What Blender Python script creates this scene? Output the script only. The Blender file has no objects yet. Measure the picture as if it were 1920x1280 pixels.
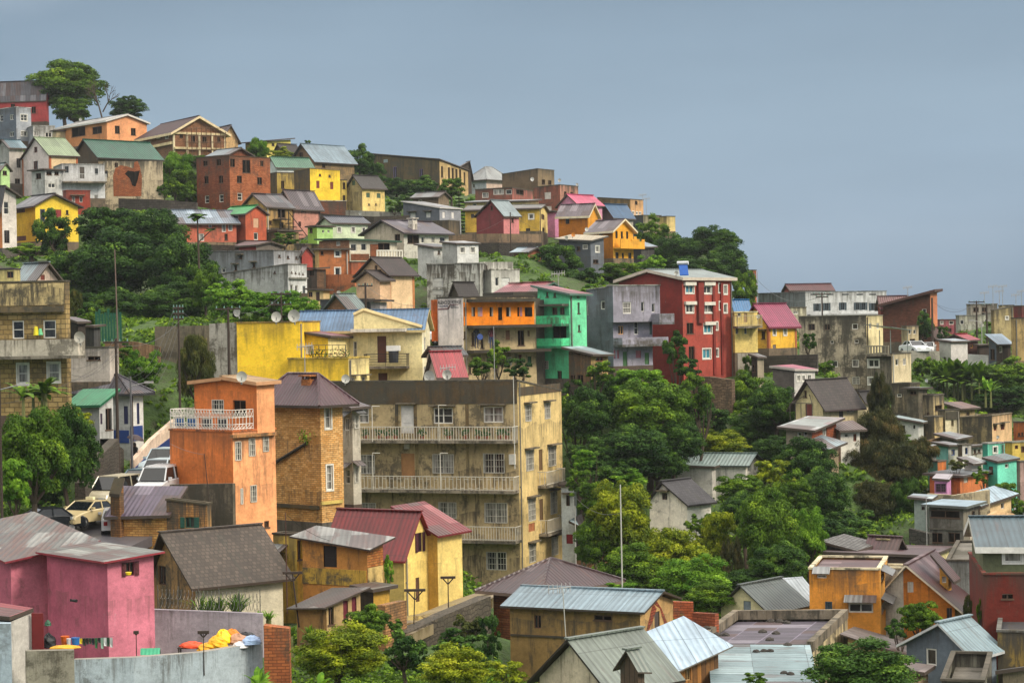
import bpy, math, random
import numpy as np
from mathutils import Vector, Matrix
from mathutils.geometry import tessellate_polygon
R = math.radians
random.seed(7)
sc = bpy.context.scene
col = sc.collection

# ------------------------------------------------------------------ camera
F = 4000.0                       # focal length in pixels of a 1920 px wide frame
PITCH, ROLL = math.atan(40 / F), R(-1.0)
CM = Matrix.Rotation(R(90) - PITCH, 3, 'X') @ Matrix.Rotation(ROLL, 3, 'Z')
cd = bpy.data.cameras.new('camera')
cam = bpy.data.objects.new('camera', cd)
col.objects.link(cam)
cam.matrix_world = CM.to_4x4()
cd.sensor_width = 36
cd.lens = F / 1920 * 36
cd.clip_start = 1
cd.clip_end = 6000
sc.camera = cam

# ------------------------------------------------------------------ sky and sun
SUN_EL, SUN_AZ = R(40), R(118)   # azimuth from +Y towards +X
w = bpy.data.worlds.new('World')
sc.world = w
w.use_nodes = True
nt = w.node_tree
nt.nodes.clear()
def N(nt, t, **k):
    n = nt.nodes.new(t)
    for a, b in k.items():
        setattr(n, a, b)
    return n
def ramp(nt, stops, interp='LINEAR'):
    n = N(nt, 'ShaderNodeValToRGB')
    n.color_ramp.interpolation = interp
    e = n.color_ramp.elements
    e[0].position, e[0].color = stops[0][0], (*stops[0][1], 1)
    e[1].position, e[1].color = stops[-1][0], (*stops[-1][1], 1)
    for p, c in stops[1:-1]:
        x = e.new(p)
        x.color = (*c, 1)
    return n
out = N(nt, 'ShaderNodeOutputWorld')
bg = N(nt, 'ShaderNodeBackground')
sky = N(nt, 'ShaderNodeTexSky', sky_type='NISHITA', sun_disc=False, sun_elevation=SUN_EL, sun_rotation=SUN_AZ)
sky.dust_density = 3.0
skm = N(nt, 'ShaderNodeVectorMath', operation='SCALE')
skm.inputs['Scale'].default_value = 0.08
tc = N(nt, 'ShaderNodeTexCoord')
sx = N(nt, 'ShaderNodeSeparateXYZ')
cl = N(nt, 'ShaderNodeTexNoise')
cl.inputs['Scale'].default_value = 3.0
cl.inputs['Detail'].default_value = 4
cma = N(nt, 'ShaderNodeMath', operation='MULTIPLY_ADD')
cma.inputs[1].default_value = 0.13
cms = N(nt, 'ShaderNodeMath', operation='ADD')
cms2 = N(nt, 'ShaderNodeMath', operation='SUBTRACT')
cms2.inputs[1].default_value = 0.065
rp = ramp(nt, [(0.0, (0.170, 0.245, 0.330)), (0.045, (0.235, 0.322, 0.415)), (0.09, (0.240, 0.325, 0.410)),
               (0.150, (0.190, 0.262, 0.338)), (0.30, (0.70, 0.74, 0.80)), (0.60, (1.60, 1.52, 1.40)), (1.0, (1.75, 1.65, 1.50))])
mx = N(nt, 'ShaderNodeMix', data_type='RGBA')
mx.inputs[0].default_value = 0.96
L_ = nt.links.new
L_(tc.outputs['Generated'], sx.inputs[0])
L_(tc.outputs['Generated'], cl.inputs['Vector'])
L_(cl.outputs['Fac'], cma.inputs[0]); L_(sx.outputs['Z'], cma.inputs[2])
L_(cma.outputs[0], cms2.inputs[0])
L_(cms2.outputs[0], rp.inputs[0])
L_(sky.outputs[0], skm.inputs[0])
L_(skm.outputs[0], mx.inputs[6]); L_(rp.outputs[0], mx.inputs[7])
cl2 = N(nt, 'ShaderNodeTexNoise'); cl2.inputs['Scale'].default_value = 5.0; cl2.inputs['Detail'].default_value = 5
cst = N(nt, 'ShaderNodeVectorMath', operation='MULTIPLY'); cst.inputs[1].default_value = (1, 1, 5)
L_(tc.outputs['Generated'], cst.inputs[0]); L_(cst.outputs[0], cl2.inputs['Vector'])
cmr = N(nt, 'ShaderNodeMapRange'); cmr.inputs[1].default_value = .3; cmr.inputs[2].default_value = .7; cmr.inputs[3].default_value = 1.0; cmr.inputs[4].default_value = 1.09
L_(cl2.outputs['Fac'], cmr.inputs[0])
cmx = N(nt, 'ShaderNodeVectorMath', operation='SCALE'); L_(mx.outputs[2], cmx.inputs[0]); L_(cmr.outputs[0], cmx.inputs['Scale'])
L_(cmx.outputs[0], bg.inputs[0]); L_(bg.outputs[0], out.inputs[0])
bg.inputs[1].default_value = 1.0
sd = bpy.data.lights.new('sun', 'SUN')
sd.energy = 2.4
sd.angle = R(14)
sd.color = (1.0, 0.90, 0.74)
so = bpy.data.objects.new('sun', sd)
col.objects.link(so)
sdir = Vector((math.sin(SUN_AZ) * math.cos(SUN_EL), math.cos(SUN_AZ) * math.cos(SUN_EL), math.sin(SUN_EL)))
so.rotation_euler = sdir.to_track_quat('Z', 'Y').to_euler()
sc.view_settings.view_transform = 'Standard'
sc.view_settings.look = 'None'
sc.view_settings.exposure = 0.36
sc.view_settings.gamma = 1.0
sc.cycles.max_bounces = 6
sc.cycles.diffuse_bounces = 3
sc.cycles.glossy_bounces = 2
sc.cycles.transparent_max_bounces = 8

# ------------------------------------------------------------------ measuring helpers
def ray(px, py):
    v = CM @ Vector(((px - 960) / F, -(py - 640) / F, -1))
    return v / v.y
def pt(px, py, d):
    return ray(px, py) * d
CMT = CM.transposed()
def zat(X, Y, py):
    A = CMT @ Vector((X, Y, 0)); B = CMT @ Vector((0, 0, 1))
    k = 640 - py
    return (k * (-A.z) - F * A.y) / (F * B.y + k * B.z)

# ------------------------------------------------------------------ mesh builder
class MB:
    def __init__(s):
        s.v, s.f, s.m = [], [], []
    def poly(s, pts, m=0):
        n = len(s.v)
        s.v.extend([tuple(p) for p in pts])
        s.f.append(tuple(range(n, n + len(pts))))
        s.m.append(m)
    def box(s, x0, x1, y0, y1, z0, z1, m=0):
        if x0 > x1: x0, x1 = x1, x0
        if y0 > y1: y0, y1 = y1, y0
        if z0 > z1: z0, z1 = z1, z0
        s.slab([(x0, y0, z1), (x1, y0, z1), (x1, y1, z1), (x0, y1, z1)], z1 - z0, m, m)
    def slab(s, pts, t, m=0, ms=1):
        pts = [Vector(p) for p in pts]
        n = len(s.v); k = len(pts)
        s.v.extend([tuple(p) for p in pts] + [(p.x, p.y, p.z - t) for p in pts])
        s.f.append(tuple(range(n, n + k))); s.m.append(m)
        s.f.append(tuple(range(n + 2 * k - 1, n + k - 1, -1))); s.m.append(ms)
        for i in range(k):
            j = (i + 1) % k
            s.f.append((n + i, n + k + i, n + k + j, n + j)); s.m.append(ms)
    def tube(s, a, b, r0, r1=None, n=6, m=0):
        r1 = r0 if r1 is None else r1
        a, b = Vector(a), Vector(b)
        d = (b - a)
        if d.length < 1e-6: return
        d.normalize()
        u = d.cross(Vector((0, 0, 1)))
        if u.length < .01: u = Vector((1, 0, 0))
        u.normalize(); v = d.cross(u)
        k = len(s.v)
        for c, r in ((a, r0), (b, r1)):
            for i in range(n):
                t = 2 * math.pi * i / n
                s.v.append(tuple(c + u * (r * math.cos(t)) + v * (r * math.sin(t))))
        for i in range(n):
            j = (i + 1) % n
            s.f.append((k + i, k + j, k + n + j, k + n + i)); s.m.append(m)
        s.f.append(tuple(range(k + n - 1, k - 1, -1))); s.m.append(m)
        s.f.append(tuple(range(k + n, k + 2 * n))); s.m.append(m)
    def build(s, name, mats, parent=None, rel=None, smooth=False):
        me = bpy.data.meshes.new(name)
        me.from_pydata(s.v, [], s.f)
        if not isinstance(mats, (list, tuple)): mats = [mats]
        for x in mats: me.materials.append(x)
        me.polygons.foreach_set('material_index', [min(x, len(mats) - 1) for x in s.m])
        uv = me.uv_layers.new(name='uv')
        arr = np.empty(len(me.loops) * 2, dtype=np.float32)
        Z = Vector((0, 0, 1))
        vs = s.v; i = 0
        for p in me.polygons:
            nn = p.normal
            if abs(nn.z) > .985: t, b = Vector((1, 0, 0)), Vector((0, 1, 0))
            else:
                t = Z.cross(nn); t.normalize(); b = nn.cross(t)
                if t.x + t.y * 1.01 < 0: t = -t
            for k in p.vertices:
                q = vs[k]
                arr[i] = q[0] * t.x + q[1] * t.y
                arr[i + 1] = q[0] * b.x + q[1] * b.y + q[2] * b.z
                i += 2
        uv.data.foreach_set('uv', arr)
        if smooth: me.polygons.foreach_set('use_smooth', [True] * len(me.polygons))
        o = bpy.data.objects.new(name, me)
        col.objects.link(o)
        if parent is not None: o.parent = parent
        if rel is not None: o.matrix_basis = rel
        return o
def tag(o, label, cat, group=None, kind=None):
    if label: o['label'] = label
    if cat: o['category'] = cat
    if group: o['group'] = group
    if kind: o['kind'] = kind
    return o
def empty(name, M):
    o = bpy.data.objects.new(name, None)
    o.empty_display_size = .5
    col.objects.link(o)
    o.matrix_world = M
    return o

# ------------------------------------------------------------------ materials
def lin(h):
    o = []
    for i in (0, 2, 4):
        c = int(h[i:i + 2], 16) / 255
        o.append(c / 12.92 if c <= .04045 else ((c + .055) / 1.055) ** 2.4)
    return tuple(o)
def mixn(nt, a, b, fac, blend='MIX'):
    n = N(nt, 'ShaderNodeMix', data_type='RGBA', blend_type=blend)
    for s, v in ((0, fac), (6, a), (7, b)):
        if isinstance(v, (int, float)): n.inputs[s].default_value = v
        elif isinstance(v, tuple): n.inputs[s].default_value = (*v, 1)
        else: nt.links.new(v, n.inputs[s])
    return n.outputs[2]
def noise(nt, vec, scale, detail=3, rough=.55):
    n = N(nt, 'ShaderNodeTexNoise')
    n.inputs['Scale'].default_value = scale
    n.inputs['Detail'].default_value = detail
    n.inputs['Roughness'].default_value = rough
    nt.links.new(vec, n.inputs['Vector'])
    return n.outputs['Fac']
def mapr(nt, v, a, b, c=0., d=1.):
    n = N(nt, 'ShaderNodeMapRange')
    n.inputs[1].default_value = a; n.inputs[2].default_value = b
    n.inputs[3].default_value = c; n.inputs[4].default_value = d
    nt.links.new(v, n.inputs[0])
    return n.outputs[0]
def newmat(name):
    m = bpy.data.materials.new(name)
    m.use_nodes = True
    nt = m.node_tree
    nt.nodes.clear()
    o = N(nt, 'ShaderNodeOutputMaterial'); p = N(nt, 'ShaderNodeBsdfPrincipled')
    nt.links.new(p.outputs[0], o.inputs[0])
    return m, nt, p
def uvvec(nt, sx=1, sy=1, rnd=True):
    t = N(nt, 'ShaderNodeTexCoord')
    oi = N(nt, 'ShaderNodeObjectInfo')
    mp = N(nt, 'ShaderNodeVectorMath', operation='MULTIPLY')
    mp.inputs[1].default_value = (sx, sy, 1)
    nt.links.new(t.outputs['UV'], mp.inputs[0])
    if not rnd: return mp.outputs[0]
    ad = N(nt, 'ShaderNodeVectorMath', operation='MULTIPLY_ADD')
    ad.inputs[1].default_value = (1, 1, 1)
    sc_ = N(nt, 'ShaderNodeMath', operation='MULTIPLY'); sc_.inputs[1].default_value = 57.
    nt.links.new(oi.outputs['Random'], sc_.inputs[0])
    cb = N(nt, 'ShaderNodeCombineXYZ')
    nt.links.new(sc_.outputs[0], cb.inputs[0]); nt.links.new(sc_.outputs[0], cb.inputs[2])
    nt.links.new(mp.outputs[0], ad.inputs[0]); nt.links.new(cb.outputs[0], ad.inputs[2])
    return ad.outputs[0]
def bump(nt, p, h, strength, dist=.05):
    b = N(nt, 'ShaderNodeBump')
    b.inputs['Strength'].default_value = strength
    b.inputs['Distance'].default_value = dist
    nt.links.new(h, b.inputs['Height']); nt.links.new(b.outputs[0], p.inputs['Normal'])
_mc = {}
STAIN = (0.045, 0.040, 0.030)
def wall(hexc, st=.35, kind='p', c2=None):
    """weathered wall: p plaster, b brick, k block, s rubble stone, w boards"""
    key = ('wall', hexc, st, kind, c2)
    if key in _mc: return _mc[key]
    m, nt, p = newmat({'p': 'weathered_plaster', 'b': 'brick', 'k': 'cement_block', 's': 'rubble_stone', 'w': 'boards'}[kind])
    c = lin(hexc)
    v1 = uvvec(nt)
    base = c
    hgt = None
    if kind in 'bks':
        bt = N(nt, 'ShaderNodeTexBrick')
        bw, bh, ms = {'b': (.34, .125, .016), 'k': (.62, .30, .03), 's': (.40, .22, .028)}[kind]
        bt.inputs['Scale'].default_value = 1
        bt.inputs['Brick Width'].default_value = bw
        bt.inputs['Row Height'].default_value = bh
        bt.inputs['Mortar Size'].default_value = ms
        bt.inputs['Mortar Smooth'].default_value = .3
        bt.inputs['Bias'].default_value = 0
        cc = lin(c2) if c2 else tuple(x * .62 for x in c)
        bt.inputs['Color1'].default_value = (*c, 1)
        bt.inputs['Color2'].default_value = (*cc, 1)
        bt.inputs['Mortar'].default_value = (*[x * .38 for x in c], 1)
        if kind == 's':
            wv = N(nt, 'ShaderNodeVectorMath', operation='MULTIPLY_ADD')
            nz = N(nt, 'ShaderNodeTexNoise'); nz.inputs['Scale'].default_value = 1.3
            nt.links.new(v1, nz.inputs['Vector'])
            wv.inputs[1].default_value = (.5, .5, .5)
            nt.links.new(nz.outputs['Color'], wv.inputs[0]); nt.links.new(v1, wv.inputs[2])
            nt.links.new(wv.outputs[0], bt.inputs['Vector'])
        else:
            nt.links.new(uvvec(nt, rnd=False), bt.inputs['Vector'])
        base = bt.outputs['Color']; hgt = bt.outputs['Fac']
    if kind == 'w':
        wv = N(nt, 'ShaderNodeTexBrick')
        wv.inputs['Scale'].default_value = 1; wv.inputs['Brick Width'].default_value = .26
        wv.inputs['Row Height'].default_value = 2.6; wv.inputs['Mortar Size'].default_value = .012
        wv.offset = 0.3
        wv.inputs['Color1'].default_value = (*c, 1)
        wv.inputs['Color2'].default_value = (*(lin(c2) if c2 else tuple(x * .45 for x in c)), 1)
        wv.inputs['Mortar'].default_value = (.012, .01, .008, 1)
        nt.links.new(uvvec(nt, rnd=False), wv.inputs['Vector'])
        base = wv.outputs['Color']; hgt = wv.outputs['Fac']
    # broad mottling of old paint
    f = mapr(nt, noise(nt, v1, .55, 6, .72), .34, .66, .72, 1.20)
    base = mixn(nt, base, f, 1.0, 'MULTIPLY')
    nt.links.new  # keep
    fg = mapr(nt, noise(nt, v1, 6., 5, .8), .32, .68, .84, 1.16)
    base = mixn(nt, base, fg, 1.0, 'MULTIPLY')
    # run-off streaks and mould patches
    stv = uvvec(nt, 1.5, .22)
    sf = mapr(nt, noise(nt, stv, 1.0, 6, .75), .60 - .13 * st, .68 - .11 * st, 0, min(.88, .25 + st))
    base = mixn(nt, base, STAIN, sf)
    pf = mapr(nt, noise(nt, v1, .40, 8, .78), .585 - .11 * st, .645 - .09 * st, 0, min(.88, .22 + st))
    base = mixn(nt, base, (.06, .055, .04), pf)
    # drips below storey bands and sills, about every 2.9 m
    if kind in 'pbk':
        tu = N(nt, 'ShaderNodeTexCoord'); su = N(nt, 'ShaderNodeSeparateXYZ'); nt.links.new(tu.outputs['UV'], su.inputs[0])
        d1_ = N(nt, 'ShaderNodeMath', operation='DIVIDE'); d1_.inputs[1].default_value = 2.9; nt.links.new(su.outputs['Y'], d1_.inputs[0])
        wb = N(nt, 'ShaderNodeMath', operation='MULTIPLY_ADD'); wb.inputs[1].default_value = .35; nt.links.new(noise(nt, uvvec(nt, .5, .02), 1.0, 2), wb.inputs[0]); nt.links.new(d1_.outputs[0], wb.inputs[2])
        f1_ = N(nt, 'ShaderNodeMath', operation='FRACT'); nt.links.new(wb.outputs[0], f1_.inputs[0])
        a1_ = N(nt, 'ShaderNodeMath', operation='ADD'); nt.links.new(mapr(nt, noise(nt, uvvec(nt, 3.2, .12), 1.0, 5, .75), .35, .65, -.55, .35), a1_.inputs[0]); nt.links.new(f1_.outputs[0], a1_.inputs[1])
        base = mixn(nt, base, (.07, .058, .04), mapr(nt, a1_.outputs[0], .70, 1.05, 0, min(.8, .08 + 1.3 * st)))
    # mould running down from open parapets (attribute 'run' is 1 at the coping, 0 far below)
    at = N(nt, 'ShaderNodeAttribute', attribute_name='run')
    dn = noise(nt, uvvec(nt, 1.7, .05), 1.0, 6, .75)
    sm = N(nt, 'ShaderNodeMath', operation='ADD'); nt.links.new(mapr(nt, dn, .3, .7, -.95, .40), sm.inputs[0]); nt.links.new(at.outputs['Fac'], sm.inputs[1])
    mu = N(nt, 'ShaderNodeMath', operation='MULTIPLY'); nt.links.new(mapr(nt, sm.outputs[0], .25, .75, 0, min(.95, .35 + st)), mu.inputs[0]); nt.links.new(mapr(nt, at.outputs['Fac'], 0, .15), mu.inputs[1])
    base = mixn(nt, base, (.05, .045, .035), mu.outputs[0])
    # paint worn to pale render
    wf = mapr(nt, noise(nt, uvvec(nt, 1.4, .7), 1.3, 6, .75), .66, .70, 0, .35)
    base = mixn(nt, base, tuple(min(1, x * .5 + .22) for x in c), wf)
    nt.links.new(base, p.inputs['Base Color'])
    p.inputs['Roughness'].default_value = .82
    p.inputs['Specular IOR Level'].default_value = .3
    if hgt is not None:
        inv = N(nt, 'ShaderNodeMath', operation='SUBTRACT'); inv.inputs[0].default_value = 1
        nt.links.new(hgt, inv.inputs[1]); bump(nt, p, inv.outputs[0], .7, .04)
    else:
        bump(nt, p, noise(nt, v1, 5., 6, .7), .35, .05)
    _mc[key] = m
    return m
def plain(hexc, rough=.6, spec=.4, var=.12, name='paint', metal=0.):
    key = ('plain', hexc, rough, spec, name)
    if key in _mc: return _mc[key]
    m, nt, p = newmat(name)
    c = lin(hexc)
    t = N(nt, 'ShaderNodeTexCoord')
    f = mapr(nt, noise(nt, t.outputs['Object'], 2.2, 5, .7), .3, .7, 1 - var * 2, 1 + var)
    nt.links.new(mixn(nt, c, f, 1.0, 'MULTIPLY'), p.inputs['Base Color'])
    p.inputs['Roughness'].default_value = rough
    p.inputs['Specular IOR Level'].default_value = spec
    p.inputs['Metallic'].default_value = metal
    _mc[key] = m
    return m
def roofm(hexc, rust=.3, kind='m', c2=None):
    """m ribbed metal sheet, t clay tile"""
    key = ('roof', hexc, rust, kind, c2)
    if key in _mc: return _mc[key]
    m, nt, p = newmat('clay_tile' if kind == 't' else 'metal_sheet')
    q_ = .5 if kind == 't' else .70
    c = tuple(x * q_ for x in lin(hexc))
    cc = tuple(x * q_ for x in lin(c2)) if c2 else tuple(x * (.72 if kind == 'm' else .68) for x in c)
    v = uvvec(nt, rnd=False); vr = uvvec(nt)
    bt = N(nt, 'ShaderNodeTexBrick')
    bt.inputs['Scale'].default_value = 1
    bt.inputs['Brick Width'].default_value = {'m': .86, 't': .24, 'p': 1.05}[kind]
    bt.inputs['Row Height'].default_value = {'m': 2.3, 't': .24, 'p': 1.5}[kind]
    bt.inputs['Mortar Size'].default_value = .018 if kind == 'm' else .035
    bt.inputs['Bias'].default_value = -.25 if kind == 'm' else 0
    bt.offset = 0 if kind == 'm' else .5
    bt.inputs['Color1'].default_value = (*c, 1); bt.inputs['Color2'].default_value = (*cc, 1)
    bt.inputs['Mortar'].default_value = (*[x * (2.2 if kind == 'p' else .45) for x in c], 1)
    nt.links.new(v, bt.inputs['Vector'])
    base = bt.outputs['Color']
    if kind != 't' and rust > .09:      # odd sheets: newer zinc and old rusty ones
        b2 = N(nt, 'ShaderNodeTexBrick'); b2.offset = 0
        for k_, v_ in (('Scale', 1), ('Brick Width', .86 if kind == 'm' else 1.05), ('Row Height', 2.3 if kind == 'm' else 1.5), ('Mortar Size', 0), ('Bias', 0)): b2.inputs[k_].default_value = v_
        b2.inputs['Color1'].default_value = (0, 0, 0, 1); b2.inputs['Color2'].default_value = (1, 1, 1, 1)
        ov_ = N(nt, 'ShaderNodeVectorMath', operation='ADD'); ov_.inputs[1].default_value = (8.6, 23., 0) if kind == 'm' else (0, 0, 0)
        nt.links.new(v, ov_.inputs[0]); nt.links.new(ov_.outputs[0], b2.inputs['Vector'])
        base = mixn(nt, base, tuple(min(.5, x * 1.5 + .07) for x in c), mapr(nt, b2.outputs['Color'], .80 - .1 * rust, .82 - .1 * rust, 0, .8))
        base = mixn(nt, base, (.07, .04, .035), mapr(nt, b2.outputs['Color'], .10 + .22 * rust, .08 + .22 * rust, 0, .75))
    f = mapr(nt, noise(nt, vr, .5, 5, .65), .3, .7, .72, 1.2)
    base = mixn(nt, base, f, 1., 'MULTIPLY')
    fs = mapr(nt, noise(nt, uvvec(nt, 3.0, .35), 1., 5, .7), .3, .7, .75, 1.2)
    base = mixn(nt, base, fs, 1., 'MULTIPLY')
    rf = mapr(nt, noise(nt, uvvec(nt, 1.6, .35), 1.0, 6, .7), .60 - .15 * rust, .65 - .12 * rust, 0, .25 + .7 * rust)
    base = mixn(nt, base, (.085, .035, .025) if kind == 'm' else (.03, .03, .022), rf)
    if kind == 'm':
        wv = N(nt, 'ShaderNodeTexWave', wave_type='BANDS', bands_direction='X')
        wv.inputs['Scale'].default_value = 1.15
        nt.links.new(v, wv.inputs['Vector'])
        base = mixn(nt, base, mapr(nt, wv.outputs['Fac'], 0, 1, .84, 1.08), 1., 'MULTIPLY')
        bump(nt, p, wv.outputs['Fac'], .6, .05)
        p.inputs['Roughness'].default_value = .42
    else:
        bump(nt, p, bt.outputs['Color'], .9, .06)
        p.inputs['Roughness'].default_value = .7
    nt.links.new(base, p.inputs['Base Color'])
    _mc[key] = m
    return m
def glass(kind='dark'):
    key = ('glass', kind)
    if key in _mc: return _mc[key]
    m, nt, p = newmat('glass_and_painted_dark')
    v = uvvec(nt, 1, 1)
    a, b = {'dark': ((.012, .014, .016), (.05, .05, .048)), 'cur': ((.10, .095, .085), (.36, .34, .31)),
            'teal': ((.03, .16, .22), (.06, .26, .33)), 'void': ((.006, .005, .004), (.02, .016, .012))}[kind]
    f = mapr(nt, noise(nt, uvvec(nt, 3., .5), 1.2, 3), .4, .62)
    nt.links.new(mixn(nt, a, b, f), p.inputs['Base Color'])
    p.inputs['Roughness'].default_value = .9 if kind == 'void' else .12
    if kind == 'void': p.inputs['Specular IOR Level'].default_value = .05  # void is no glass: a matt plate with interior darkness painted in
    _mc[key] = m
    return m
WHITE = 'd9d6cc'

# ------------------------------------------------------------------ buildings
FOOT = []
GROUND = []                      # (x, y, z) where the ground is known
class Block: pass
def W(face, style, *rects, c=None):
    return [(face, style, *r, c) for r in rects]

def window(B, face, u0, u1, z0, z1, style, c, root, n):
    """one window or door as its own part; the opening itself is cut in the wall"""
    s = style[0]
    def q(u, z, d): return (d, u, z) if face == 'L' else (u, d, z)
    def bx(mb, a, b, z_0, z_1, d0, d1, m=0):
        if face == 'L': mb.box(d0, d1, a, b, z_0, z_1, m)
        else: mb.box(a, b, d0, d1, z_0, z_1, m)
    mb = MB(); w_, h_ = u1 - u0, z1 - z0
    fw = min(.075, w_ * .13)
    d0, d1 = .05, .11
    nm = 'window'
    fm = plain(c or WHITE, name='frame_paint')
    pane = glass('dark')
    if s == 'w' or s == 't' or s == 'u':
        bx(mb, u0, u0 + fw, z0, z1, d0, d1); bx(mb, u1 - fw, u1, z0, z1, d0, d1)
        bx(mb, u0 + fw, u1 - fw, z0, z0 + fw, d0, d1); bx(mb, u0 + fw, u1 - fw, z1 - fw, z1, d0, d1)
        nc = max(1, round(w_ / .65)); nr = max(1, round(h_ / .6))
        for i in range(1, nc):
            x = u0 + w_ * i / nc
            bx(mb, x - fw * .45, x + fw * .45, z0 + fw, z1 - fw, d0 + .004, d1)
        if s != 't':
            for i in range(1, nr):
                z = z0 + h_ * i / nr
                bx(mb, u0 + fw, u1 - fw, z - fw * .28, z + fw * .28, d0 + .01, d1)
        # surround standing proud of the wall
        if 'F' in style:
            g = .09
            bx(mb, u0 - g, u0, z0 - g, z1 + g, -.035, d0); bx(mb, u1, u1 + g, z0 - g, z1 + g, -.035, d0)
            bx(mb, u0, u1, z1, z1 + g, -.035, d0); bx(mb, u0, u1, z0 - g, z0, -.035, d0)
        if s == 'u' or (s == 'w' and (n * 7 + int(abs(u0) * 10)) % 3 == 0): pane = glass('cur')
        if s == 't': pane = glass('teal')
    elif s == 'h':
        bx(mb, u0 - .06, u1 + .06, z0 - .08, z0, -.04, .12); pane = glass('void')  # unglazed opening: dark plate painted as the unlit room behind
        bx(mb, u0, u1, z1 - .05, z1, .02, .12)
        fm = plain('5c4636', name='frame_paint')
        bx(mb, (u0 + u1) / 2 - .03, (u0 + u1) / 2 + .03, z0, z1, .06, .1)
    elif s in 'dc':
        nm = 'door' if s == 'd' else 'shutter'
        fm = plain(c or '5a3226', name='leaf_paint'); pane = None
        k = max(1, round(w_ / .7))
        for i in range(k):
            a = u0 + w_ * i / k + .02; b = u0 + w_ * (i + 1) / k - .02
            bx(mb, a, b, z0 + .01, z1 - .02, .06, .1)
            npn = max(2, round(h_ / .6))
            for j in range(npn):
                za = z0 + h_ * j / npn + .08; zb = z0 + h_ * (j + 1) / npn - .05
                if b - a > .25: bx(mb, a + .09, b - .09, za, zb, .045, .06)
        bx(mb, u0, u1, z1 - .02, z1, .03, .1); bx(mb, u0, u0 + .02, z0, z1, .03, .1); bx(mb, u1 - .02, u1, z0, z1, .03, .1)
    elif s in 'sn':
        fm = plain(c or '5a3a30', name='shutter_paint')
        if s == 's':
            sw = w_ * .48
            for a, b in ((u0 - sw, u0 - .01), (u1 + .01, u1 + sw)):
                bx(mb, a, b, z0, z1, -.055, -.01)
                kk = max(3, int(h_ / .16))
                for j in range(kk):
                    z = z0 + h_ * (j + .2) / kk
                    bx(mb, a + .05, b - .05, z, z + h_ / kk * .45, -.075, -.055)
        bx(mb, u0, u0 + fw * .7, z0, z1, d0, d1); bx(mb, u1 - fw * .7, u1, z0, z1, d0, d1)
        bx(mb, u0, u1, z1 - fw * .7, z1, d0 - .004, d1); bx(mb, u0, u1, z0, z0 + fw * .7, d0 - .004, d1)
        bx(mb, (u0 + u1) / 2 - fw * .4, (u0 + u1) / 2 + fw * .4, z0, z1, d0, d1)
    elif s == 'g':
        fm = plain(c or 'c8c4b8', name='grille_metal')
        g = .045; pane = glass('cur' if n % 3 else 'dark')
        for a, b, c_, d in ((u0, u1, z0, z0 + g), (u0, u1, z1 - g, z1), (u0, u0 + g, z0, z1), (u1 - g, u1, z0, z1)):
            bx(mb, a, b, c_, d, -.04, .0)
        k = max(3, round(w_ / .2))
        for i in range(1, k):
            x = u0 + w_ * i / k
            bx(mb, x - .012, x + .012, z0, z1, -.03, -.01)
        for i in range(1, max(3, round(h_ / .42))):
            z = z0 + h_ * i / max(3, round(h_ / .42))
            bx(mb, u0, u1, z - .013, z + .013, -.035, -.012)
        bx(mb, (u0 + u1) / 2 - .05, (u0 + u1) / 2 + .05, z0, z1, .06, .11)
        bx(mb, u0, u0 + .08, z0, z1, .06, .11); bx(mb, u1 - .08, u1, z0, z1, .06, .11)
    ms = [fm]
    if 'A' in style:
        bx(mb, u0 - .22, u1 + .22, z1 + .10, z1 + .19, -.42, 0, 1)
        ms = [fm, wall('6e6454', .8)]
    if 'S' in style:
        bx(mb, u0 - .1, u1 + .1, z0 - .10, z0, -.12, .04, 0)
    if 'M' in style:              # little metal awning on the wall
        a = [q(u0 - .2, z1 + .42, 0), q(u1 + .2, z1 + .42, 0), q(u1 + .2, z1 + .12, -.6), q(u0 - .2, z1 + .12, -.6)]
        mb.slab(a, .03, 1, 1); ms = [fm, roofm('8c8f90', .2)]
    o = mb.build(nm, ms, root, B.rel)
    if pane is not None:
        pm = MB()
        pm.poly([q(u0, z0, .115), q(u1, z0, .115), q(u1, z1, .115), q(u0, z1, .115)])
        po = pm.build('pane', pane, o)
    return o

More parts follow.
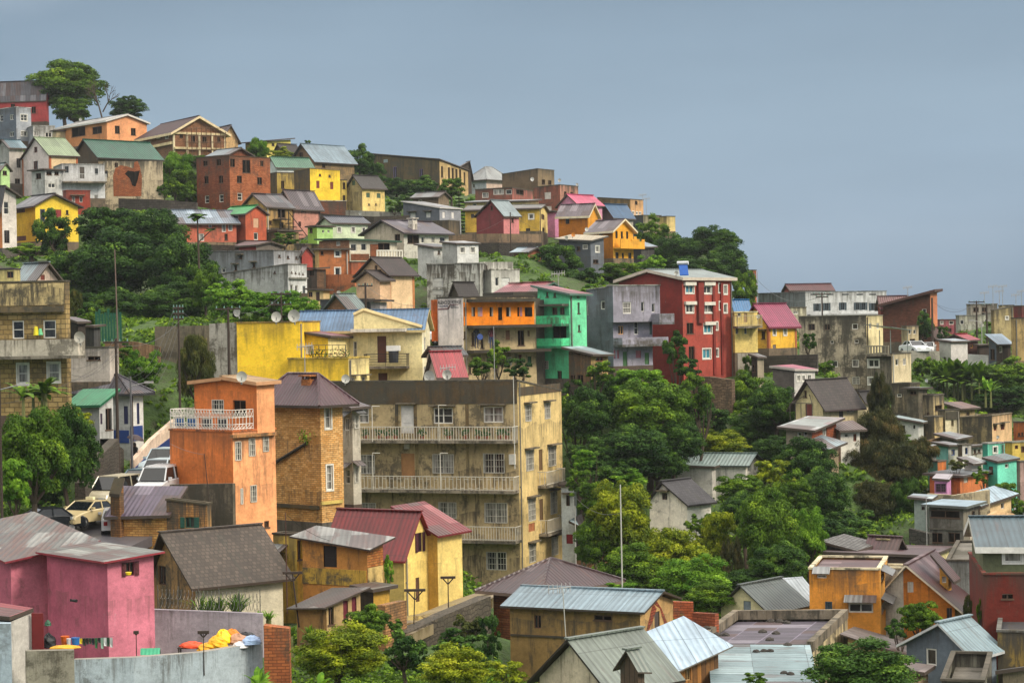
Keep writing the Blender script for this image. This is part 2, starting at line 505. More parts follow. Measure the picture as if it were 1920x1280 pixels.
def block(root, rootM, d, xl, xc, xr, yt, yb, a=45, mat=None, matR=None, roof='flat', rc=None, win=(),
          wl=None, wr=None, ya=None, ym=None, ov=.35, ext=4., rp=.5, yl=None, yr=None, trim=None, ridge=.45,
          par=.5, th=.16, wname='wall', roofname='roof', ground=True, quoin=None):
    B = Block(); a = R(a)
    C = pt(xc, yt, d)
    Rd = Vector((math.sin(a), math.cos(a), 0)); Ld = Vector((-math.cos(a), math.sin(a), 0))
    def reach(px, D):
        k = ray(px, yt).x
        return (k * C.y - C.x) / (D.x - k * D.y)
    wl = wl or reach(xl, Ld); wr = wr or reach(xr, Rd)
    if wl < 0 or wr < 0: print('BAD PLAN', root.get('label') if root else None, wl, wr)
    wl, wr = abs(wl), abs(wr)
    zb = zat(C.x, C.y, yb)
    M = Matrix.Translation((C.x, C.y, zb)) @ Matrix.Rotation(math.pi / 2 - a, 4, 'Z')
    B.M, B.wl, B.wr, B.C, B.zb = M, wl, wr, C, zb
    rel = (rootM or M).inverted() @ M
    B.rel = rel; B.root = root; B.Rd, B.Ld = Rd, Ld
    def top(P, y): return zat(P.x, P.y, y) - zb
    hc = top(C, yt)
    PL, PR = C + Ld * wl, C + Rd * wr
    hl = top(PL, yl) if yl is not None else hc
    hr = top(PR, yr) if yr is not None else hc
    hb = hl + hr - hc
    B.hc, B.hl, B.hr, B.hb = hc, hl, hr, hb
    def hit(face, px, py):
        r = ray(px, py)
        n = Vector((-Rd.x, -Rd.y, 0)) if face == 'L' else Vector((-Ld.x, -Ld.y, 0))
        t = (C.x * n.x + C.y * n.y) / (r.x * n.x + n.y)
        P = r * t
        u = (P - C).dot(Ld if face == 'L' else Rd)
        return u, P.z - zb
    B.hit = hit
    mat = mat or wall('b0a080')
    mats = [mat, matR or mat]  # on many houses matR repeats mat paler: sunlight put into the paint
    # outlines of the four faces in (u, z)
    ap = None
    if roof == 'gL':
        Pm = C + Ld * wl * rp; ap = top(Pm, ya); B.ap = ap
        outL = [(0, -ext), (wl, -ext), (wl, hl), (wl * rp, ap), (0, hc)]
        outLb = outL; outR = [(0, -ext), (wr, -ext), (wr, hc), (0, hc)]; outRb = [(0, -ext), (wr, -ext), (wr, hl), (0, hl)]
    elif roof == 'gR':
        Pm = C + Rd * wr * rp; ap = top(Pm, ya); B.ap = ap
        outR = [(0, -ext), (wr, -ext), (wr, hr), (wr * rp, ap), (0, hc)]
        outRb = outR; outL = [(0, -ext), (wl, -ext), (wl, hc), (0, hc)]; outLb = [(0, -ext), (wl, -ext), (wl, hr), (0, hr)]
    else:
        if roof == 'hip':
            hl = hr = hb = hc
        outL = [(0, -ext), (wl, -ext), (wl, hl), (0, hc)]; outLb = [(0, -ext), (wl, -ext), (wl, hb), (0, hr)]
        outR = [(0, -ext), (wr, -ext), (wr, hr), (0, hc)]; outRb = [(0, -ext), (wr, -ext), (wr, hb), (0, hl)]
    mb = MB()
    todo = []
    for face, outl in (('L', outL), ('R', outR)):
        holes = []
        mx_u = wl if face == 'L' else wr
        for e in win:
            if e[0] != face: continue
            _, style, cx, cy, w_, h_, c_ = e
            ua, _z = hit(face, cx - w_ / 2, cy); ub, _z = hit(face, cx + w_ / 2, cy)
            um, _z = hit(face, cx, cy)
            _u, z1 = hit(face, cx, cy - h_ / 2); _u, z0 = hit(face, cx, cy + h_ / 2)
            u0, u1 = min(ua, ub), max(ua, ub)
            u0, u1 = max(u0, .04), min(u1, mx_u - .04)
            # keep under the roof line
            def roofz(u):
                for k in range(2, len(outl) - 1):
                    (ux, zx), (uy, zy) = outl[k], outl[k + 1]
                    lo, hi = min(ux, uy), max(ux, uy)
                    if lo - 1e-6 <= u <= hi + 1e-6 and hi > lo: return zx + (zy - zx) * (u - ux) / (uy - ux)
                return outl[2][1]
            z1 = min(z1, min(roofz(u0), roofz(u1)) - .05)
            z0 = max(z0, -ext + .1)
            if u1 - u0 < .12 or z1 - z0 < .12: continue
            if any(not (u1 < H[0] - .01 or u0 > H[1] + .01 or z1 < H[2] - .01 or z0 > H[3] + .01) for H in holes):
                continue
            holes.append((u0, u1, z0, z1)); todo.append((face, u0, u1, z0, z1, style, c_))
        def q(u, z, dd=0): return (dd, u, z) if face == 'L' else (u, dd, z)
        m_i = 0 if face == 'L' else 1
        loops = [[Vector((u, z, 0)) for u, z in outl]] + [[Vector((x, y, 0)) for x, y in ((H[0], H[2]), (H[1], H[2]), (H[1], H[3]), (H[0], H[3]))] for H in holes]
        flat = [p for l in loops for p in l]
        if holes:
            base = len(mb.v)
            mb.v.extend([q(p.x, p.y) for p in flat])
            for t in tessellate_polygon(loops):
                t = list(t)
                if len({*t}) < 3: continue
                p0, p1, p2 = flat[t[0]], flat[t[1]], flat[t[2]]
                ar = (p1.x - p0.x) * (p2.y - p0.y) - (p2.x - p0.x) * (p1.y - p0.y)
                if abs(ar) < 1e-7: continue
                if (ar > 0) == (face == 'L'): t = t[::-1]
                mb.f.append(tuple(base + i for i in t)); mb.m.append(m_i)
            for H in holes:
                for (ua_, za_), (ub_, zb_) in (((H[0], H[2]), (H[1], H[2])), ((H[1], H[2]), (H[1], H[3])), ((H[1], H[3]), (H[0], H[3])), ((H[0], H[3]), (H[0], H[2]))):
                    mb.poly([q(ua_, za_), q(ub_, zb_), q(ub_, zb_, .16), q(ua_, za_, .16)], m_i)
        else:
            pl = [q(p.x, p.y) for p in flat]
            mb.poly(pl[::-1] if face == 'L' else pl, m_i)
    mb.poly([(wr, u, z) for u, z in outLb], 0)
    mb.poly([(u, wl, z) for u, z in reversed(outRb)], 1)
    if quoin:
        g = .22
        qm = 2; mats = mats + [plain(quoin, name='corner_paint')]
        for (x, y) in ((0, 0), (0, wl), (wr, 0)):
            z_ = hc if (x, y) == (0, 0) else (hl if x == 0 else hr)
            if roof == 'gL' and x == 0: z_ = hc - .05
            mb.box(x - .03 if x == 0 else x - g, x + g if x == 0 else x + .03, y - .03 if y == 0 else y - g, y + g if y == 0 else y + .03, -ext, z_ - .05, qm)
    B.wallo = mb.build(wname, mats, root, rel)
    FOOT.append((C, Ld, Rd, wl, wr, zb))
    if roof in ('flat', 'none'):
        ra = B.wallo.data.attributes.new('run', 'FLOAT', 'POINT')
        ra.data.foreach_set('value', [1 - (max(hc, 0) - v_.co.z) / 2.6 for v_ in B.wallo.data.vertices])
    for n, t in enumerate(todo): window(B, *t, root, n)
    rr_ = random.Random(int(abs(C.x * 31 + C.y * 17 + wl * 101)))
    if root is None or True:
        hgt_ = hc
        if hgt_ > 2.4 and roof != 'none' and ground:
            k_ = rr_.random()
            if k_ < .6 and 95 < d < 260:
                pm_ = MB(); fx_ = rr_.choice((.18, wr - .2)) if wr > 1.2 else wr * .5
                pm_.tube((fx_, -.08, -1.5), (fx_, -.08, (hc if fx_ < 1 else hr) - .1), .045 if d < 150 else .06, n=5)
                pm_.tube((fx_, -.08, hc * .5), (fx_, -.02, hc * .5), .07, n=5)
                pm_.build('drain_pipe', plain(rr_.choice(('6c6a64', 'b8b4aa', '4a3a30', '8a8478')), name='pipe_paint'), root, rel)
            if k_ > .45 and d > 125:
                pm_ = MB(); z_ = rr_.uniform(.25, .55)
                pm_.box(-.035, 0, .002, wl - .002, -2.5, z_); pm_.box(-.035, wr, -.035, .0, -2.5, z_)
                pm_.build('plinth', wall(rr_.choice(('6a5c4c', '5c5650', '7c6a54', '54463c')), .7), root, rel)
    # roof
    rb = MB(); o = ov
    def sag(q_, a_=.075):
        return [(x_, y_, z_ + rr_.uniform(-a_, a_ * .5)) for x_, y_, z_ in q_]
    rm = rc or roofm('787a7c')
    tm = plain(trim or '4a4038', name='roof_edge')
    t = th
    lift = .06
    if roof == 'flat':
        pz = par
        rm = rc or wall('6a665e', .7)
        rb.slab([(.16, .16, hc - pz), (wr - .16, .16, hr - pz), (wr - .16, wl - .16, hb - pz), (.16, wl - .16, hl - pz)], .2, 0, 0)
        cth = .1
        tw = .22
        for (p, q2, ax) in (((0, 0, hc), (wr, 0, hr), 'x'), ((0, wl, hl), (wr, wl, hb), 'x'), ((0, 0, hc), (0, wl, hl), 'y'), ((wr, 0, hr), (wr, wl, hb), 'y')):
            if ax == 'x':
                y0 = p[1] - .05 if p[1] == 0 else p[1] - tw + .05
                rb.slab([(-.05, y0, p[2] + cth), (wr + .05, y0, q2[2] + cth), (wr + .05, y0 + tw, q2[2] + cth), (-.05, y0 + tw, p[2] + cth)], cth, 1, 1)
            else:
                x0 = p[0] - .05 if p[0] == 0 else p[0] - tw + .05
                rb.slab([(x0, tw - .05, p[2] + cth), (x0, wl - tw + .05, q2[2] + cth), (x0 + tw, wl - tw + .05, q2[2] + cth), (x0 + tw, tw - .05, p[2] + cth)], cth, 1, 1)
        tm = wall(trim, .55) if trim else wall('5a544a', .8)
        if pz < .06: pass
    elif roof == 'shed':
        def hz(x, y): return hc + (hr - hc) * x / wr + (hl - hc) * y / wl + lift + t
        rb.slab(sag([(x, y, hz(x, y)) for x, y in ((-o, -o), (wr + o, -o), (wr + o, wl + o), (-o, wl + o))]), t, 0, 1)
    elif roof == 'gL':
        yr_ = wl * rp; s1 = (ap - hc) / yr_; s2 = (ap - hl) / (wl - yr_)
        z_ = lift + t
        rb.slab(sag([(-o, -o, hc - s1 * o + z_), (wr + o, -o, hc - s1 * o + z_), (wr + o, yr_, ap + z_), (-o, yr_, ap + z_)]), t, 0, 1)
        rb.slab(sag([(-o, yr_ + .001, ap + z_), (wr + o, yr_ + .001, ap + z_), (wr + o, wl + o, hl - s2 * o + z_), (-o, wl + o, hl - s2 * o + z_)]), t, 0, 1)
        rb.box(-o - .02, wr + o + .02, yr_ - .13, yr_ + .13, ap + z_ - .02, ap + z_ + .05, 2)
    elif roof == 'gR':
        xr_ = wr * rp; s1 = (ap - hc) / xr_; s2 = (ap - hr) / (wr - xr_)
        z_ = lift + t
        rb.slab(sag([(-o, -o, hc - s1 * o + z_), (xr_, -o, ap + z_), (xr_, wl + o, ap + z_), (-o, wl + o, hc - s1 * o + z_)]), t, 0, 1)
        rb.slab(sag([(xr_ + .001, -o, ap + z_), (wr + o, -o, hr - s2 * o + z_), (wr + o, wl + o, hr - s2 * o + z_), (xr_ + .001, wl + o, ap + z_)]), t, 0, 1)
        rb.box(xr_ - .13, xr_ + .13, -o - .02, wl + o + .02, ap + z_ - .02, ap + z_ + .05, 2)
    elif roof == 'hip':
        Pm = C + Ld * wl / 2 + Rd * wr / 2
        ap = top(Pm, ya); z0 = hc + .02; B.ap = ap
        x0, x1, y0, y1 = -o, wr + o, -o, wl + o
        cx_, cy_ = wr / 2, wl / 2
        if wl > wr: rx, ry = 0, ridge * wl / 2
        else: rx, ry = ridge * wr / 2, 0
        A_, B_ = (cx_ - rx, cy_ - ry, ap), (cx_ + rx, cy_ + ry, ap)
        c00, c10, c11, c01 = (x0, y0, z0), (x1, y0, z0), (x1, y1, z0), (x0, y1, z0)
        if wl > wr:
            fs = [[c00, c10, A_], [c10, c11, B_, A_], [c11, c01, B_], [c01, c00, A_, B_]]
        else:
            fs = [[c00, c10, B_, A_], [c10, c11, B_], [c11, c01, A_, B_], [c01, c00, A_]]
        for f_ in fs: rb.poly(f_, 0)
        rb.box(x0, x1, y0, y1, z0 - t, z0 - .012, 1)
        for e_, k_ in ((c00, A_), (c10, A_ if wl > wr else B_), (c11, B_), (c01, B_ if wl > wr else A_), (A_, B_)):
            if (Vector(e_) - Vector(k_)).length > .1: rb.tube(e_, k_, .09, .09, 5, 2)
    if roof != 'none':
        B.roofo = rb.build(roofname, [rm, tm, rm], root, rel)
    if ground:
        P = C + Ld * wl * .5 + Rd * wr * .5
        GROUND.append((P.x, P.y, zb - 1.3)); GROUND.append((C.x, C.y, zb - 1.3))
        P = C + Ld * wl; GROUND.append((P.x, P.y, zb - 1.3))
        P = C + Rd * wr; GROUND.append((P.x, P.y, zb - 1.3))
    return B

def house(label, *a, name='house', cat='house', group=None, **k):
    root = bpy.data.objects.new(name, None)
    col.objects.link(root); root.empty_display_size = .5
    tag(root, label, cat, group)
    B = block(root, None, *a, **k)
    root.matrix_world = B.M
    B.rootM = B.M.copy()
    B.wallo.matrix_basis = Matrix(); B.M = B.rootM
    return B
def wing(B, *a, **k):
    return block(B.root, B.rootM, *a, **k)

def local(B, px, py, face, dd=0):
    u, z = B.hit(face, px, py)
    return u, z
def balcony(B, face, x0, x1, y, dep=1.0, rail='bars', c='cfc9ba', h=.95, slab='8a8070', th=.18, name='balcony'):
    """slab whose top is at pixel row y between columns x0..x1 on a face, with a railing"""
    (ua, z), (ub, zz) = B.hit(face, x0, y), B.hit(face, x1, y)
    z = (z + zz) / 2
    u0, u1 = min(ua, ub), max(ua, ub)
    def bx(mb, a, b, d0, d1, z0, z1, m=0):
        if face == 'L': mb.box(d0, d1, a, b, z0, z1, m)
        else: mb.box(a, b, d0, d1, z0, z1, m)
    mb = MB(); bx(mb, u0, u1, -dep, -.005, z - th, z)
    o = mb.build(name, wall(slab, .7), B.root, B.rel)
    if rail == 'none': return o
    r = MB(); e = -dep + .05
    if rail == 'solid':
        bx(r, u0, u1, -dep, -dep + .1, z + .003, z + h); bx(r, u0, u0 + .1, -dep + .1, -.01, z + .003, z + h); bx(r, u1 - .1, u1, -dep + .1, -.01, z + .003, z + h)
        m = wall(c, .45)
    elif rail == 'balus':
        m = plain(c, name='railing_paint')
        bx(r, u0, u1, -dep, -dep + .16, z + h - .12, z + h); bx(r, u0, u1, -dep, -dep + .16, z + .003, z + .12)
        k = max(2, int((u1 - u0) / .3))
        for i in range(k + 1):
            x = u0 + .06 + (u1 - u0 - .12) * i / k
            bx(r, x - .06, x + .06, -dep + .02, -dep + .14, z + .12, z + h - .12)
    elif rail in ('bars', 'ornate', 'rows', 'oval'):
        m = plain(c, name='railing_paint')
        t = .025
        bx(r, u0, u1, e - t, e + t, z + h - .05, z + h)
        bx(r, u0, u0 + .05, e, 0, z + h - .05, z + h); bx(r, u1 - .05, u1, e, 0, z + h - .05, z + h)
        if rail == 'rows':
            for j in range(4): bx(r, u0, u1, e - .015, e + .015, z + .12 + j * .2, z + .15 + j * .2)
            k = max(1, int((u1 - u0) / 1.3)); 
        else:
            bx(r, u0, u1, e - t, e + t, z + .06, z + .10)
            k = max(2, int((u1 - u0) / (.19 if rail == 'bars' else .27)))
        for i in range(k + 1):
            x = u0 + .02 + (u1 - u0 - .04) * i / k
            bx(r, x - .015, x + .015, e - .015, e + .015, z + .02, z + h - .05)
            if rail in ('ornate', 'oval') and i < k:
                x2 = x + (u1 - u0 - .04) / k
                zz_ = z + h * .72
                if rail == 'ornate':
                    if face == 'L':
                        r.tube((e, x, z + h * .5), (e, x2, z + h - .06), .014, n=4); r.tube((e, x2, z + h * .5), (e, x, z + h - .06), .014, n=4)
                        r.tube((e, x, z + .1), (e, x2, z + h * .3), .014, n=4)
                    else:
                        r.tube((x, e, z + h * .5), (x2, e, z + h - .06), .014, n=4); r.tube((x2, e, z + h * .5), (x, e, z + h - .06), .014, n=4)
                else:
                    bx(r, x, x2, e - .012, e + .012, z + h - .2, z + h - .17) if i % 2 == 0 else bx(r, x, x2, e - .012, e + .012, z + .16, z + .19)
        k2 = max(1, int(dep / .25))
        for i in range(k2):
            dd = e * (i + .5) / k2
            for x in (u0 + .02, u1 - .04): bx(r, x, x + .03, dd - .015, dd + .015, z + .02, z + h - .05)
    r.build('railing', m, o)
    return o
def strip(B, face, x0, x1, y0, y1, proud=.04, c='5c5548', st=.6, name='band', mat=None):
    """a raised band, pilaster or panel on a face, given by its pixel rectangle"""
    xm = (x0 + x1) / 2; ym_ = (y0 + y1) / 2
    (ua, _), (ub, _) = B.hit(face, x0, ym_), B.hit(face, x1, ym_)
    _, z1 = B.hit(face, xm, y0); _, z0 = B.hit(face, xm, y1)
    u0, u1 = min(ua, ub), max(ua, ub)
    mb = MB()
    if face == 'L': mb.box(-proud, .0, u0, u1, z0, z1)
    else: mb.box(u0, u1, -proud, .0, z0, z1)
    return mb.build(name, mat or wall(c, st), B.root, B.rel)
def chimney(B, x, y, w=.6, h=1.0, c='b08068', cap=True, kind='b'):
    """chimney whose top sits at local roof position x,y (metres) on the roof object"""
    mb = MB()
    z = B.ap if hasattr(B, 'ap') else B.hc
    mb.box(x - w / 2, x + w / 2, y - w / 2, y + w / 2, z - 1.6, z + h)
    if cap: mb.box(x - w / 2 - .12, x + w / 2 + .12, y - w / 2 - .12, y + w / 2 + .12, z + h + .18, z + h + .27)
    for i, j in ((-1, -1), (1, 1), (-1, 1), (1, -1)): mb.box(x + i * w * .4 - .05, x + i * w * .4 + .05, y + j * w * .4 - .05, y + j * w * .4 + .05, z + h, z + h + .18)
    return mb.build('chimney', wall(c, .5, kind), B.roofo)

def strip_wall(label, pts, th=.3, mat=None, name='retaining_wall', cat='wall', ext=1.5, cap=None, ground=True, foot=None):
    """free wall along a line: pts = (px, ytop, ybottom, distance)"""
    root = None
    P = []
    for px, y1, y0, d in pts:
        A = pt(px, y1, d); P.append((A.x, A.y, A.z, zat(A.x, A.y, y0) - ext))
        if ground: GROUND.append((A.x, A.y - .5, zat(A.x, A.y, y0) - .2))
    O = Vector((P[0][0], P[0][1], P[0][3] + ext))
    o = MB(); 
    for i in range(len(P) - 1):
        a, b = P[i], P[i + 1]
        n = Vector((b[1] - a[1], -(b[0] - a[0]), 0)); n.normalize(); n *= -th
        if n.y < 0: n = -n
        A0, B0 = Vector((a[0], a[1], a[3])) - O, Vector((b[0], b[1], b[3])) - O
        A1, B1 = Vector((a[0], a[1], a[2])) - O, Vector((b[0], b[1], b[2])) - O
        o.poly([A0, B0, B1, A1]); o.poly([A0 + n, A1 + n, B1 + n, B0 + n]); o.poly([A1, B1, B1 + n, A1 + n], 1)
        if i == 0: o.poly([A0, A1, A1 + n, A0 + n])
        if i == len(P) - 2: o.poly([B0, B0 + n, B1 + n, B1])
    ob = o.build(name, [mat or wall('6b6459', .6, 's'), plain(cap, name='coping') if cap else (mat or wall('6b6459', .6, 's'))])
    ob.location = O
    tag(ob, label, cat)
    return ob
H = house
# ================================================================== foreground, left
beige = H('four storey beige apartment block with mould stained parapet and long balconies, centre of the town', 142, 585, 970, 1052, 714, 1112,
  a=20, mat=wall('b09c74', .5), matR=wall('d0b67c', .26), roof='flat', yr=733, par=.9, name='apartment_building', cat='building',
  win=W('L','wA',(680,778,23,30),(831,779,36,30),(925,777,37,30)) + W('L','dA',(764,786,24,52),c='cfccc6')
    + W('L','g',(687,870,32,36),(831,869,40,36),(926,868,40,37),(690,951,30,18),(839,956,34,30),(931,1051,38,34))
    + W('L','d',(765,872,25,45),c='a87a4c') + W('L','g',(930,961,43,38))
    + W('R','gA',(990,774,11,31),(1026,770,10,30),(993,863,14,38),(1035,855,14,37),(997,955,13,42),(1038,942,12,42),(998,1036,12,35),(1040,1023,12,35))
    + W('R','d',(1014,862,7,40),(1015,955,7,40),c='6a5238') + W('R','c',(997,988,12,16),c='b0704a'))
balcony(beige,'L',600,972,824,1.1,'bars'); balcony(beige,'L',600,974,916,1.1,'oval'); balcony(beige,'L',760,978,1009,1.2,'bars')
balcony(beige,'R',1008,1043,906,.7,'bars'); balcony(beige,'R',1010,1046,995,.7,'bars')
strip(beige,'L',586,969,716,757,.05,'4e4232',.9,'parapet_band',wall('54452f',.95))
strip(beige,'R',972,1050,722,738,.03,'4e4232',.9,'parapet_band',wall('5c4a34',.9))
for x in (744, 779, 876): strip(beige,'L',x-3,x+3,757,822,.03,'6c5a3c',.8,'pilaster')
for x in (782, 877): strip(beige,'L',x-3,x+3,832,893,.03,'94825c',.5,'pilaster')
strip(beige,'L',956,967,851,870,.2,'d8d4cc',.1,'meter_box',plain('d8d4cc',name='box_paint'))
strip(beige,'L',759,768,832,841,.15,'d8d4cc',.1,'meter_box',plain('cfcac0',name='box_paint'))
for x, y0, y1 in ((711,760,826),(835,758,825),(712,847,916),(838,847,916)):
    (u, z0), (_, z1) = beige.hit('L', x, y1), beige.hit('L', x, y0)
    mb = MB(); mb.tube((-1.12,u,z0),(-1.12,u,z1),.03); mb.tube((-1.12,u,z1),(-1.12,u-.55,z1),.03)
    mb.build('conduit_pipe', plain('c8c4b8',name='pipe_paint'), beige.root)
for x,w_ in ((694,5),(720,6),(735,4),(750,5),(800,6),(850,5),(880,7),(905,6),(920,4),(945,7),(957,4)):
    (u,z) = beige.hit('L', x, 823); mb = MB()
    mb.tube((-.8,u,z+.02),(-.8,u,z+.3),.12,.16,8)
    for k in range(22):
        t=random.random()*6.28; r=random.uniform(.1,.32); zz=z+.3+random.random()*.4
        p=Vector((-.8+math.cos(t)*r,u+math.sin(t)*r,zz)); e=.07
        mb.poly([p+Vector((0,-e,-e*.3)),p+Vector((0,e,-e)),p+Vector((.02,e,e)),p+Vector((-.03,-e,e*.6))],1)
    o = mb.build('potted_plant',[plain('8a4a30',name='clay'),plain('2f5a22',name='leaf')],None); o.matrix_world = beige.M.copy()
    tag(o,'small potted plant standing on the top balcony of the beige apartment block','plant','pots on the top balcony of the beige block')

# orange house: lower block and set back upper floor
ora = H('orange three storey house with white ornate roof terrace rail, beside the brick tower', 121, 318, 436, 516, 810, 990, a=40,
  mat=wall('d07438', .10), matR=wall('eca470', .18), roof='flat', par=.02, trim='b8683a',  # right wall is the same orange, brightened in colour as the sunlit side
  win=W('R','g',(446,845,12,36),(472,838,12,34),(498,830,11,33),(475,925,12,32),(453,930,5,30)) + W('R','h',(500,982,9,12)))
Rp = ora.C + ora.Rd * ora.wr * .55
up = wing(ora, Rp.y, 364, 481, 514, 722, 812, a=40, mat=wall('d07438', .12), matR=wall('eca470', .16), roof='gL', ya=713, ov=.3, ext=.2,
  rc=wall('9c8264', .6), trim='c09068', th=.2, ground=False,
  win=W('L','g',(409,762,22,26)) + W('L','h',(449,764,24,28)))
# terrace rail along the lower roof edge
mb = MB(); rm_ = plain('ddd8ce', name='railing_paint')
def railrun(mb, A, Bv, z0, h, step, orn=True):
    A, Bv = Vector(A), Vector(Bv); L = (Bv - A).length; n = max(1, int(L / step)); 
    for i in range(n + 1):
        p = A.lerp(Bv, i / n); mb.tube((p.x,p.y,z0),(p.x,p.y,z0+h),.022 if i % 4 else .035,n=4)
        if orn and i < n:
            q_ = A.lerp(Bv, (i+1)/n)
            mb.tube((p.x,p.y,z0+h*.55),(q_.x,q_.y,z0+h-.05),.016,n=4); mb.tube((q_.x,q_.y,z0+h*.55),(p.x,p.y,z0+h-.05),.016,n=4)
            mb.tube((p.x,p.y,z0+.05),(q_.x,q_.y,z0+h*.25),.016,n=4)
    for zz in (.05,.28,.62,.99): mb.tube((A.x,A.y,z0+h*zz),(Bv.x,Bv.y,z0+h*zz),.022,n=4)
zt = ora.hc + .1
railrun(mb,(.05,.05,0),(.05,ora.wl-.05,0),zt,1.15,.24); railrun(mb,(.05,.05,0),(ora.wr*.5,.05,0),zt,1.15,.24)
railrun(mb,(.05,ora.wl-.05,0),(1.9,ora.wl-.05,0),zt,1.15,.24)
mb.build('railing', rm_, ora.root)
for k,(fx) in enumerate((.18,.42,.66,.86)):
    mb = MB(); y=ora.wl*fx; mb.box(.12,.16,y-.42,y+.42,zt+.1,zt+.66,0); mb.box(.08,.12,y-.35,y+.35,zt+.16,zt+.6,1)
    mb.build('rail_panel',[plain('ddd8ce',name='railing_paint'),plain('1f5a94' if k>1 else '2a2c33',name='panel_paint')],ora.root)
strip(ora,'R',431,514,812,818,.25,'a8784a',.5,'ledge')

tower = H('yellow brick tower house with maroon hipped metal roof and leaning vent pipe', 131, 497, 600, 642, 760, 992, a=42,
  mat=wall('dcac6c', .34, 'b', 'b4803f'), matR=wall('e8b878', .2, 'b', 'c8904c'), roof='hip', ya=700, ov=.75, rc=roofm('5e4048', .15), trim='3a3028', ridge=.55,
  win=W('R','uF',(615,782,11,42),(618,895,11,46)))
chimney(tower, .7, 1.6, .8, -.35, 'c07840')
(u,z),(u2,z2) = tower.hit('L',513,870),tower.hit('L',578,830)
mb=MB(); mb.tube((-.12,u,z),(-.12,u2,z2),.10,.10,8); mb.build('vent_pipe',plain('2e2822',name='pipe_paint'),tower.root)
mb=MB()
for k in range(60):
    p=Vector((-.25+random.gauss(0,.15),u2+random.gauss(0,.28),z2+.35+random.gauss(0,.22))); e=.12
    q_=Vector((random.gauss(0,1),random.gauss(0,1),random.gauss(0,1))).normalized(); s_=q_.cross(Vector((.3,.2,1))).normalized()
    mb.poly([p,p+q_*e+s_*e*.5,p+q_*e*2.2,p+q_*e-s_*e*.5])
o=mb.build('fern',plain('7a9a1e',name='leaf'),None); o.matrix_world=tower.M.copy(); tag(o,'yellow green fern growing from the end of the leaning pipe on the brick tower','plant')
strip(tower,'L',514,599,945,952,.12,'5a4a30',.8,'cornice'); strip(tower,'R',601,641,938,944,.12,'c8b060',.3,'cornice')
ann = H('narrow white stained stair house squeezed between brick tower and beige block', 137, 640, 660, 675, 765, 955, a=45,
  mat=wall('b8b0a0', .4), roof='shed', yl=757, rc=roofm('5c5258', .2), ov=.5, win=W('R','gM',(668,790,8,26),(668,890,8,30)) + W('L','uM',(650,795,10,24),(651,893,10,28)))

# yellow block and cream house behind
yel = H('plain bright yellow rendered block with three dishes on its flat top, centre', 156, 441, 561, 600, 604, 745, a=12,
  mat=wall('f6cc34', .02), roof='flat', par=.3, trim='b09040', win=())
yel2 = H('low yellow house with planted roof terrace and small white window', 154, 540, 653, 692, 672, 745, a=22,
  mat=wall('f6cc38', .03), matR=wall('f0dc98', .15), roof='flat', par=.1, trim='c8ac50',
  win=W('R','uA',(662,713,8,12),(682,712,7,12)))
up2 = wing(yel2, 157, 545, 615, 655, 634, 675, a=14, mat=wall('f4ca34', .03), matR=wall('f0dc98', .1), roof='shed', yl=622, rc=roofm('7c2a36', .1), ov=.35, ext=.2, ground=False,
  win=W('L','uF',(581,655,10,13)))
mb=MB()
railrun(mb,(.2,.3,0),(.2,3.0,0),yel2.hc+.1,.9,.5,False); mb.build('railing',plain('3a4038',name='railing_paint'),yel2.root)
mb=MB()
for k in range(260):
    p=Vector((random.uniform(-.1,.5),random.uniform(.1,3.4),yel2.hc+.15+abs(random.gauss(0,.25)))); e=random.uniform(.05,.12)
    q_=Vector((random.gauss(0,1),random.gauss(0,1),random.gauss(0,1)+.6)).normalized(); s_=q_.cross(Vector((.3,.2,1))).normalized()
    mb.poly([p,p+q_*e+s_*e*.5,p+q_*e*2.2,p+q_*e-s_*e*.5],random.choice((0,0,1,2)))
o=mb.build('flower_bed',[plain('3f6a20',name='leaf'),plain('7a8a28',name='leaf'),plain('9a5a3a',name='petal')],None); o.matrix_world=yel2.M.copy(); tag(o,'row of straggly plants along the roof terrace of the yellow house','plants')
crm = H('large cream house with blue metal roof, brown doors and a dark rail balcony', 161, 560, 791, 806, 618, 745, a=7,
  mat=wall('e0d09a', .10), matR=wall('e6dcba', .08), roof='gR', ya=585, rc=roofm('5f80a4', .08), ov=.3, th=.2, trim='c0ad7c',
  win=W('L','d',(716,655,17,50),(718,712,17,26),c='5c3322') + W('L','u',(666,655,7,30)) + W('R','w',(797,645,4,26),(797,700,4,26)))
# stepped gable dormer rising above the balcony
mb = MB(); q_ = [crm.hit('L', x, y) for x, y in ((664,617),(664,592),(683,583),(702,589),(791,615),(791,617))]
fr = [(-.12, u, z) for u, z in q_]; bk = [(.25, u, z) for u, z in q_]; mb.poly(fr); mb.poly(bk[::-1])
for i in range(6): mb.poly([fr[i], bk[i], bk[(i+1) % 6], fr[(i+1) % 6]])
for i in range(1, 4): mb.tube(Vector(fr[i]) + Vector((.1,0,.05)), Vector(fr[i+1]) + Vector((.1,0,.05)), .2, .2, 5, 1)
mb.build('gable_wall', [wall('e0d09a', .10), plain('c0ad7c', name='roof_edge')], crm.root)
balcony(crm,'L',688,768,686,1.2,'rows',c='2b2622',h=.95)
strip(crm,'L',662,764,616,622,1.0,'cfc8ba',.2,'canopy')
mb=MB(); (u,z)=crm.hit('L',741,681); mb.box(-.9,-.35,u-.5,u+.5,z+.95,z+1.35,0); mb.tube((-.6,u,z+.05),(-.6,u,z+.95),.35,.4,10,1)
o=mb.build('water_tank',[plain('d8d8d4',name='tank_paint'),plain('30343a',name='tank_plastic')],None); o.matrix_world=crm.M.copy(); tag(o,'dark barrel with a white box on top, on the balcony of the cream house','tank')

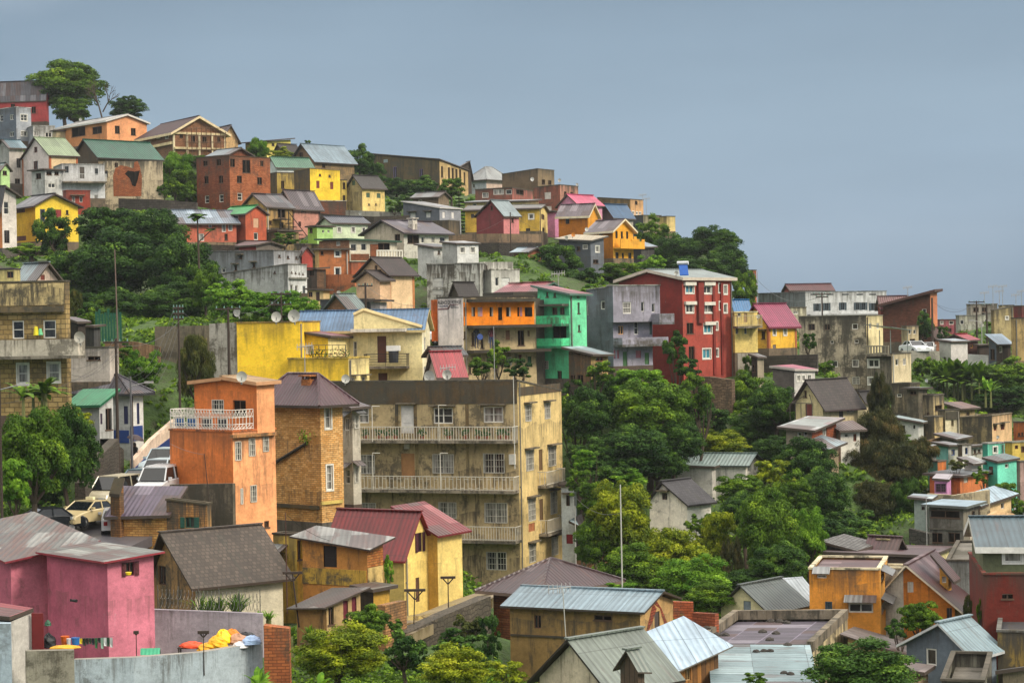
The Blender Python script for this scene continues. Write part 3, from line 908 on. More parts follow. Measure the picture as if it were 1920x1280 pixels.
# roofs right of the cream house
H('low house with dark metal roof and white gable in front of the travel agency wall', 157, 800, 818, 868, 646+20, 715, a=55, mat=wall('c8b4a8',.2), roof='gL', ya=655, rc=roofm('55585c',.2), ov=.3)
H('red tiled lean-to with a steep split roof beside the cream house', 154, 803, 822, 868, 700, 720, a=60, mat=wall('b8a898',.2), roof='gL', ya=664, rc=roofm('a83440',.05), ov=.3)

# brick lean-to by the road, left of the orange house
purp = H('small yellow brick building with purple metal roof between crumbling walls, by the parked taxi', 113, 207, 314, 342, 968, 1010, a=15,
  mat=wall('c89a58', .45, 'b', 'a8743c'), roof='shed', yl=970, yr=922, rc=roofm('5e5266', .1), ov=.25)
wing(purp, 112.6, 312, 388, 396, 946, 1008, a=10, yl=938, mat=wall('c08a4c', .5, 'b', '9a6a38'), matR=wall('a8804c', .6), roof='flat', par=.1, trim='4c4434', ground=False, ext=1,
  win=W('L','s',(356,979,18,20),c='1f4d40'))
wing(purp, 113.4, 207, 224, 232, 930, 1008, a=30, mat=wall('8a6038', .5, 'b'), roof='shed', yr=905, rc=wall('4c4434',.6), ov=.05, ground=False, ext=1, wname='end_wall', roofname='wall_top')
strip_wall('mould darkened concrete wall with peeling white panel left of the orange house', [(318,908,990,118),(436,906,1000,116)], .25, wall('6a6050', .9))

# tiled cottage
til = H('whitewashed cottage with weathered brown clay tile roof and smoke stained gable', 101, 286, 366, 530, 1094, 1170, a=52,
  mat=wall('94764c', .85), matR=wall('c9c0a8', .22), roof='gL', ya=1003, rc=roofm('6e6054', .25, 't', '4a4038'), ov=.45, th=.12, trim='3a2e24', rp=.62,
  win=W('L','n',(304,1078,14,36),c='4a3426'))

# pink house
pinkA = H('tall pink rendered house with patched grey and rusty corrugated roof, bottom left', 91.5, -80, 20, 160, 1048, 1240, a=52,
  mat=wall('b05c70', .16), matR=wall('c07080', .18), roof='shed', yl=1000, yr=1018, rc=roofm('6c6c68', .8, 'm', '484644'), ov=.5, th=.08, trim='7a2430')  # lighter pink on the right paints the sunlit side
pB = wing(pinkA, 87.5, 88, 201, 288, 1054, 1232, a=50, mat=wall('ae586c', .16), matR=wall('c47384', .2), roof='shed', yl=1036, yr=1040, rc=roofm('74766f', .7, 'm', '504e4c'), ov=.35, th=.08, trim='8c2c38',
  win=W('R','s',(244,1066,16,26),c='5a2a2e'))
# ochre house with metal roof
och = H('two tone ochre house with peeling plinth and patched tin roof, under the red roof', 103, 567, 688, 718, 1026, 1098, a=30,
  mat=wall('c08440', .35), matR=wall('c88848', .3, 'b', 'a85c28'), roof='shed', yl=1008, yr=1012, rc=roofm('70706c', .5, 'm', '968f88'), ov=.45, th=.08, trim='3a3028',
  win=W('L','d',(619,1043,25,40),c='1e1612'))
wing(och, 103.0, 567, 688, 718, 1066, 1100, a=30, mat=wall('c09c48', .8), matR=wall('d0b078', .6), roof='none', ground=False, ext=1, wname='plinth') if False else None
strip(och,'L',568,687,1066,1096,.05,'b8953c',.85,'plinth'); strip(och,'R',689,717,1062,1094,.05,'cdb070',.6,'plinth')
yl3 = H('narrow yellow stained house with dark window left of the ochre house', 106, 512, 556, 574, 1004, 1125, a=35,
  mat=wall('cfae50', .3), matR=wall('d8a83c', .25), roof='flat', par=.1, trim='463c2e', win=W('R','h',(562,1030,8,36)) + W('L','cM',(527,1050,16,30),c='8a7440'))
# shed below
shd = H('brown mud walled shed with white posts and red doors, behind the round bush', 97.5, 556, 612, 676, 1137, 1190, a=50,
  mat=wall('9a7444', .45), matR=wall('b09468', .35), roof='shed', yl=1138, yr=1110, rc=roofm('55504c', .4), ov=.35, th=.07,
  win=W('R','h',(621,1150,10,40)) + W('R','d',(648,1140,9,46),(664,1130,9,46),c='6a2430'))
lst = H('dark timber lean-to with leaf strewn roof right of the brown shed', 100, 672, 700, 730, 1108, 1160, a=45, mat=wall('4a4238',.6,'w'), matR=wall('b8903c',.3), roof='shed', rc=roofm('5a564c',.5), ov=.3)

# yellow house with red roof
red1 = H('yellow rendered house with steep oxblood corrugated roof and brown shutters', 114, 612, 757, 812, 1043, 1142, a=28,
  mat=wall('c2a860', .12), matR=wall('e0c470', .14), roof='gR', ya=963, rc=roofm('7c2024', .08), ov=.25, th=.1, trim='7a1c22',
  win=W('R','s',(787,1016,9,36),c='4a2630') + W('R','c',(783,1105,7,46),c='5c4030'))
P_ = red1.C + red1.Rd * red1.wr * .98
r2 = wing(red1, P_.y - .9, 752, 820, 866, 1001, 1134, a=38, mat=wall('c8a04c', .1), matR=wall('e2c878', .14), roof='shed', yl=958, yr=992, rc=roofm('7c2226', .25), ov=.4, th=.1, trim='6a1c20', ext=2)

# right centre foreground
hip = H('low brick building with broad maroon hipped roof below the beige block', 112, 925, 1010, 1140, 1113, 1160, a=38,
  mat=wall('b07048', .35, 'b', '8a4c30'), matR=wall('a08868', .4), roof='hip', ya=1046, rc=roofm('4a363a', .35), ov=.7, ridge=.02, trim='6a5a50')
tan = H('long tan rendered house with pale blue corrugated roof and cracked brick patch on its gable', 97, 956, 1200, 1262, 1148, 1265, a=24,
  mat=wall('8a6f42', .45), matR=wall('b99560', .28), roof='gR', ya=1113, rc=roofm('8299a6', .08), ov=.35, th=.1, trim='3c342a',
  win=W('L','n',(1008,1165,13,25),c='6a4a38') + W('L','h',(1130,1157,32,9)) + W('R','c',(1232,1162,10,32),c='4c4440'))
strip(tan,'L',958,1198,1193,1197,.06,'4a3c26',.8,'ledge')
for pts in (((1224,1130),(1231,1126),(1240,1140),(1250,1165),(1248,1185),(1244,1165),(1237,1140)),((1224,1130),(1231,1140),(1222,1168),(1214,1186),(1212,1180),(1219,1150))):
    mb=MB(); q_=[]
    for x,y in pts:
        u,z=tan.hit('R',x,y); q_.append((u,-.012,z))
    mb.poly(q_); mb.build('bare_brick_patch', wall('9a4c34',.3,'b'), tan.root)
gry = H('white plastered cottage with grey green metal roof, small dormer and timber props, bottom centre', 80, 1012, 1143, 1262, 1290, 1330, a=48,
  mat=wall('c9bca4', .4), matR=wall('c4b498', .4), roof='gL', ya=1203, rc=roofm('7c867e', .06), ov=.35, th=.1, trim='2c2620')
dm = wing(gry, 78.2, 1163, 1196, 1208, 1252, 1285, a=48, mat=wall('5a4a3c', .6, 'w'), roof='gL', ya=1222, rc=roofm('7c867e', .06), ov=.2, ext=.6, th=.06, ground=False, wname='dormer', roofname='dormer_roof')
blu = H('timber boarded shack with bright pale blue tin roof, right of the bottom cottage', 86, 1205, 1268, 1347, 1246, 1300, a=48,
  mat=wall('7a5c3c', .4, 'w'), matR=wall('a8743c', .3, 'w', '3a2c22'), roof='shed', yl=1206, yr=1212, rc=roofm('b4cce0', .08), ov=.45, th=.06, trim='6a645c',
  win=W('R','n',(1290,1262,10,26),c='c0a070'))
tinr = H('low house under a wide grey blue corrugated roof weighted with stones, bottom right of centre', 85, 1345, 1526, 1544, 1298, 1340, a=4,
  mat=wall('a89880', .4), roof='shed', yl=1297, yr=1215, rc=roofm('7f969c', .25, 'm', '9db4bc'), ov=.25, th=.08, wl=None)
flat = H('flat building with purple grey sheet roof behind a mould streaked cream parapet', 96, 1290, 1524, 1590, 1207, 1262, a=18,
  mat=wall('8c7c64', .6), matR=wall('cbb88e', .5), roof='none', yr=1146, yl=1207)
_B = flat
mb = MB(); z0 = flat.hc - .25
mb.slab([(.25,.25,z0),(flat.wr-.25,.25,flat.hr-.45),(flat.wr-.25,flat.wl-.25,flat.hb-.45),(.25,flat.wl-.25,flat.hl-.25)],.1)
mb.build('roof',[roofm('5f5866',.2,'p','4c4650')],flat.root)
mb = MB(); t_=.28
for a_,b_ in (((0,0,flat.hc),(flat.wr,0,flat.hr)),((0,flat.wl-t_,flat.hl),(flat.wr,flat.wl-t_,flat.hb))):
    mb.slab([(a_[0]-.03,a_[1]-.03,a_[2]+.12),(b_[0]+.03,b_[1]-.03,b_[2]+.12),(b_[0]+.03,b_[1]+t_,b_[2]+.12),(a_[0]-.03,a_[1]+t_,a_[2]+.12)],.45,0,0)
mb.slab([(flat.wr-t_,t_,flat.hr+.12),(flat.wr+.02,t_,flat.hr+.12),(flat.wr+.02,flat.wl-t_,flat.hb+.12),(flat.wr-t_,flat.wl-t_,flat.hb+.12)],.45,0,0)
mb.build('parapet',wall('7a7060',.7),flat.root)
gab = H('small cream gabled house with dark grey ribbed roof, by the vine covered bank', 114, 1352, 1441, 1510, 1147, 1178, a=40,
  mat=wall('d0c49c', .15), matR=wall('d0c49c', .2), roof='gL', ya=1100, rc=roofm('56605f', .06, 'm', '6c7674'), ov=.3, th=.08, trim='3a3a38', rp=.55, win=W('L','c',(1401,1137,14,22),c='7e8890'))
gab2 = H('pale metal roofed lean-to behind the small cream gabled house', 118, 1478, 1500, 1528, 1128, 1165, a=50, mat=wall('d4c8a0',.15), roof='shed', yl=1100, rc=roofm('b4bfc8',.05), ov=.3)

# orange villa, right
vil = H('orange villa with flat roofed front block, white trimmed gable and maroon roof', 110, 1517, 1649, 1664, 1068, 1180, a=14,
  mat=wall('d28a34', .28), matR=wall('e0a248', .1), roof='flat', par=.1, trim='cfc4a4', rc=roofm('5c3a3c',.2),
  win=W('L','wM',(1541,1080,18,7),(1614,1139,46,18)) + W('L','g',(1554,1136,13,18),c='3a4a54') + W('R','wM',(1655,1083,6,12),(1657,1138,8,20)))
v2 = wing(vil, 112.5, 1640, 1790, 1832, 1135, 1180, a=22, mat=wall('d48432', .22), matR=wall('c0a878', .3), roof='gL', ya=1063, rc=roofm('5a393c', .2), ov=.5, th=.12, trim='d8d0b8', rp=.58,
  win=W('L','c',(1707,1100,11,20),c='d0d0cc') + W('L','n',(1780,1152,10,26)) + W('R','w',(1805,1140,5,18)))
wing(vil, 113.4, 1642, 1708, 1713, 1066, 1130, a=16, mat=wall('d8d4c8', .15), roof='flat', par=.02, ground=False, trim='cfc4a4')
v3 = wing(vil, 114, 1762, 1778, 1784, 1080, 1105, a=25, mat=wall('d09844', .2), roof='shed', yl=1060, rc=roofm('5e3c40', .2), ov=.4, ext=2.5, ground=False, wname='dormer', roofname='dormer_roof', win=W('L','u',(1770,1086,8,12)))
mar = H('house with broken maroon metal roof and slate heap behind the orange villa', 126, 1545, 1738, 1780, 1046, 1085, a=18,
  mat=wall('5a4a44', .5), matR=wall('d0c490', .15), roof='shed', yl=1040, yr=1030, rc=roofm('583c40', .3, 'm', '44343a'), ov=.3)
mar2 = H('cottage with peaked maroon roof and small cream chimney right of the shattered slates', 131, 1630, 1672, 1690, 1035, 1060, a=35, mat=wall('6a5048', .4), roof='gR', ya=1012, rc=roofm('5c3e42', .2), ov=.4)
chimney(mar2, .9, .8, .7, -.2, 'd0c490')
slate = H('low shed under a collapsed heap of grey slates behind the orange villa', 129, 1548, 1600, 1640, 1034, 1055, a=25, mat=wall('4a4644', .6), roof='shed', yl=1020, yr=1022, rc=roofm('6c6866', .3, 't', 'a8a8a6'), ov=.3)

# olive and red house at the right edge
olv = H('olive green house with slate blue roof above an oxblood ground floor, right edge', 103, 1843, 2060, 2100, 1032, 1076, a=8,
  mat=wall('5c6248', .10), roof='gR', ya=980, rc=roofm('4c626c', .08), ov=.4, th=.3, trim='d8d8d2', ext=.3,
  win=W('L','wF',(1899,1041,34,26),c='dcdcd6'))
rb_ = wing(olv, 102, 1843, 2040, 2090, 1077, 1165, a=8, mat=wall('64241a', .18), roof='flat', par=.02, trim='7a2c20', win=W('L','h',(1889,1117,20,9)))
H('grey concrete boundary block between orange villa and olive house', 116, 1775, 1845, 1860, 1052, 1105, a=15, mat=wall('8f9490',.3), roof='flat', par=.05)

# blue grey house bottom right
bgh = H('blue grey rendered house with pale blue and green panelled metal roof, bottom right', 97, 1700, 1820, 1868, 1227, 1285, a=42,
  mat=wall('5c6670', .15), matR=wall('707c86', .1), roof='gL', ya=1172, rc=roofm('93aab4', .05, 'm', '5c7068'), ov=.35, th=.12, trim='b8bcbc', rp=.45, yl=1196+10,
  win=W('L','w',(1746,1231,20,32)) + W('R','dF',(1832,1239,10,18),c='d8d8d4'))
H('long shed with brown and grey sheet roof in front of the orange villa', 101, 1590, 1705, 1722, 1232, 1260, a=14, mat=wall('a08a68',.4), roof='shed', yl=1196, yr=1214, rc=roofm('6c605e',.35,'m','84807c'), ov=.35, th=.07)
H('dark building with flat black roof and dripping yellow walls, right edge near the bottom', 98, 1870, 1990, 2030, 1186, 1280, a=14, mat=wall('8a7438',.9), roof='flat', par=.1, rc=wall('3c3c40',.3), trim='6a6a66')
H('low stone shed with slate roof in the bottom right corner', 90, 1880, 1975, 2010, 1250, 1300, a=15, mat=wall('9a8c74',.4), roof='shed', yl=1262, yr=1235, rc=roofm('4c4c50',.2), ov=.3)
H('pale walled house with brown tin roof seen through the bottom right tree', 92, 1645, 1722, 1740, 1264, 1300, a=18, mat=wall('b09c80',.4), roof='shed', yl=1254, yr=1252, rc=roofm('6e5e58',.4), ov=.3)
H('small roofless concrete box below the blue grey house', 88, 1765, 1845, 1860, 1278, 1310, a=15, mat=wall('8a8878',.6), roof='flat', par=.6)

# white building right of the beige block
H('slim white house with red shutter right of the beige apartment block', 147, 1052, 1076, 1081, 912, 1065, a=15, mat=wall('ccd4d2',.15), roof='shed', yr=908, rc=roofm('8a8c8c',.2), ov=.15, win=W('L','nA',(1065,938,7,20)) + W('L','c',(1068,1010,12,18),c='8a2028'))
H('dark timber shed with blue grey tin roof behind the beige block', 145, 1078, 1112, 1130, 998, 1060, a=40, mat=wall('2c2622',.4,'w'), matR=wall('7a5038',.4), roof='shed', yl=982, yr=988, rc=roofm('7d9096',.15), ov=.3)

# stone clad house at left edge
stn = H('tall stone clad house with mould streaked balcony and parapet, left edge', 131, -60, 122, 130, 528, 790, a=8,
  mat=wall('a8905e', .35, 'k', '907848'), roof='flat', par=.4, trim='5a5444',
  win=W('L','w',(34,618,22,34),(93,617,24,34)) + W('L','uF',(43,700,20,36),(101,698,22,36)))
strip(stn,'L',-55,121,532,573,.06,'c0aa7c',.75,'parapet_band',wall('bca878',.8)); strip(stn,'L',-58,121,575,586,.35,'6a5c44',.9,'ledge')
balcony(stn,'L',-50,160,667,1.3,'solid',c='b8b0a0',h=1.0,slab='7a7468')
H('pale yellow rooftop room behind the stone clad parapet', 150, -40, 26, 38, 505, 540, a=10, mat=wall('d0c080',.2), roof='flat', par=.02, trim='3a3440', win=W('L','n',(20,515,14,12)))
H('attic with light metal roof and brown barge boards behind the stone clad house', 152, 30, 66, 108, 524, 545, a=45, mat=wall('cdb8a8',.2), roof='gR', ya=497, rc=roofm('8ea0a6',.1), ov=.4, win=W('R','c',(80,520,8,10),c='7a3428'))
# white house and blue white house with hip roof
H('blank white rendered building behind the dark hipped roof', 148, 129, 205, 222, 652, 722, a=20, mat=wall('bcb2a8',.15), roof='flat', par=.05, win=W('L','h',(176,671,24,7)))
bw = H('white and navy painted house with dark hipped roof beside the road', 147, 131, 243, 268, 738, 868, a=30, mat=wall('a8a8a6', .15), matR=wall('d2d0cc', .1), roof='hip', ya=702, rc=roofm('3f3c46', .1), ov=.6, trim='2c2c30', ridge=.4,
  win=W('R','c',(247,765,5,40),(259,775,5,40),c='23264e') + W('L','c',(236,778,8,34),c='23264e'))
strip(bw,'R',244,267,798,826,.04,'1d3a7a',.1,'navy_plinth',plain('1e3a78',name='navy_paint')); strip(bw,'L',200,242,806,830,.04,'1d3a7a',.1,'navy_plinth',plain('1e3a78',name='navy_paint'))
H('white porch with bright green ribbed roof and slatted white balcony', 138, 131, 186, 212, 760, 880, a=28, mat=wall('9a9c9c',.2), matR=wall('b8b8b4',.2), roof='shed', yl=762, yr=738, rc=roofm('2f8c62',.05), ov=.35, trim='1e6040',
  win=W('R','h',(204,785,12,40)) + W('R','c',(190,785,4,20),c='4a3a50'))
# ================================================================== middle band
gal = H('long gallery building, bright orange on top, stained beige below, with painted sign wall', 166, 820, 868, 1004, 558, 722, a=62,
  mat=wall('e2d6d0', .06), matR=wall('b8a47c', .5), roof='flat', par=.1, trim='3c3630',
  win=W('R','h',(887,635,5,24),(904,640,5,24),(977,633,12,28),(881,690,5,20)) + W('R','n',(975,664+9,6,16),c='8a3a30') + W('R','c',(952,628,8,18),c='8a6040') + W('R','d',(985,635,6,26),c='8a3050')
    + W('R','c',(991,625,4,11),c='7a5c40') + W('R','d',(993,678,7,20),c='2c5a34') + W('R','u',(956,677,8,16),(974,672,7,14)) + W('R','d',(917,632,4,22),c='cfc8bc') + W('R','h',(872,628,4,14)))
strip(gal,'R',869,1001,566,609,.06,'f08a18',.08,'orange_storey',wall('ee8616',.06))
for x,w_,c_ in ((872,4,'v'),(885,3,'w'),(888,3,'v'),(897,4,'w'),(901,5,'p'),(919,3,'v'),(922,3,'w'),(937,7,'v'),(951,5,'v'),(955,3,'w'),(971,3,'v'),(976,4,'p'),(986,5,'v'),(993,8,'v')):
    strip(gal,'R',x-w_/2,x+w_/2,576,593 if x!=937 else 600,.09,'b09078',.3,'window_opening',glass('void') if c_=='v' else wall('a89888' if c_=='w' else 'b0808a',.2))  # void panels paint the dark of openings; the wall behind is uncut
strip(gal,'L',822,822.6,560,700,.02,'b8a8a0')
for (x0,x1,y,dp) in ((875,1022,609,1.2),(876,1020,655,1.2)):
    balcony(gal,'R',x0,x1,y,dp,'none','5a5048',slab='3c362e',th=.22)
strip(gal,'R',876,1002,560,566,.9,'38332c',.9,'roof_ledge')
# roof top walls
wing(gal, 172, 905, 962, 1010, 547, 562, a=62, mat=wall('4a4238',.8,'k'), roof='none', ground=False, ext=.5, wname='parapet')
wing(gal, 170, 1000, 1004, 1020, 562, 720, a=62, mat=wall('6a6054',.8), matR=wall('5c544a',.8), roof='none', ground=False, ext=1, wname='stair_column')
ow = wing(gal, 170, 808, 812, 820, 562, 616, a=40, mat=wall('d8682a',.1), matR=wall('e07028',.1), roof='none', ground=False, ext=1, wname='orange_wing')
# painted sign on the blank wall
def text(B, face, s, px, py, h, c, nm='lettering', width=None):
    cu = bpy.data.curves.new(nm,'FONT'); cu.body = s; cu.size = 1; cu.extrude = .01; cu.align_x='CENTER'; cu.align_y='CENTER'
    t = bpy.data.objects.new('tmp',cu); col.objects.link(t)
    bpy.context.view_layer.update()
    me = bpy.data.meshes.new_from_object(t); bpy.data.objects.remove(t)
    me.materials.clear(); me.materials.append(plain(c,name='sign_paint'))
    xs=[v.co.x for v in me.vertices]; ys=[v.co.y for v in me.vertices]
    W_=max(xs)-min(xs); H_=max(ys)-min(ys)
    u,z = B.hit(face,px,py)
    sy=h/H_; sx=(width/W_) if width else sy
    for v in me.vertices:
        x,y,zz=v.co
        v.co = (-.03-zz*.4, u-x*sx, z+y*sy) if face=='L' else (u+x*sx,-.03-zz*.4,z+y*sy)
    o=bpy.data.objects.new(nm,me); col.objects.link(o); o.parent=B.root; o.matrix_basis=B.rel
    return o
wlL = gal.wl
text(gal,'L','AGENCE DE VOYAGE',843,567,.30,'24242c',width=wlL*.90)
text(gal,'L','GLOBAL',832,574,.16,'1e2a5c',width=wlL*.38)
text(gal,'L','LINK',849,573.5,.14,'4a4a52',width=wlL*.2)
text(gal,'L','SERVICES',853,576.5,.12,'4a4a52',width=wlL*.3)
mb=MB()
def ln(a,b,r=.02):
    u,z=gal.hit('L',*a); u2,z2=gal.hit('L',*b); mb.tube((-.02,u,z),(-.02,u2,z2),r,r,4)
ln((822,579),(840,578)); ln((822,580.5),(840,579.5)); ln((840,578.5),(844,571)); ln((844,571),(860,571.2)); ln((841,579.5),(845,572))
mb.build('sign_stripe',plain('6c2030',name='sign_paint'),gal.root)

grn = H('mint green four storey house with red and grey roof and stacked balconies, centre right', 169, 1008, 1067, 1099, 553, 722, a=42,
  mat=wall('54b888', .16), matR=wall('72d4a2', .14), roof='shed', yl=541, rc=roofm('8a4048', .15, 'm', '6a6c70'), ov=.4, trim='4c6c60',
  win=W('R','h',(1084,552,3,10),(1085,577,4,20),(1086,615,4,12)) + W('L','h',(1026,552,4,9),(1040,552,4,9)) + W('L','n',(1040,583,10,14),(1054,583,9,14),c='7a5a4c') + W('L','h',(1049,622,26,22),(1049,704,9,18)) + W('L','g',(1024,684,9,16)))
balcony(grn,'L',1020,1067,607,1.0,'solid',c='4fcf90',h=.65,slab='3c9a70'); balcony(grn,'L',1020,1068,648,1.0,'solid',c='55d896',h=.6,slab='3c9a70')
strip(grn,'L',1012,1066,570,574,.8,'5a5850',.6,'canopy'); 
wing(grn, 172, 962, 1008, 1030, 548, 600, a=42, mat=wall('a09484',.4), roof='gR', ya=533, rc=roofm('8a3a42',.12), ov=.4, ground=False, trim='2c5a44') if False else None
H('low house with faded red roof joined behind the mint green house', 176, 930, 1000, 1062, 552, 590, a=35, mat=wall('b8ac98',.4), roof='gR', ya=533, rc=roofm('8c4048',.15), ov=.4, trim='3c5a4c')
H('weathered plank room on stilts with a patched balcony, right of the mint green house', 161, 1066, 1108, 1140, 668, 728, a=30, mat=wall('6c5238',.5,'w'), matR=wall('a88c58',.4,'w'), roof='shed', yl=658, rc=roofm('8ca0a8',.3), ov=.4,
  win=W('L','h',(1088,712,10,20),(1074,712,8,20)) + W('R','n',(1124,673,14,8),c='8a2c30'))
greyb = H('grey concrete house with overhanging upper storey and planter balcony, left of the red block', 172, 1099, 1148, 1222, 538, 696, a=55,
  mat=wall('656c74', .25), matR=wall('8f8c98', .2), roof='flat', par=.02, yl=544, trim='8a8a84',
  win=W('L','w',(1130,572,8,16)) + W('L','w',(1101,578,4,26)) + W('R','d',(1172,675,8,32),(1213,672,8,22),c='3f6a3c') + W('R','c',(1152,664,4,16),(1159,664,4,16),(1197,664,10,14),c='a0606a') + W('R','n',(1164,619,10,16),c='d8a878') + W('R','w',(1193,615,8,24)) + W('R','d',(1222,615,8,24),c='2c4a48'))
ub = wing(greyb, 171, 1138, 1149, 1237, 536, 603, a=55, mat=wall('656c74', .25), matR=wall('8f8c98', .22), roof='flat', par=.02, ground=False, ext=.05, trim='8a8a84', wname='upper_wall',
  win=W('R','w',(1176,577,16,22),(1205,575,6,18),(1225,577,6,16)))
balcony(greyb,'R',1150,1236,645,1.2,'solid',c='8f8c98',h=.55,slab='6c6c70'); balcony(ub,'R',1222,1250,604,1.0,'solid',c='85838c',h=.7,slab='6c6c70')
redb = H('dark red five storey block with white window surrounds and blue blinds, right of centre', 177, 1160, 1279, 1372, 526, 706, a=42,
  mat=wall('7c2e28', .12), matR=wall('a0463a', .22), roof='gL', ya=511, rp=.5, rc=roofm('8a9694', .05), ov=.35, th=.25, trim='c0b4a4',
  win=W('R','tF',(1293,541,15,17),(1327,616,15,17),(1325,663,15,18)) + W('R','wF',(1293,578,14,16),(1326,543,15,14),(1328,578,20,16),(1360,543,6,16),(1360,578,6,16),(1350,540,5,16),(1351,573,5,14),(1343,611,5,14),(1344,661,5,14))
   + W('R','hF',(1294,615,13,20)) + W('R','hF',(1297,665,11,32)))
for x in (1311, 1353, 1338): strip(redb,'R',x-(5 if x==1311 else 2),x+(5 if x==1311 else 2),530,606 if x==1311 else 702,.25 if x==1311 else .12,'7c2e28',.2,'pilaster')
mb=MB()
for y_,x_ in ((533,1292),(533,1328),(569,1293),(570,1328),(607,1329)):
    u,z=redb.hit('R',x_,y_); mb.box(u-.75,u+.75,-.22,0,z-.1,z+.18)
mb.build('window_hood',plain('d0ccc0',name='frame_paint'),redb.root)
strip_wall('tall rubble retaining wall with stepped top under the red block', [(1290,706,790,173),(1330,706,790,172),(1372,712,770,171)], .6, wall('7a6450',.4,'s'))
yba = H('pale yellow house with railed balcony and timber props, between red block and magenta roof', 181, 1373, 1377, 1420, 586, 668, a=70, mat=wall('d0b868',.2), matR=wall('e2c878',.15), roof='flat', par=.02, trim='d8cca0',
  win=W('R','w',(1386,590,6,9),(1382,620,5,12),(1398,620,5,12)) + W('R','d',(1398,595,6,18),c='9a7c58'))
balcony(yba,'R',1374,1420,611,1.0,'bars',c='b0a484',h=.9)
strip_wall('bare concrete posts and pale door under the yellow balcony', [(1383,662,700,181),(1413,662,700,181)], .3, wall('b0a898',.5), name='prop_wall')
mag = H('golden yellow house with magenta metal roof and brown quoins', 190, 1398, 1441, 1493, 609, 664, a=48, mat=wall('d8a838',.2), matR=wall('e8b43c',.18), roof='gL', ya=573, rc=roofm('983a5c',.03), ov=.35, trim='6c2838', rp=.55, quoin='a86038',
  win=W('R','wF',(1452,620,5,16),(1472,620,5,16)) + W('R','d',(1452,654,6,16),c='7a706c') + W('L','w',(1413,590,8,12)) + W('L','hA',(1417,627,7,14),(1431,628,7,14)),) 
H('small pale house with blue roof behind the yellow balcony', 195, 1372, 1380, 1402, 580, 600, a=60, mat=wall('d0c8a0',.2), roof='gL', ya=566, rc=roofm('2c7cb8',.0), ov=.4)
H('grey brown concrete house with pink roof and white bay windows, below the magenta roof', 168, 1449, 1489, 1528, 697, 735, a=40, mat=wall('5c5450',.3), matR=wall('b8b4b0',.15), roof='shed', yl=690, yr=695, rc=roofm('b05068',.1,'m','9c8c88'), ov=.2, trim='a8a098',
  win=W('R','wF',(1497,709,6,10),(1506,709,5,10),(1517,708,6,10)))
strip_wall('dark terrace wall with yellow posts in front of the magenta roofed house', [(1418,668,700,184),(1470,666,700,183),(1532,664,690,182)], .5, wall('4c4640',.6,'k'))
cot = H('cream cottage with steep brown tile roof and arched red brick window', 160, 1491, 1543, 1608, 757, 790, a=42, mat=wall('d8c898',.22), matR=wall('c8b890',.25), roof='gL', ya=716, rc=roofm('605450',.2,'t','443c3c'), ov=.5, th=.12, trim='3c3030',
  win=W('L','d',(1516,769,12,24),c='7a3c34') + W('L','h',(1510,738,5,12)) + W('R','w',(1595,765,14,15)) + W('R','c',(1577,775,8,24),c='5a5450'))
mb=MB(); 
for i in range(5): mb.tube((-1.0,i*cot.wl/5+.3,-.6),(-1.0,i*cot.wl/5+.3,1.4),.03)
mb.tube((-1.0,.3,1.4),(-1.0,cot.wl*.86,1.4),.03); mb.tube((-1.0,.3,1.4),(0,1.2,2.0),.03); mb.tube((-1.0,cot.wl*.86,1.4),(0,cot.wl*.6,2.0),.03)
mb.build('pergola_frame',plain('4a443e',name='frame_metal'),cot.root)
H('brick and grey shack with patched red and white tin roof below the cream cottage', 153, 1474, 1522, 1568, 808, 828, a=35, mat=wall('8a8070',.3), matR=wall('a85a38',.3,'b'), roof='shed', yl=804, yr=790, rc=roofm('a8b0b0',.15,'m','a06068'), ov=.5, win=W('L','w',(1499,814,8,8),(1510,813,7,8)) + W('R','u',(1546,810,8,16)))
H('tangle of patched tin roofed lean-tos stepping down behind the dark trees', 151, 1522, 1548, 1572, 842, 878, a=35, mat=wall('6c6450',.5), matR=wall('8a7a60',.5), roof='shed', yl=836, yr=832, rc=roofm('90a0a8',.3), ov=.5, win=W('R','h',(1560,850,6,10)) + W('L','h',(1535,858,8,8)))
# houses in the trees
tc1 = H('white cottage with dark slate tile roof half hidden in the trees', 139, 1218, 1288, 1333, 945, 985, a=42, mat=wall('e4dccc',.3), matR=wall('e0dcd0',.2), roof='gL', ya=906, rc=roofm('57545a',.12,'t','403e44'), ov=.3, th=.12, trim='2c2828', rp=.62, win=W('L','nA',(1246,930,10,13),c='6a5a50'))
tc2 = H('long white house with grey green metal roof and small red framed gable among the trees', 154, 1278, 1398, 1424, 873, 915, a=18, mat=wall('d8d4c8',.25), matR=wall('e0dcd4',.15), roof='gR', ya=853, rc=roofm('7f9490',.06), ov=.35, th=.1, trim='3a4444',
  win=W('R','wF',(1404,878,7,14),(1416,876,7,14)) + W('L','c',(1337,886,4,12),c='a07858'))
wing(tc2, 151.5, 1270, 1335, 1342, 878, 912, a=18, mat=wall('b4b0a8',.25), roof='shed', yl=876, rc=roofm('8aa09c',.06), ov=.25, ground=False) 
bgb = H('brick gabled attic with grey green roof poking up behind the blue roof', 183, 608, 657, 684, 584, 600, a=42, mat=wall('9a7050',.2,'b'), roof='gL', ya=555, rc=roofm('6c7c7a',.1), ov=.35, trim='4a5454')
lgw = H('long windowless pale grey shed roofed building on the slope, left of centre', 212, 379, 513, 566, 470, 512, a=28, mat=wall('7c8084',.18), matR=wall('9a9ca0',.12), roof='flat', par=.1, trim='6c6c6c', yl=472,
  win=W('R','h',(524,480,4,5),(540,482,4,5),(556,483,4,5)) + W('L','hA',(451,482,5,5),(442,502,5,10),(476,497,5,8)) + W('L','w',(419,507,8,9)))
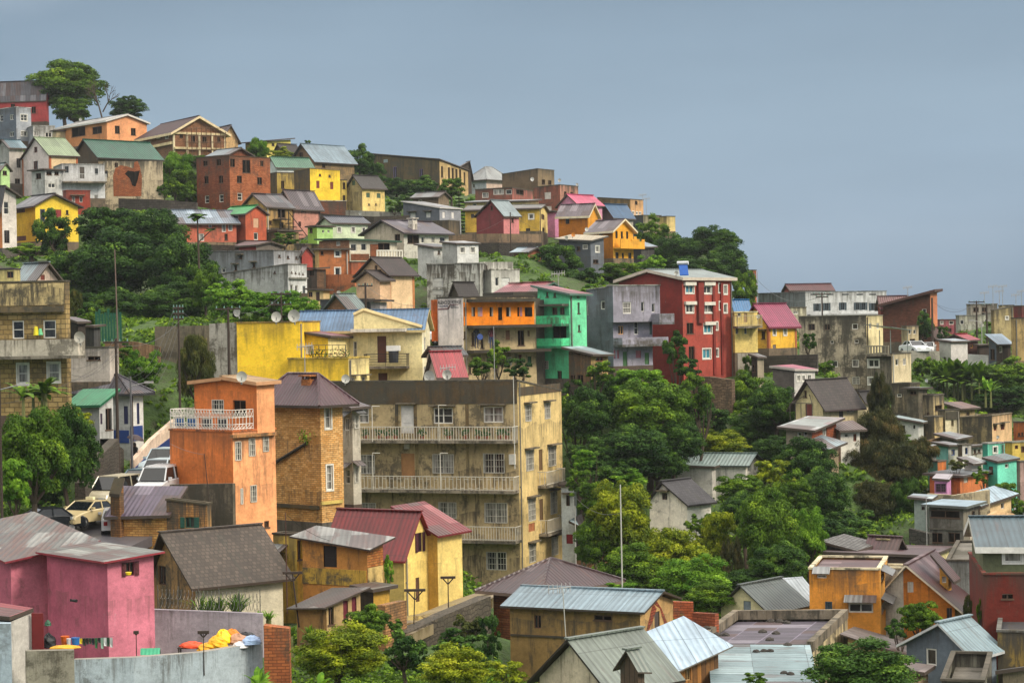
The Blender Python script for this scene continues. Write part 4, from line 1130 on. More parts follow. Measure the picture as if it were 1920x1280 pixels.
lww = H('white rendered hall with sloping parapet above the creeper covered bank', 200, 414, 540, 575, 496, 556, a=28, mat=wall('a8aaa8',.35), matR=wall('c8cac8',.15), roof='flat', yl=514, par=.3, trim='6a6860',
  win=W('R','h',(547,510,2,3),(554,511,2,3),(561,512,2,3),(568,513,2,3)) + W('R','w',(547,541,5,16),(556,543,5,16)) + W('R','d',(570,548,5,24),c='4c5458') + W('L','h',(515,510,3,4)))
strip(lww,'R',541,574,520,523,.25,'8a8880',.5,'cornice')
H('cream room with light metal roof beside the white hall', 196, 577, 606, 618, 545, 570, a=12, mat=wall('d8bc88',.15), roof='shed', yl=545, rc=roofm('a0acb4',.05), ov=.3, win=W('L','d',(596,556,7,18),c='4a3430') + W('L','n',(582,552,8,10),c='8a5a40')) 
H('navy painted flat roofed shop behind the brick attic', 190, 600, 690, 702, 561, 590, a=8, mat=wall('2a3440',.1), roof='flat', par=.05)
H('small pink and grey roofed kiosk right of the navy shop', 189, 695, 712, 725, 566, 590, a=30, mat=wall('a8a0a0',.2), roof='shed', rc=roofm('a84858',.05), ov=.5)
H('red brick gabled shed behind the long grey building', 216, 560, 566, 586, 478, 506, a=62, mat=wall('9a4440',.25), matR=wall('a84840',.25), roof='gR', ya=465, rc=roofm('5c3a3c',.3), ov=.25)
H('low maroon roofed hut above the long grey building', 222, 440, 480, 530, 462, 475, a=30, mat=wall('8a3c38',.3), matR=wall('6c645c',.4), roof='gR', ya=455, rc=roofm('5c3438',.3), ov=.3)
twt = H('two tone cream and orange brick house with white framed windows', 210, 591, 598, 654, 469, 520, a=72, mat=wall('c8a060',.3), matR=wall('b06c40',.2), roof='shed', rc=roofm('5c5856',.2), ov=.4,
  win=W('R','wF',(633,475,10,12),(633,509,10,14)) + W('R','h',(604,474,5,7)))
strip(twt,'R',599,653,471,487,.04,'e0c070',.15,'painted_band') if False else None
strip_wall('low orange garden wall below the two tone house', [(611,515,527,205),(665,514,527,203)], .25, wall('b06a44',.4))
H('small orange red brick outhouse between two cottages', 209, 654, 659, 690, 492, 518, a=65, mat=wall('a85838',.2), roof='flat', par=.02, trim='4a3830')
H('dark brick ruin with open doorway right of the white hall', 204, 575, 594, 611, 505, 535, a=45, mat=wall('5c5048',.7), matR=wall('7a5c44',.6,'b'), roof='shed', yl=506, rc=roofm('4a4644',.4), ov=.3, win=W('L','h',(584,512,8,10)))
pnk = H('pale peach cottage with brown tile roof, lower porch roof and orange chimney pilaster', 194, 672, 729, 776, 513, 562, a=42, mat=wall('c8a684',.15), matR=wall('dcbc94',.15), roof='gL', ya=485, rc=roofm('5a4a48',.15,'t','3f3638'), ov=.4, th=.1, trim='3a2c2c', quoin='b87848',
  win=W('L','h',(705,502,5,9)))
wing(pnk, 192.5, 668, 712, 732, 526, 560, a=42, mat=wall('d0ac88',.12), roof='gL', ya=511, rc=roofm('5a4a48',.15,'t','3f3638'), ov=.35, ground=False)
bkw = H('brick panelled house with green trimmed roofs and white baluster terrace', 217, 598, 655, 744, 450, 505, a=60, mat=wall('a87858',.2,'b'), matR=wall('c8c0ac',.25), roof='shed', yl=452, yr=455, rc=roofm('8a8a84',.2), ov=.4, trim='2a4a38',
  win=W('R','w',(663,464,12,14),(682,463,11,14)) + W('R','h',(720,463,22,14)) + W('L','w',(634,456,8,10)))
strip(bkw,'R',658,692,476,488,.04,'9a5c3c',.2,'brick_panel',wall('9a5c3c',.2,'b')); strip(bkw,'R',694,709,458,486,.04,'9a5c3c',.2,'brick_panel',wall('9a5c3c',.2,'b'))
balcony(bkw,'R',697,746,484,1.2,'balus',c='d8d4c8',h=.8)
gwg = H('grey white gabled house with long dark purple roof, porch and small white chimney', 228, 683, 757, 841, 436, 462, a=42, mat=wall('b8ac98',.3), matR=wall('c4c0b4',.2), roof='gL', ya=416, rc=roofm('544c58',.1), ov=.5, trim='3a3438',
  win=W('R','h',(775,448,22,16)) + W('R','w',(793,450,6,12),(812,450,6,12),(830,450,11,12)) + W('L','h',(745,445,10,12)))
chimney(gwg, 2.2, .8, .7, .1, 'c8c0b4', kind='p')
H('white block with two small windows and a dotted parapet', 208, 829, 857, 897, 459, 495, a=60, mat=wall('9c9c98',.3), matR=wall('ccccc8',.15), roof='shed', yl=456, yr=459, rc=roofm('a8aaac',.1), ov=.2,
  win=W('R','wF',(867,469,8,10),(886,469,8,10)))
H('low white shed with two square openings beside the dotted parapet block', 212, 783, 813, 847, 466, 500, a=50, mat=wall('b8b8b4',.2), matR=wall('c4c4c0',.2), roof='shed', yl=461, rc=roofm('585c5c',.1), ov=.3, win=W('R','h',(823,473,4,6),(837,473,4,6)))
stc = H('heavily mould stained white concrete wall house with blank shutters, centre', 199, 800, 899, 912, 494, 560, a=10, mat=wall('a8a8a2',.72), roof='flat', par=.2, trim='8c8c86', win=W('L','c',(821,530,20,18),(821,548,20,10),c='b0b0ac'))
wht = H('white flat roofed house with open veranda beside the green slope', 200, 898, 921, 974, 506, 548, a=55, mat=wall('a0a09a',.4), matR=wall('c8c6be',.15), roof='flat', par=.02, trim='c8c6bc', win=W('R','w',(932,528,7,16)) + W('R','c',(948,529,16,16),c='c8c8c4'))
wing(wht, 204, 897, 901, 962, 491, 510, a=60, mat=wall('c0beb4',.3), roof='none', ground=False, wname='parapet')
H('little brown tile roofed house in front of the stained concrete wall', 183, 846, 862, 893, 553, 575, a=40, mat=wall('5c5044',.5), roof='gL', ya=533, rc=roofm('4e4644',.2,'t'), ov=.3)
H('half hidden shack with pale tin roof on the green slope', 228, 964, 990, 1014, 473, 486, a=40, mat=wall('8a5038',.3), roof='gR', ya=467, rc=roofm('a0b4c0',.1), ov=.4)
strip_wall('long brown boundary wall on a dark stone base below the red barn', [(782,440,475,240),(936,438,476,239),(1014,439,475,243)], .4, wall('7a6650',.4))
strip_wall('dark stone terrace wall behind the pale green trimmed house', [(600,400,416,247),(650,404,420,246),(700,406,424,245),(768,404,430,246)], .5, wall('4c443c',.6,'s'))
strip_wall('grey fence wall with white gate below the old cream house', [(648,394,406,259),(700,396,410,258),(752,398,414,258)], .3, wall('8a867c',.5))
strip_wall('dark terrace wall under the terracotta and green roofed houses', [(372,458,474,224),(440,460,474,223),(505,458,476,224)], .4, wall('54463c',.6,'s'))
H('sandy coloured flat block between red shed and brick panelled house', 222, 552, 572, 616, 458, 478, a=25, mat=wall('7c6a48',.6), matR=wall('a08c58',.5), roof='flat', par=.1)
H('mossy ochre low house on the bank below the outside stair', 233, 500, 520, 560, 434, 452, a=35, mat=wall('6c5c44',.6), matR=wall('8a7450',.6), roof='shed', rc=roofm('5c5650',.5), ov=.3)
H('pale green fronted little house at the far left edge', 268, -12, 2, 18, 318, 352, a=35, mat=wall('9cb47c',.2), matR=wall('a8c888',.2), roof='gR', ya=308, rc=roofm('8a9c98',.2), ov=.3, win=W('R','h',(9,324,8,8)))
H('stained beige box house between magenta roof and white modern house', 232, 1474, 1482, 1512, 577, 602, a=60, mat=wall('a09c88',.4), matR=wall('c0baa0',.4), roof='flat', par=.05, win=W('R','w',(1492,586,10,6)))
H('concrete lean-to with tin roof below the yellow balcony', 178, 1409, 1420, 1432, 672, 718, a=45, mat=wall('3c3630',.5), matR=wall('9c907c',.5), roof='shed', yl=668, rc=roofm('9aa4a4',.2), ov=.2, win=W('L','h',(1414,690,5,14)))
H('white fronted veranda house under the cream cottage', 156, 1562, 1576, 1612, 808, 834, a=60, mat=wall('a89c8c',.3), matR=wall('c8c4b8',.2), roof='shed', yl=800, yr=806, rc=roofm('6c5c58',.3), ov=.4, win=W('R','n',(1603,820,6,14),c='8a5034') + W('R','w',(1588,816,8,8)))
H('market stall with awnings and red sign shape by the dark sloping house', 238, 1700, 1712, 1728, 630, 652, a=45, mat=wall('8a8068',.4), matR=wall('a89c80',.4), roof='shed', rc=roofm('c0bcb0',.1), ov=.5, win=W('R','h',(1720,640,8,10)))
H('makeshift dark shack with torn tin roof right of the stone clad house', 150, 127, 146, 160, 606, 640, a=40, mat=wall('2c2622',.5,'w'), matR=wall('3c342e',.5,'w'), roof='shed', yl=600, rc=roofm('6c7074',.5), ov=.3)
H('second makeshift shack of grey sheets near the green netting', 153, 156, 176, 188, 614, 650, a=35, mat=wall('4c4c4c',.5,'w'), roof='shed', rc=roofm('5c5854',.6), ov=.3)
H('grey stone hut with slit window below the dark sloping terraces', 175, 1738, 1752, 1764, 836, 850, a=45, mat=wall('5c5448',.6,'s'), roof='shed', rc=roofm('8c9498',.4), ov=.3)
H('tumbled tin roofed hut left of the grey white blue windowed house', 169, 1712, 1738, 1756, 842, 860, a=35, mat=wall('6c6458',.5), roof='shed', yl=846, yr=836, rc=roofm('a0acb0',.4,'m','5c5c5c'), ov=.4)
strip_wall('blackened stone footing under the long brown boundary wall', [(780,456,480,239),(936,455,482,238),(1016,455,478,242)], .3, wall('3c3834',.5,'s'), ground=False)

# ================================================================== upper slope
barn = H('narrow dark red barn gable with pink side and pale metal roof', 246, 893, 944, 973, 404, 440, a=35, mat=wall('7c3a3c',.12), matR=wall('c47c7c',.12), roof='gL', ya=378, rc=roofm('8f9fa4',.08), ov=.25, rp=.42, win=W('L','h',(922,390,4,8)) + W('R','h',(961,413,4,7)))
H('mustard yellow house wrapped around the dark red barn', 257, 872, 1011, 1026, 392, 440, a=8, mat=wall('c4a040',.3), matR=wall('d8c078',.25), roof='gR', ya=386, rc=roofm('6c6a64',.2), ov=.3, win=W('L','wF',(996,406,9,9)) + W('L','n',(886,405,6,8),(990,432,8,8),c='5a5040') + W('R','n',(1018,407,6,10),(1019,436,4,18),c='5a4038'))
H('long low cream house with flat metal roof behind the red barn', 272, 872, 985, 1010, 379, 400, a=15, mat=wall('d0bc88',.2), roof='shed', yl=381, yr=376, rc=roofm('8c9498',.15), ov=.4, win=W('L','w',(890,384,8,5)))
H('red brown brick house with glazed veranda and a lit tube lamp', 290, 891, 960, 999, 352, 378, a=18, mat=wall('7c4c40',.3), matR=wall('9a5c50',.3), roof='flat', par=.1, yl=356, win=W('L','w',(910,366,12,10),(935,360,20,10),(958,360,20,9)) + W('R','h',(975,360,14,9)))
H('brown rendered boxy house with two small windows on the skyline', 304, 941, 1008, 1039, 317, 350, a=32, mat=wall('6a5844',.3), matR=wall('7e6c52',.3), roof='flat', par=.1, yl=327, yr=320, win=W('R','h',(1019,341,6,9),(1031,342,6,8)))
H('cracked red brown house with a single white shuttered window', 284, 1000, 1050, 1084, 347, 400, a=35, mat=wall('8c5444',.35), matR=wall('b0806c',.45), roof='flat', par=.05, yl=352, yr=350, win=W('L','cF',(1027,367,12,13),(1028,391,12,9),c='c8c0b8') + W('R','h',(1060,365,5,12),(1072,366,5,12)))
H('candy pink gabled house with bright rose metal roof', 274, 1046, 1084, 1129, 385, 412, a=45, mat=wall('c084a0',.06), matR=wall('d898b0',.06), roof='gL', ya=367, rc=roofm('cc5478',.0), ov=.3)
H('lower pink annex with rose lean-to roof beside the pink gabled house', 266, 1025, 1040, 1050, 398, 423, a=50, mat=wall('b87898',.08), matR=wall('b87898',.08), roof='shed', rc=roofm('cc5478',.0), ov=.4, win=W('R','w',(1045,405,4,7)))
H('white blue hip roofed house far behind on the skyline', 345, 879, 912, 954, 337, 375, a=40, mat=wall('b4bcc0',.1), matR=wall('c8b0a0',.1), roof='hip', ya=313, rc=roofm('a0a4a4',.05), ov=.6, ridge=.3, win=W('L','w',(888,349,4,8)) + W('L','w',(890,368,8,5)))
chu = H('long blackened stone church with pointed windows and a pale end wall', 332, 694, 824, 880, 301, 372, a=32, mat=wall('5e5038',.85), matR=wall('b89c6c',.25), roof='shed', yl=290, yr=322, rc=wall('3f3830',.5), ov=.25, name='church', cat='church',
  win=W('L','n',(741,323,7,20),(790,325,7,16),(820,330,1,1),c='6a5a90') + W('L','c',(723,302,8,6),c='8c9ca0') + W('R','h',(829,322,4,20),(842,325,4,22),(849,326,4,22),(856,328,4,22),(863,333,4,30),(871,335,3,24)))
chimney(chu, 1.0, chu.wl*.62, 1.0, .5, '8a4434')
H('triangular dark metal roof piece against the far end of the church', 338, 846, 850, 884, 322, 340, a=70, mat=wall('4a4038',.4), roof='gR', ya=305, rp=.9, rc=roofm('4c4440',.2), ov=.3)
H('blue grey house with low roof line and four white shutters above the tile roofs', 253, 756, 824, 864, 391, 425, a=35, mat=wall('5c6068',.12), matR=wall('8a8c92',.12), roof='shed', yl=379, yr=393, rc=roofm('8c8c8c',.1), ov=.2, th=.1, trim='c0bcb4', win=W('L','dA',(774,405,10,12),(803,403,8,10),c='d0ccc8') + W('R','d',(832,403,5,12),(849,404,5,12),c='d8d4d0'))
H('brown concrete terrace block under the blue grey house', 243, 770, 842, 862, 414, 455, a=25, mat=wall('6a5c48',.45), roof='flat', par=.1, win=W('R','w',(848,440,6,8)))
H('small stained shed with striped metal roof on the terrace', 270, 774, 822, 842, 370, 386, a=30, mat=wall('6a5a4c',.5), matR=wall('7c6c58',.5), roof='gR', ya=362, rc=roofm('84888a',.3), ov=.3, win=W('L','w',(788,378,7,7)))
H('old cream house with grey tile roof and green shutters', 265, 650, 679, 721, 352, 394, a=45, mat=wall('9c8c60',.4), matR=wall('e0c47c',.12), roof='gL', ya=331, rc=roofm('5f5a58',.2,'t'), ov=.3, win=W('L','c',(663,343,6,9),c='4a6048') + W('R','cF',(690,366,7,9),(710,367,7,9),c='4a6048') + W('R','h',(692,383,3,3),(705,383,3,3)))
H('bright lemon yellow box house with four small openings', 268, 551, 581, 637, 316, 376, a=62, mat=wall('5f5034',.6), matR=wall('f0ca3c',.03), roof='flat', par=.1, trim='7a6a48', yr=320, win=W('R','h',(600,328,4,4),(618,330,4,4)) + W('R','dF',(596,346,6,14),(622,348,6,14),c='7a3428'))
H('dull yellow stained block left of the lemon yellow box', 274, 506, 519, 552, 324, 368, a=60, mat=wall('6c5c40',.6), matR=wall('b09850',.35), roof='flat', par=.1, win=W('R','h',(530,346,6,14)))
H('brick base wall with white ledge under the lemon yellow box', 262, 590, 600, 650, 377, 398, a=65, mat=wall('7c4c38',.4,'b'), roof='flat', par=.02, trim='b0a898')
H('slim yellow open sided stair tower beside the lemon yellow box', 266, 638, 641, 650, 338, 385, a=60, mat=wall('c8ac54',.2), roof='flat', par=.02, win=W('R','h',(645,348,5,12),(645,372,5,12)))
H('white walled house with pale green roof behind the brick blocks', 287, 500, 519, 586, 314, 330, a=60, mat=wall('b0b8b8',.1), matR=wall('c8ccc8',.1), roof='gL', ya=297, rc=roofm('4f7c64',.05), ov=.3)
H('tall brown gable house with large pale blue metal roof on the skyline', 293, 546, 590, 664, 301, 345, a=42, mat=wall('7c6048',.35), matR=wall('8a7250',.35), roof='gL', ya=272, rc=roofm('8298a6',.06), ov=.4, trim='3a302c', win=W('L','h',(564,291,7,11)) + W('R','h',(607,311,6,7)))
H('unfinished red brick house of three storeys with empty window holes', 265, 368, 430, 506, 293, 396, a=42, mat=wall('8c5034',.3,'b','743c26'), matR=wall('b87048',.2,'b','94502e'), roof='flat', par=.3, trim='4c3828', yl=297, yr=297,
  win=W('L','h',(387,337,8,14),(414,336,8,14),(410,304,8,12),(385,306,8,10)) + W('L','w',(388,374,8,14),(415,372,8,14)) + W('R','h',(436,305,9,15),(462,312,15,24),(491,306,6,10),(449,336,9,13),(487,339,9,13)) + W('R','w',(450,369,9,14)))
H('flat grey metal roof pavilion on top of the brick house', 268, 392, 430, 470, 290, 300, a=42, mat=wall('8c5034',.3,'b'), roof='gR', ya=280, rc=roofm('7c8a92',.1), ov=.4) 
pA = H('ochre gabled cottage with dark and tin patched roof and a black outside stair', 242, 454, 499, 548, 388, 432, a=42, mat=wall('b89458',.4), matR=wall('b08c54',.45), roof='gL', ya=366, rc=roofm('4c464a',.25,'m','7a8890'), ov=.3, win=W('R','h',(507,417,5,7),(528,400,14,16),(528,422,8,10)))
mb=MB()
for i in range(7): mb.box(2.2+i*.45,2.6+i*.45,-1.3,-.2,1.2-i*.42,1.28-i*.42)
mb.tube((2.2,-1.3,2.1),(5.2,-1.3,-.8),.05); mb.box(.9,2.3,-1.3,-.05,1.2,1.3)
for x in (1.0,2.2): mb.box(x,x+.08,-1.3,-1.22,-2,2.2)
mb.build('outside_stair',plain('241e1c',name='timber'),pA.root)
H('pink washed cottage with dark purple brown roof', 246, 520, 550, 601, 388, 432, a=40, mat=wall('7c5044',.4), matR=wall('c08878',.3), roof='gL', ya=359, rc=roofm('4e4248',.15), ov=.35, win=W('R','h',(567,393,5,8)) + W('R','n',(562,420,5,9),c='6a4038'))
H('brick red house with bright green roof and a tiny balcony', 231, 417, 460, 499, 401, 455, a=40, mat=wall('8a4430',.3), matR=wall('b4583c',.22), roof='gR', ya=388, rc=roofm('2f9a50',.0), ov=.3, win=W('L','u',(443,408,8,12)) + W('R','d',(480,418,10,18),c='c8a080') + W('R','w',(480,443,8,14)))
H('long terracotta house with striped pale tin roof and curtained balcony', 228, 308, 332, 443, 418, 463, a=62, mat=wall('a05040',.25), matR=wall('b4604a',.25), roof='gL', ya=397, rc=roofm('8494a4',.15,'m','6c6870'), ov=.4, win=W('R','u',(420,426,8,18),(432,425,8,16),(394,423,6,8)) + W('R','w',(378,445,10,14)) + W('R','h',(424,444,6,12)))
H('pale green trimmed house with dark slate purple roof', 235, 597, 623, 689, 420, 446, a=60, mat=wall('b8c4a8',.1), matR=wall('c8d4b4',.08), roof='gL', ya=409, rc=roofm('4c505c',.08), ov=.3, win=W('R','wF',(636,431,6,9),(662,431,6,9),(682,431,5,8)))
H('lime green flat annex with white wall next to the pale green house', 231, 577, 594, 624, 426, 454, a=50, mat=wall('8cb048',.15), matR=wall('a8cc80',.12), roof='shed', rc=roofm('5c7c68',.1), ov=.25, win=W('R','w',(606,434,4,5),(616,434,4,5)) + W('L','h',(583,432,6,8)))
# upper left
H('white house with orange brick corners and steep sage green roof', 272, 42, 93, 145, 291, 356, a=48, mat=wall('c8bcb8',.12), matR=wall('d0b48c',.1), roof='gL', ya=260, rc=roofm('8a9c78',.03), ov=.3, trim='3c2c28', quoin='a85c34', win=W('L','nF',(67,312,8,20),(67,281,6,11),c='6a3c30'))
H('pale house with blue grey roofs and a small white balcony, left edge', 276, -5, 17, 44, 276, 350, a=45, mat=wall('9c9c98',.3), matR=wall('c0b8b0',.3), roof='gL', ya=264, rc=roofm('4f6c78',.1), ov=.4, win=W('R','n',(35,306,8,18),c='5a5450') + W('R','h',(33,342,10,14)))
wb = H('white two storey house with long railed balcony under the green roof', 257, 100, 116, 196, 308, 380, a=68, mat=wall('b0b0ac',.2), matR=wall('c4c4c4',.15), roof='flat', par=.02, trim='8c8c88',
  win=W('R','n',(125,318,7,12),(181,322,6,12),c='3c4444') + W('R','d',(154,324,9,22),c='4c443c') + W('R','h',(131,367,14,11),(149,368,10,11)) + W('R','w',(180,371,8,11)))
balcony(wb,'R',116,197,341,1.1,'bars',c='b8b8b4',h=.9)
H('cluttered white annex with sheltered terrace left of the white balcony house', 255, 59, 84, 116, 320, 374, a=45, mat=wall('a8a8a4',.3), matR=wall('bcbcb8',.25), roof='shed', rc=roofm('5c6064',.3), ov=.4, win=W('R','h',(92,320,10,16),(106,321,8,14)) + W('R','w',(97,348,14,9)) + W('L','h',(72,330,10,10)))
H('small oxblood flat roofed house with two narrow windows below the white house', 250, 118, 124, 169, 358, 382, a=65, mat=wall('8a3428',.15), matR=wall('943c2c',.12), roof='flat', par=.02, trim='7a3024', win=W('R','wA',(138,374,6,11),(152,374,6,11)))
H('yellow house with grey ribbed gable roof and red doors, above the big dark tree', 238, 29, 66, 146, 386, 458, a=50, mat=wall('c8a024',.15), matR=wall('e2c03c',.10), roof='gR', ya=366, rp=.42, rc=roofm('5a5a60',.15), ov=.5, trim='3a3030',
  win=W('R','w',(80,404,10,24),c='7c8080') + W('R','d',(107,403,16,20),c='8a3030') + W('R','h',(126,398,5,8)) + W('L','c',(39,395,16,8),(40,447,18,9),c='5a3028'))
H('white and orange corner house with dark eaves at the left edge', 234, -30, 3, 30, 366, 470, a=40, mat=wall('c87c48',.15), matR=wall('ccc4bc',.1), roof='gR', ya=352, rp=.1, rc=roofm('3c3838',.2), ov=.5, win=W('R','w',(12,390,10,24)) + W('R','n',(13,444,10,24),c='4a3c38'))
grh = H('long house with emerald green roof and dark stained gable', 279, 136, 184, 302, 295, 330, a=48, mat=wall('4c4030',.6), matR=wall('7c6c54',.5), roof='gL', ya=264, rc=roofm('1f5c48',.02), ov=.35, trim='2c2420')
rui = H('crumbling pale wall with exposed brick breach and arched opening', 264, 192, 196, 305, 302, 374, a=75, mat=wall('a89878',.5), matR=wall('b4a488',.55), roof='none', wr=None, name='ruined_wall', cat='ruin', win=W('R','h',(218,309,6,8)) + W('R','n',(199,326,6,12),c='2c2c30'))
mb=MB(); q_=[]
for x,y in ((213,368),(212,330),(216,316),(226,310),(238,312),(250,316),(252,304),(258,302),(262,312),(266,330),(265,368)):
    u,z=rui.hit('R',x,y); q_.append((u,-.03,z))
mb.poly(q_); mb.build('bare_brick_patch',wall('a0603c',.3,'b','884a2c'),rui.root)
mb=MB(); q_=[]
for x,y in ((234,326),(240,320),(252,322),(262,320),(258,338),(254,350),(248,348),(244,336)):
    u,z=rui.hit('R',x,y); q_.append((u,-.05,z))
mb.poly(q_); mb.build('breach',glass('void'),rui.root)  # flat dark sheet on the wall, painted as unlit depth
strip_wall('dark block retaining wall under the ruined house', [(222,372,402,262),(300,374,400,259),(368,380,400,258)], .5, wall('57504a',.3,'k'))
H('salmon orange house with white roof edge and four dark windows on the hill top', 312, 108, 200, 275, 229, 272, a=48, mat=wall('c08050',.06), matR=wall('e09c6c',.06), roof='gR', ya=218, rc=roofm('a8a8a4',.1), ov=.4, trim='c8c4bc', th=.25,
  win=W('L','h',(147,247,26,17),(182,244,18,13)) + W('R','h',(220,243,9,14),(250,247,9,13)))
sca = H('unfinished brick villa with cream beams, red roof and timber scaffolding', 302, 260, 325, 423, 250, 294, a=58, mat=wall('8a6448',.15,'b'), matR=wall('9a6c4c',.12,'b'), roof='gR', ya=223, rc=roofm('5c3032',.1,'t'), ov=.6, trim='d8c49c', th=.35, rp=.47, quoin='d8c8a4',
  win=W('L','wF',(275,258,8,8),(297,255,6,8),(313,255,5,9)) + W('R','hF',(362,260,8,14),(384,262,9,11),(340,254,6,9),(410,262,5,10)))
strip(sca,'L',261,324,272,277,.35,'d4c094',.1,'beam'); strip(sca,'R',326,422,277,281,.35,'d4c094',.1,'beam'); strip(sca,'R',326,422,249,253,.2,'d4c094',.1,'beam')
for x in (350,373,397): strip(sca,'R',x-1.5,x+1.5,250,292,.25,'d8c8a4',.1,'column')
mb=MB()
for x in range(345,420,9):
    u,z=sca.hit('R',x,292); u2,z2=sca.hit('R',x,236+abs(x-375)*.3); mb.tube((u,-1.2,z),(u,-1.2,z2),.06)
for y in (242,256,268,282):
    u,z=sca.hit('R',342,y); u2,z2=sca.hit('R',418,y); mb.tube((u,-1.25,z),(u2,-1.25,z2),.05)
mb.build('scaffolding',plain('5c4028',name='timber'),sca.root)
H('second maroon roofed gable of pale brick behind the scaffolded villa', 316, 392, 418, 446, 262, 296, a=60, mat=wall('9a7c58',.2), matR=wall('c4a070',.25), roof='gR', ya=237, rc=roofm('4c3436',.1), ov=.4)
H('dark red house with long weathered metal roof at the top left', 345, -40, 86, 91, 185, 232, a=8, mat=wall('9a3c3c',.2), roof='gR', ya=153, rc=roofm('57555c',.45), ov=.12, win=W('L','h',(63,206,8,12),(24,200,8,10)))
H('grey blue concrete house with white trimmed corners at the top left', 328, -30, 30, 58, 201, 270, a=42, mat=wall('5c6470',.2), matR=wall('9a9ea4',.15), roof='flat', par=.02, trim='b0b0ac', win=W('L','w',(3,222,6,12),(22,220,7,10),(22,252,8,9)) + W('R','wF',(45,221,12,12),(45,251,11,9)))
H('pale grey terrace block with blue awning right of the grey blue house', 326, 40, 62, 103, 236, 272, a=65, mat=wall('8c9096',.2), matR=wall('a8a8a4',.25), roof='flat', par=.5, trim='9a9a94', win=W('R','w',(67,251,12,10),(91,253,12,9)))
H('cream lean-to beside the salmon orange house', 320, 98, 104, 130, 246, 268, a=60, mat=wall('a89878',.4), roof='shed', rc=roofm('8a8a80',.2), ov=.3)
H('dark green canopy house with yellow wall in the trees on the skyline', 318, 460, 500, 545, 266, 285, a=30, mat=wall('8a8448',.2), matR=wall('c8b860',.1), roof='shed', yr=262, rc=roofm('2c4838',.1), ov=.5, win=W('R','h',(512,271,5,5),(524,272,5,5)))
H('low brown tiled roof between skyline bushes', 306, 516, 530, 560, 284, 296, a=50, mat=wall('5c4c40',.4), roof='gL', ya=272, rc=roofm('4a403e',.2,'t'), ov=.3)
# ridge right of centre
o1 = H('tall burnt ochre house with white fascia and one dark window', 258, 1047, 1102, 1121, 405, 442, a=24, mat=wall('b06c20',.15), matR=wall('d89430',.1), roof='gR', ya=386, rc=roofm('6c6068',.1), ov=.35, trim='d4c8ac', th=.25, win=W('L','n',(1064,414,7,12),c='2c2c30'))
o2 = H('small ochre yellow house with scalloped balcony and three arched windows', 242, 1103, 1149, 1187, 434, 490, a=42, mat=wall('b87420',.1), matR=wall('e4a430',.06), roof='gR', ya=415, rc=roofm('6a6068',.1), ov=.4, trim='dccfb0', th=.22,
  win=W('R','n',(1156,440,4,14),(1166,441,4,14),(1176,441,4,14),(1157,479,6,12),(1168,480,4,12),(1181,480,6,12),c='3a3430') + W('L','h',(1126,440,8,6)))
mb=MB(); u,z=o2.hit('R',1150,464); u2,_=o2.hit('R',1195,464); n_=9
for i in range(n_):
    a_=u+(u2-u)*i/n_; b_=u+(u2-u)*(i+1)/n_; mb.box(a_+.002,b_-.002,-1.1,-1.0,z,z+.95+.28*math.sin(i*1.57))
mb.box(u,u2,-1.1,-.01,z-.15,z-.003); mb.build('balcony',wall('e0a034',.08),o2.root)
H('dark grey timber and concrete house with tan roof and white window frames', 238, 1048, 1107, 1132, 452, 520, a=35, mat=wall('4a4e54',.2), matR=wall('5f646c',.2), roof='shed', yl=450, yr=446, rc=roofm('c0b090',.05), ov=.4, trim='4c4844', win=W('R','wF',(1120,467,7,11)) + W('L','u',(1097,463,10,9)) + W('L','h',(1085,466,6,8)) + W('R','h',(1117,490,10,7)))
H('brown and peach flat roofed house with two skyline aerials', 304, 1120, 1182, 1206, 374, 412, a=35, mat=wall('8a7048',.35), matR=wall('c89c6c',.15), roof='flat', par=.02, yl=371, win=W('R','h',(1193,380,5,6)) + W('R','wF',(1187,399,3,5),(1194,400,3,5),(1200,400,3,5)))
H('house with deep blue metal roof between ochre and peach houses', 277, 1122, 1150, 1187, 407, 432, a=45, mat=wall('5c5450',.3), matR=wall('9a948c',.2), roof='gL', ya=385, rc=roofm('3f6488',.03), ov=.3)
H('small dark shed with corrugated walls beside the scalloped balcony', 250, 1186, 1202, 1227, 464, 486, a=45, mat=wall('2c2c30',.2), matR=wall('4c4a48',.3,'w'), roof='shed', yl=458, rc=roofm('8494a0',.1), ov=.3)
H('low grey house with parapet on the ridge beside the yellow turret house', 302, 1185, 1206, 1240, 404, 430, a=50, mat=wall('3c444c',.2), matR=wall('8a8468',.3), roof='flat', par=.02)
H('pale yellow turret like house almost hidden by ridge trees', 298, 1236, 1250, 1266, 406, 440, a=50, mat=wall('b09c60',.2), matR=wall('d8c080',.15), roof='flat', par=.05)
H('terracotta corner with white window peeping over the ridge tree', 262, 1405, 1412, 1418, 507, 530, a=50, ground=False, ext=10, mat=wall('b06444',.1), roof='flat', par=.02, win=W('R','w',(1415,515,3,6)))
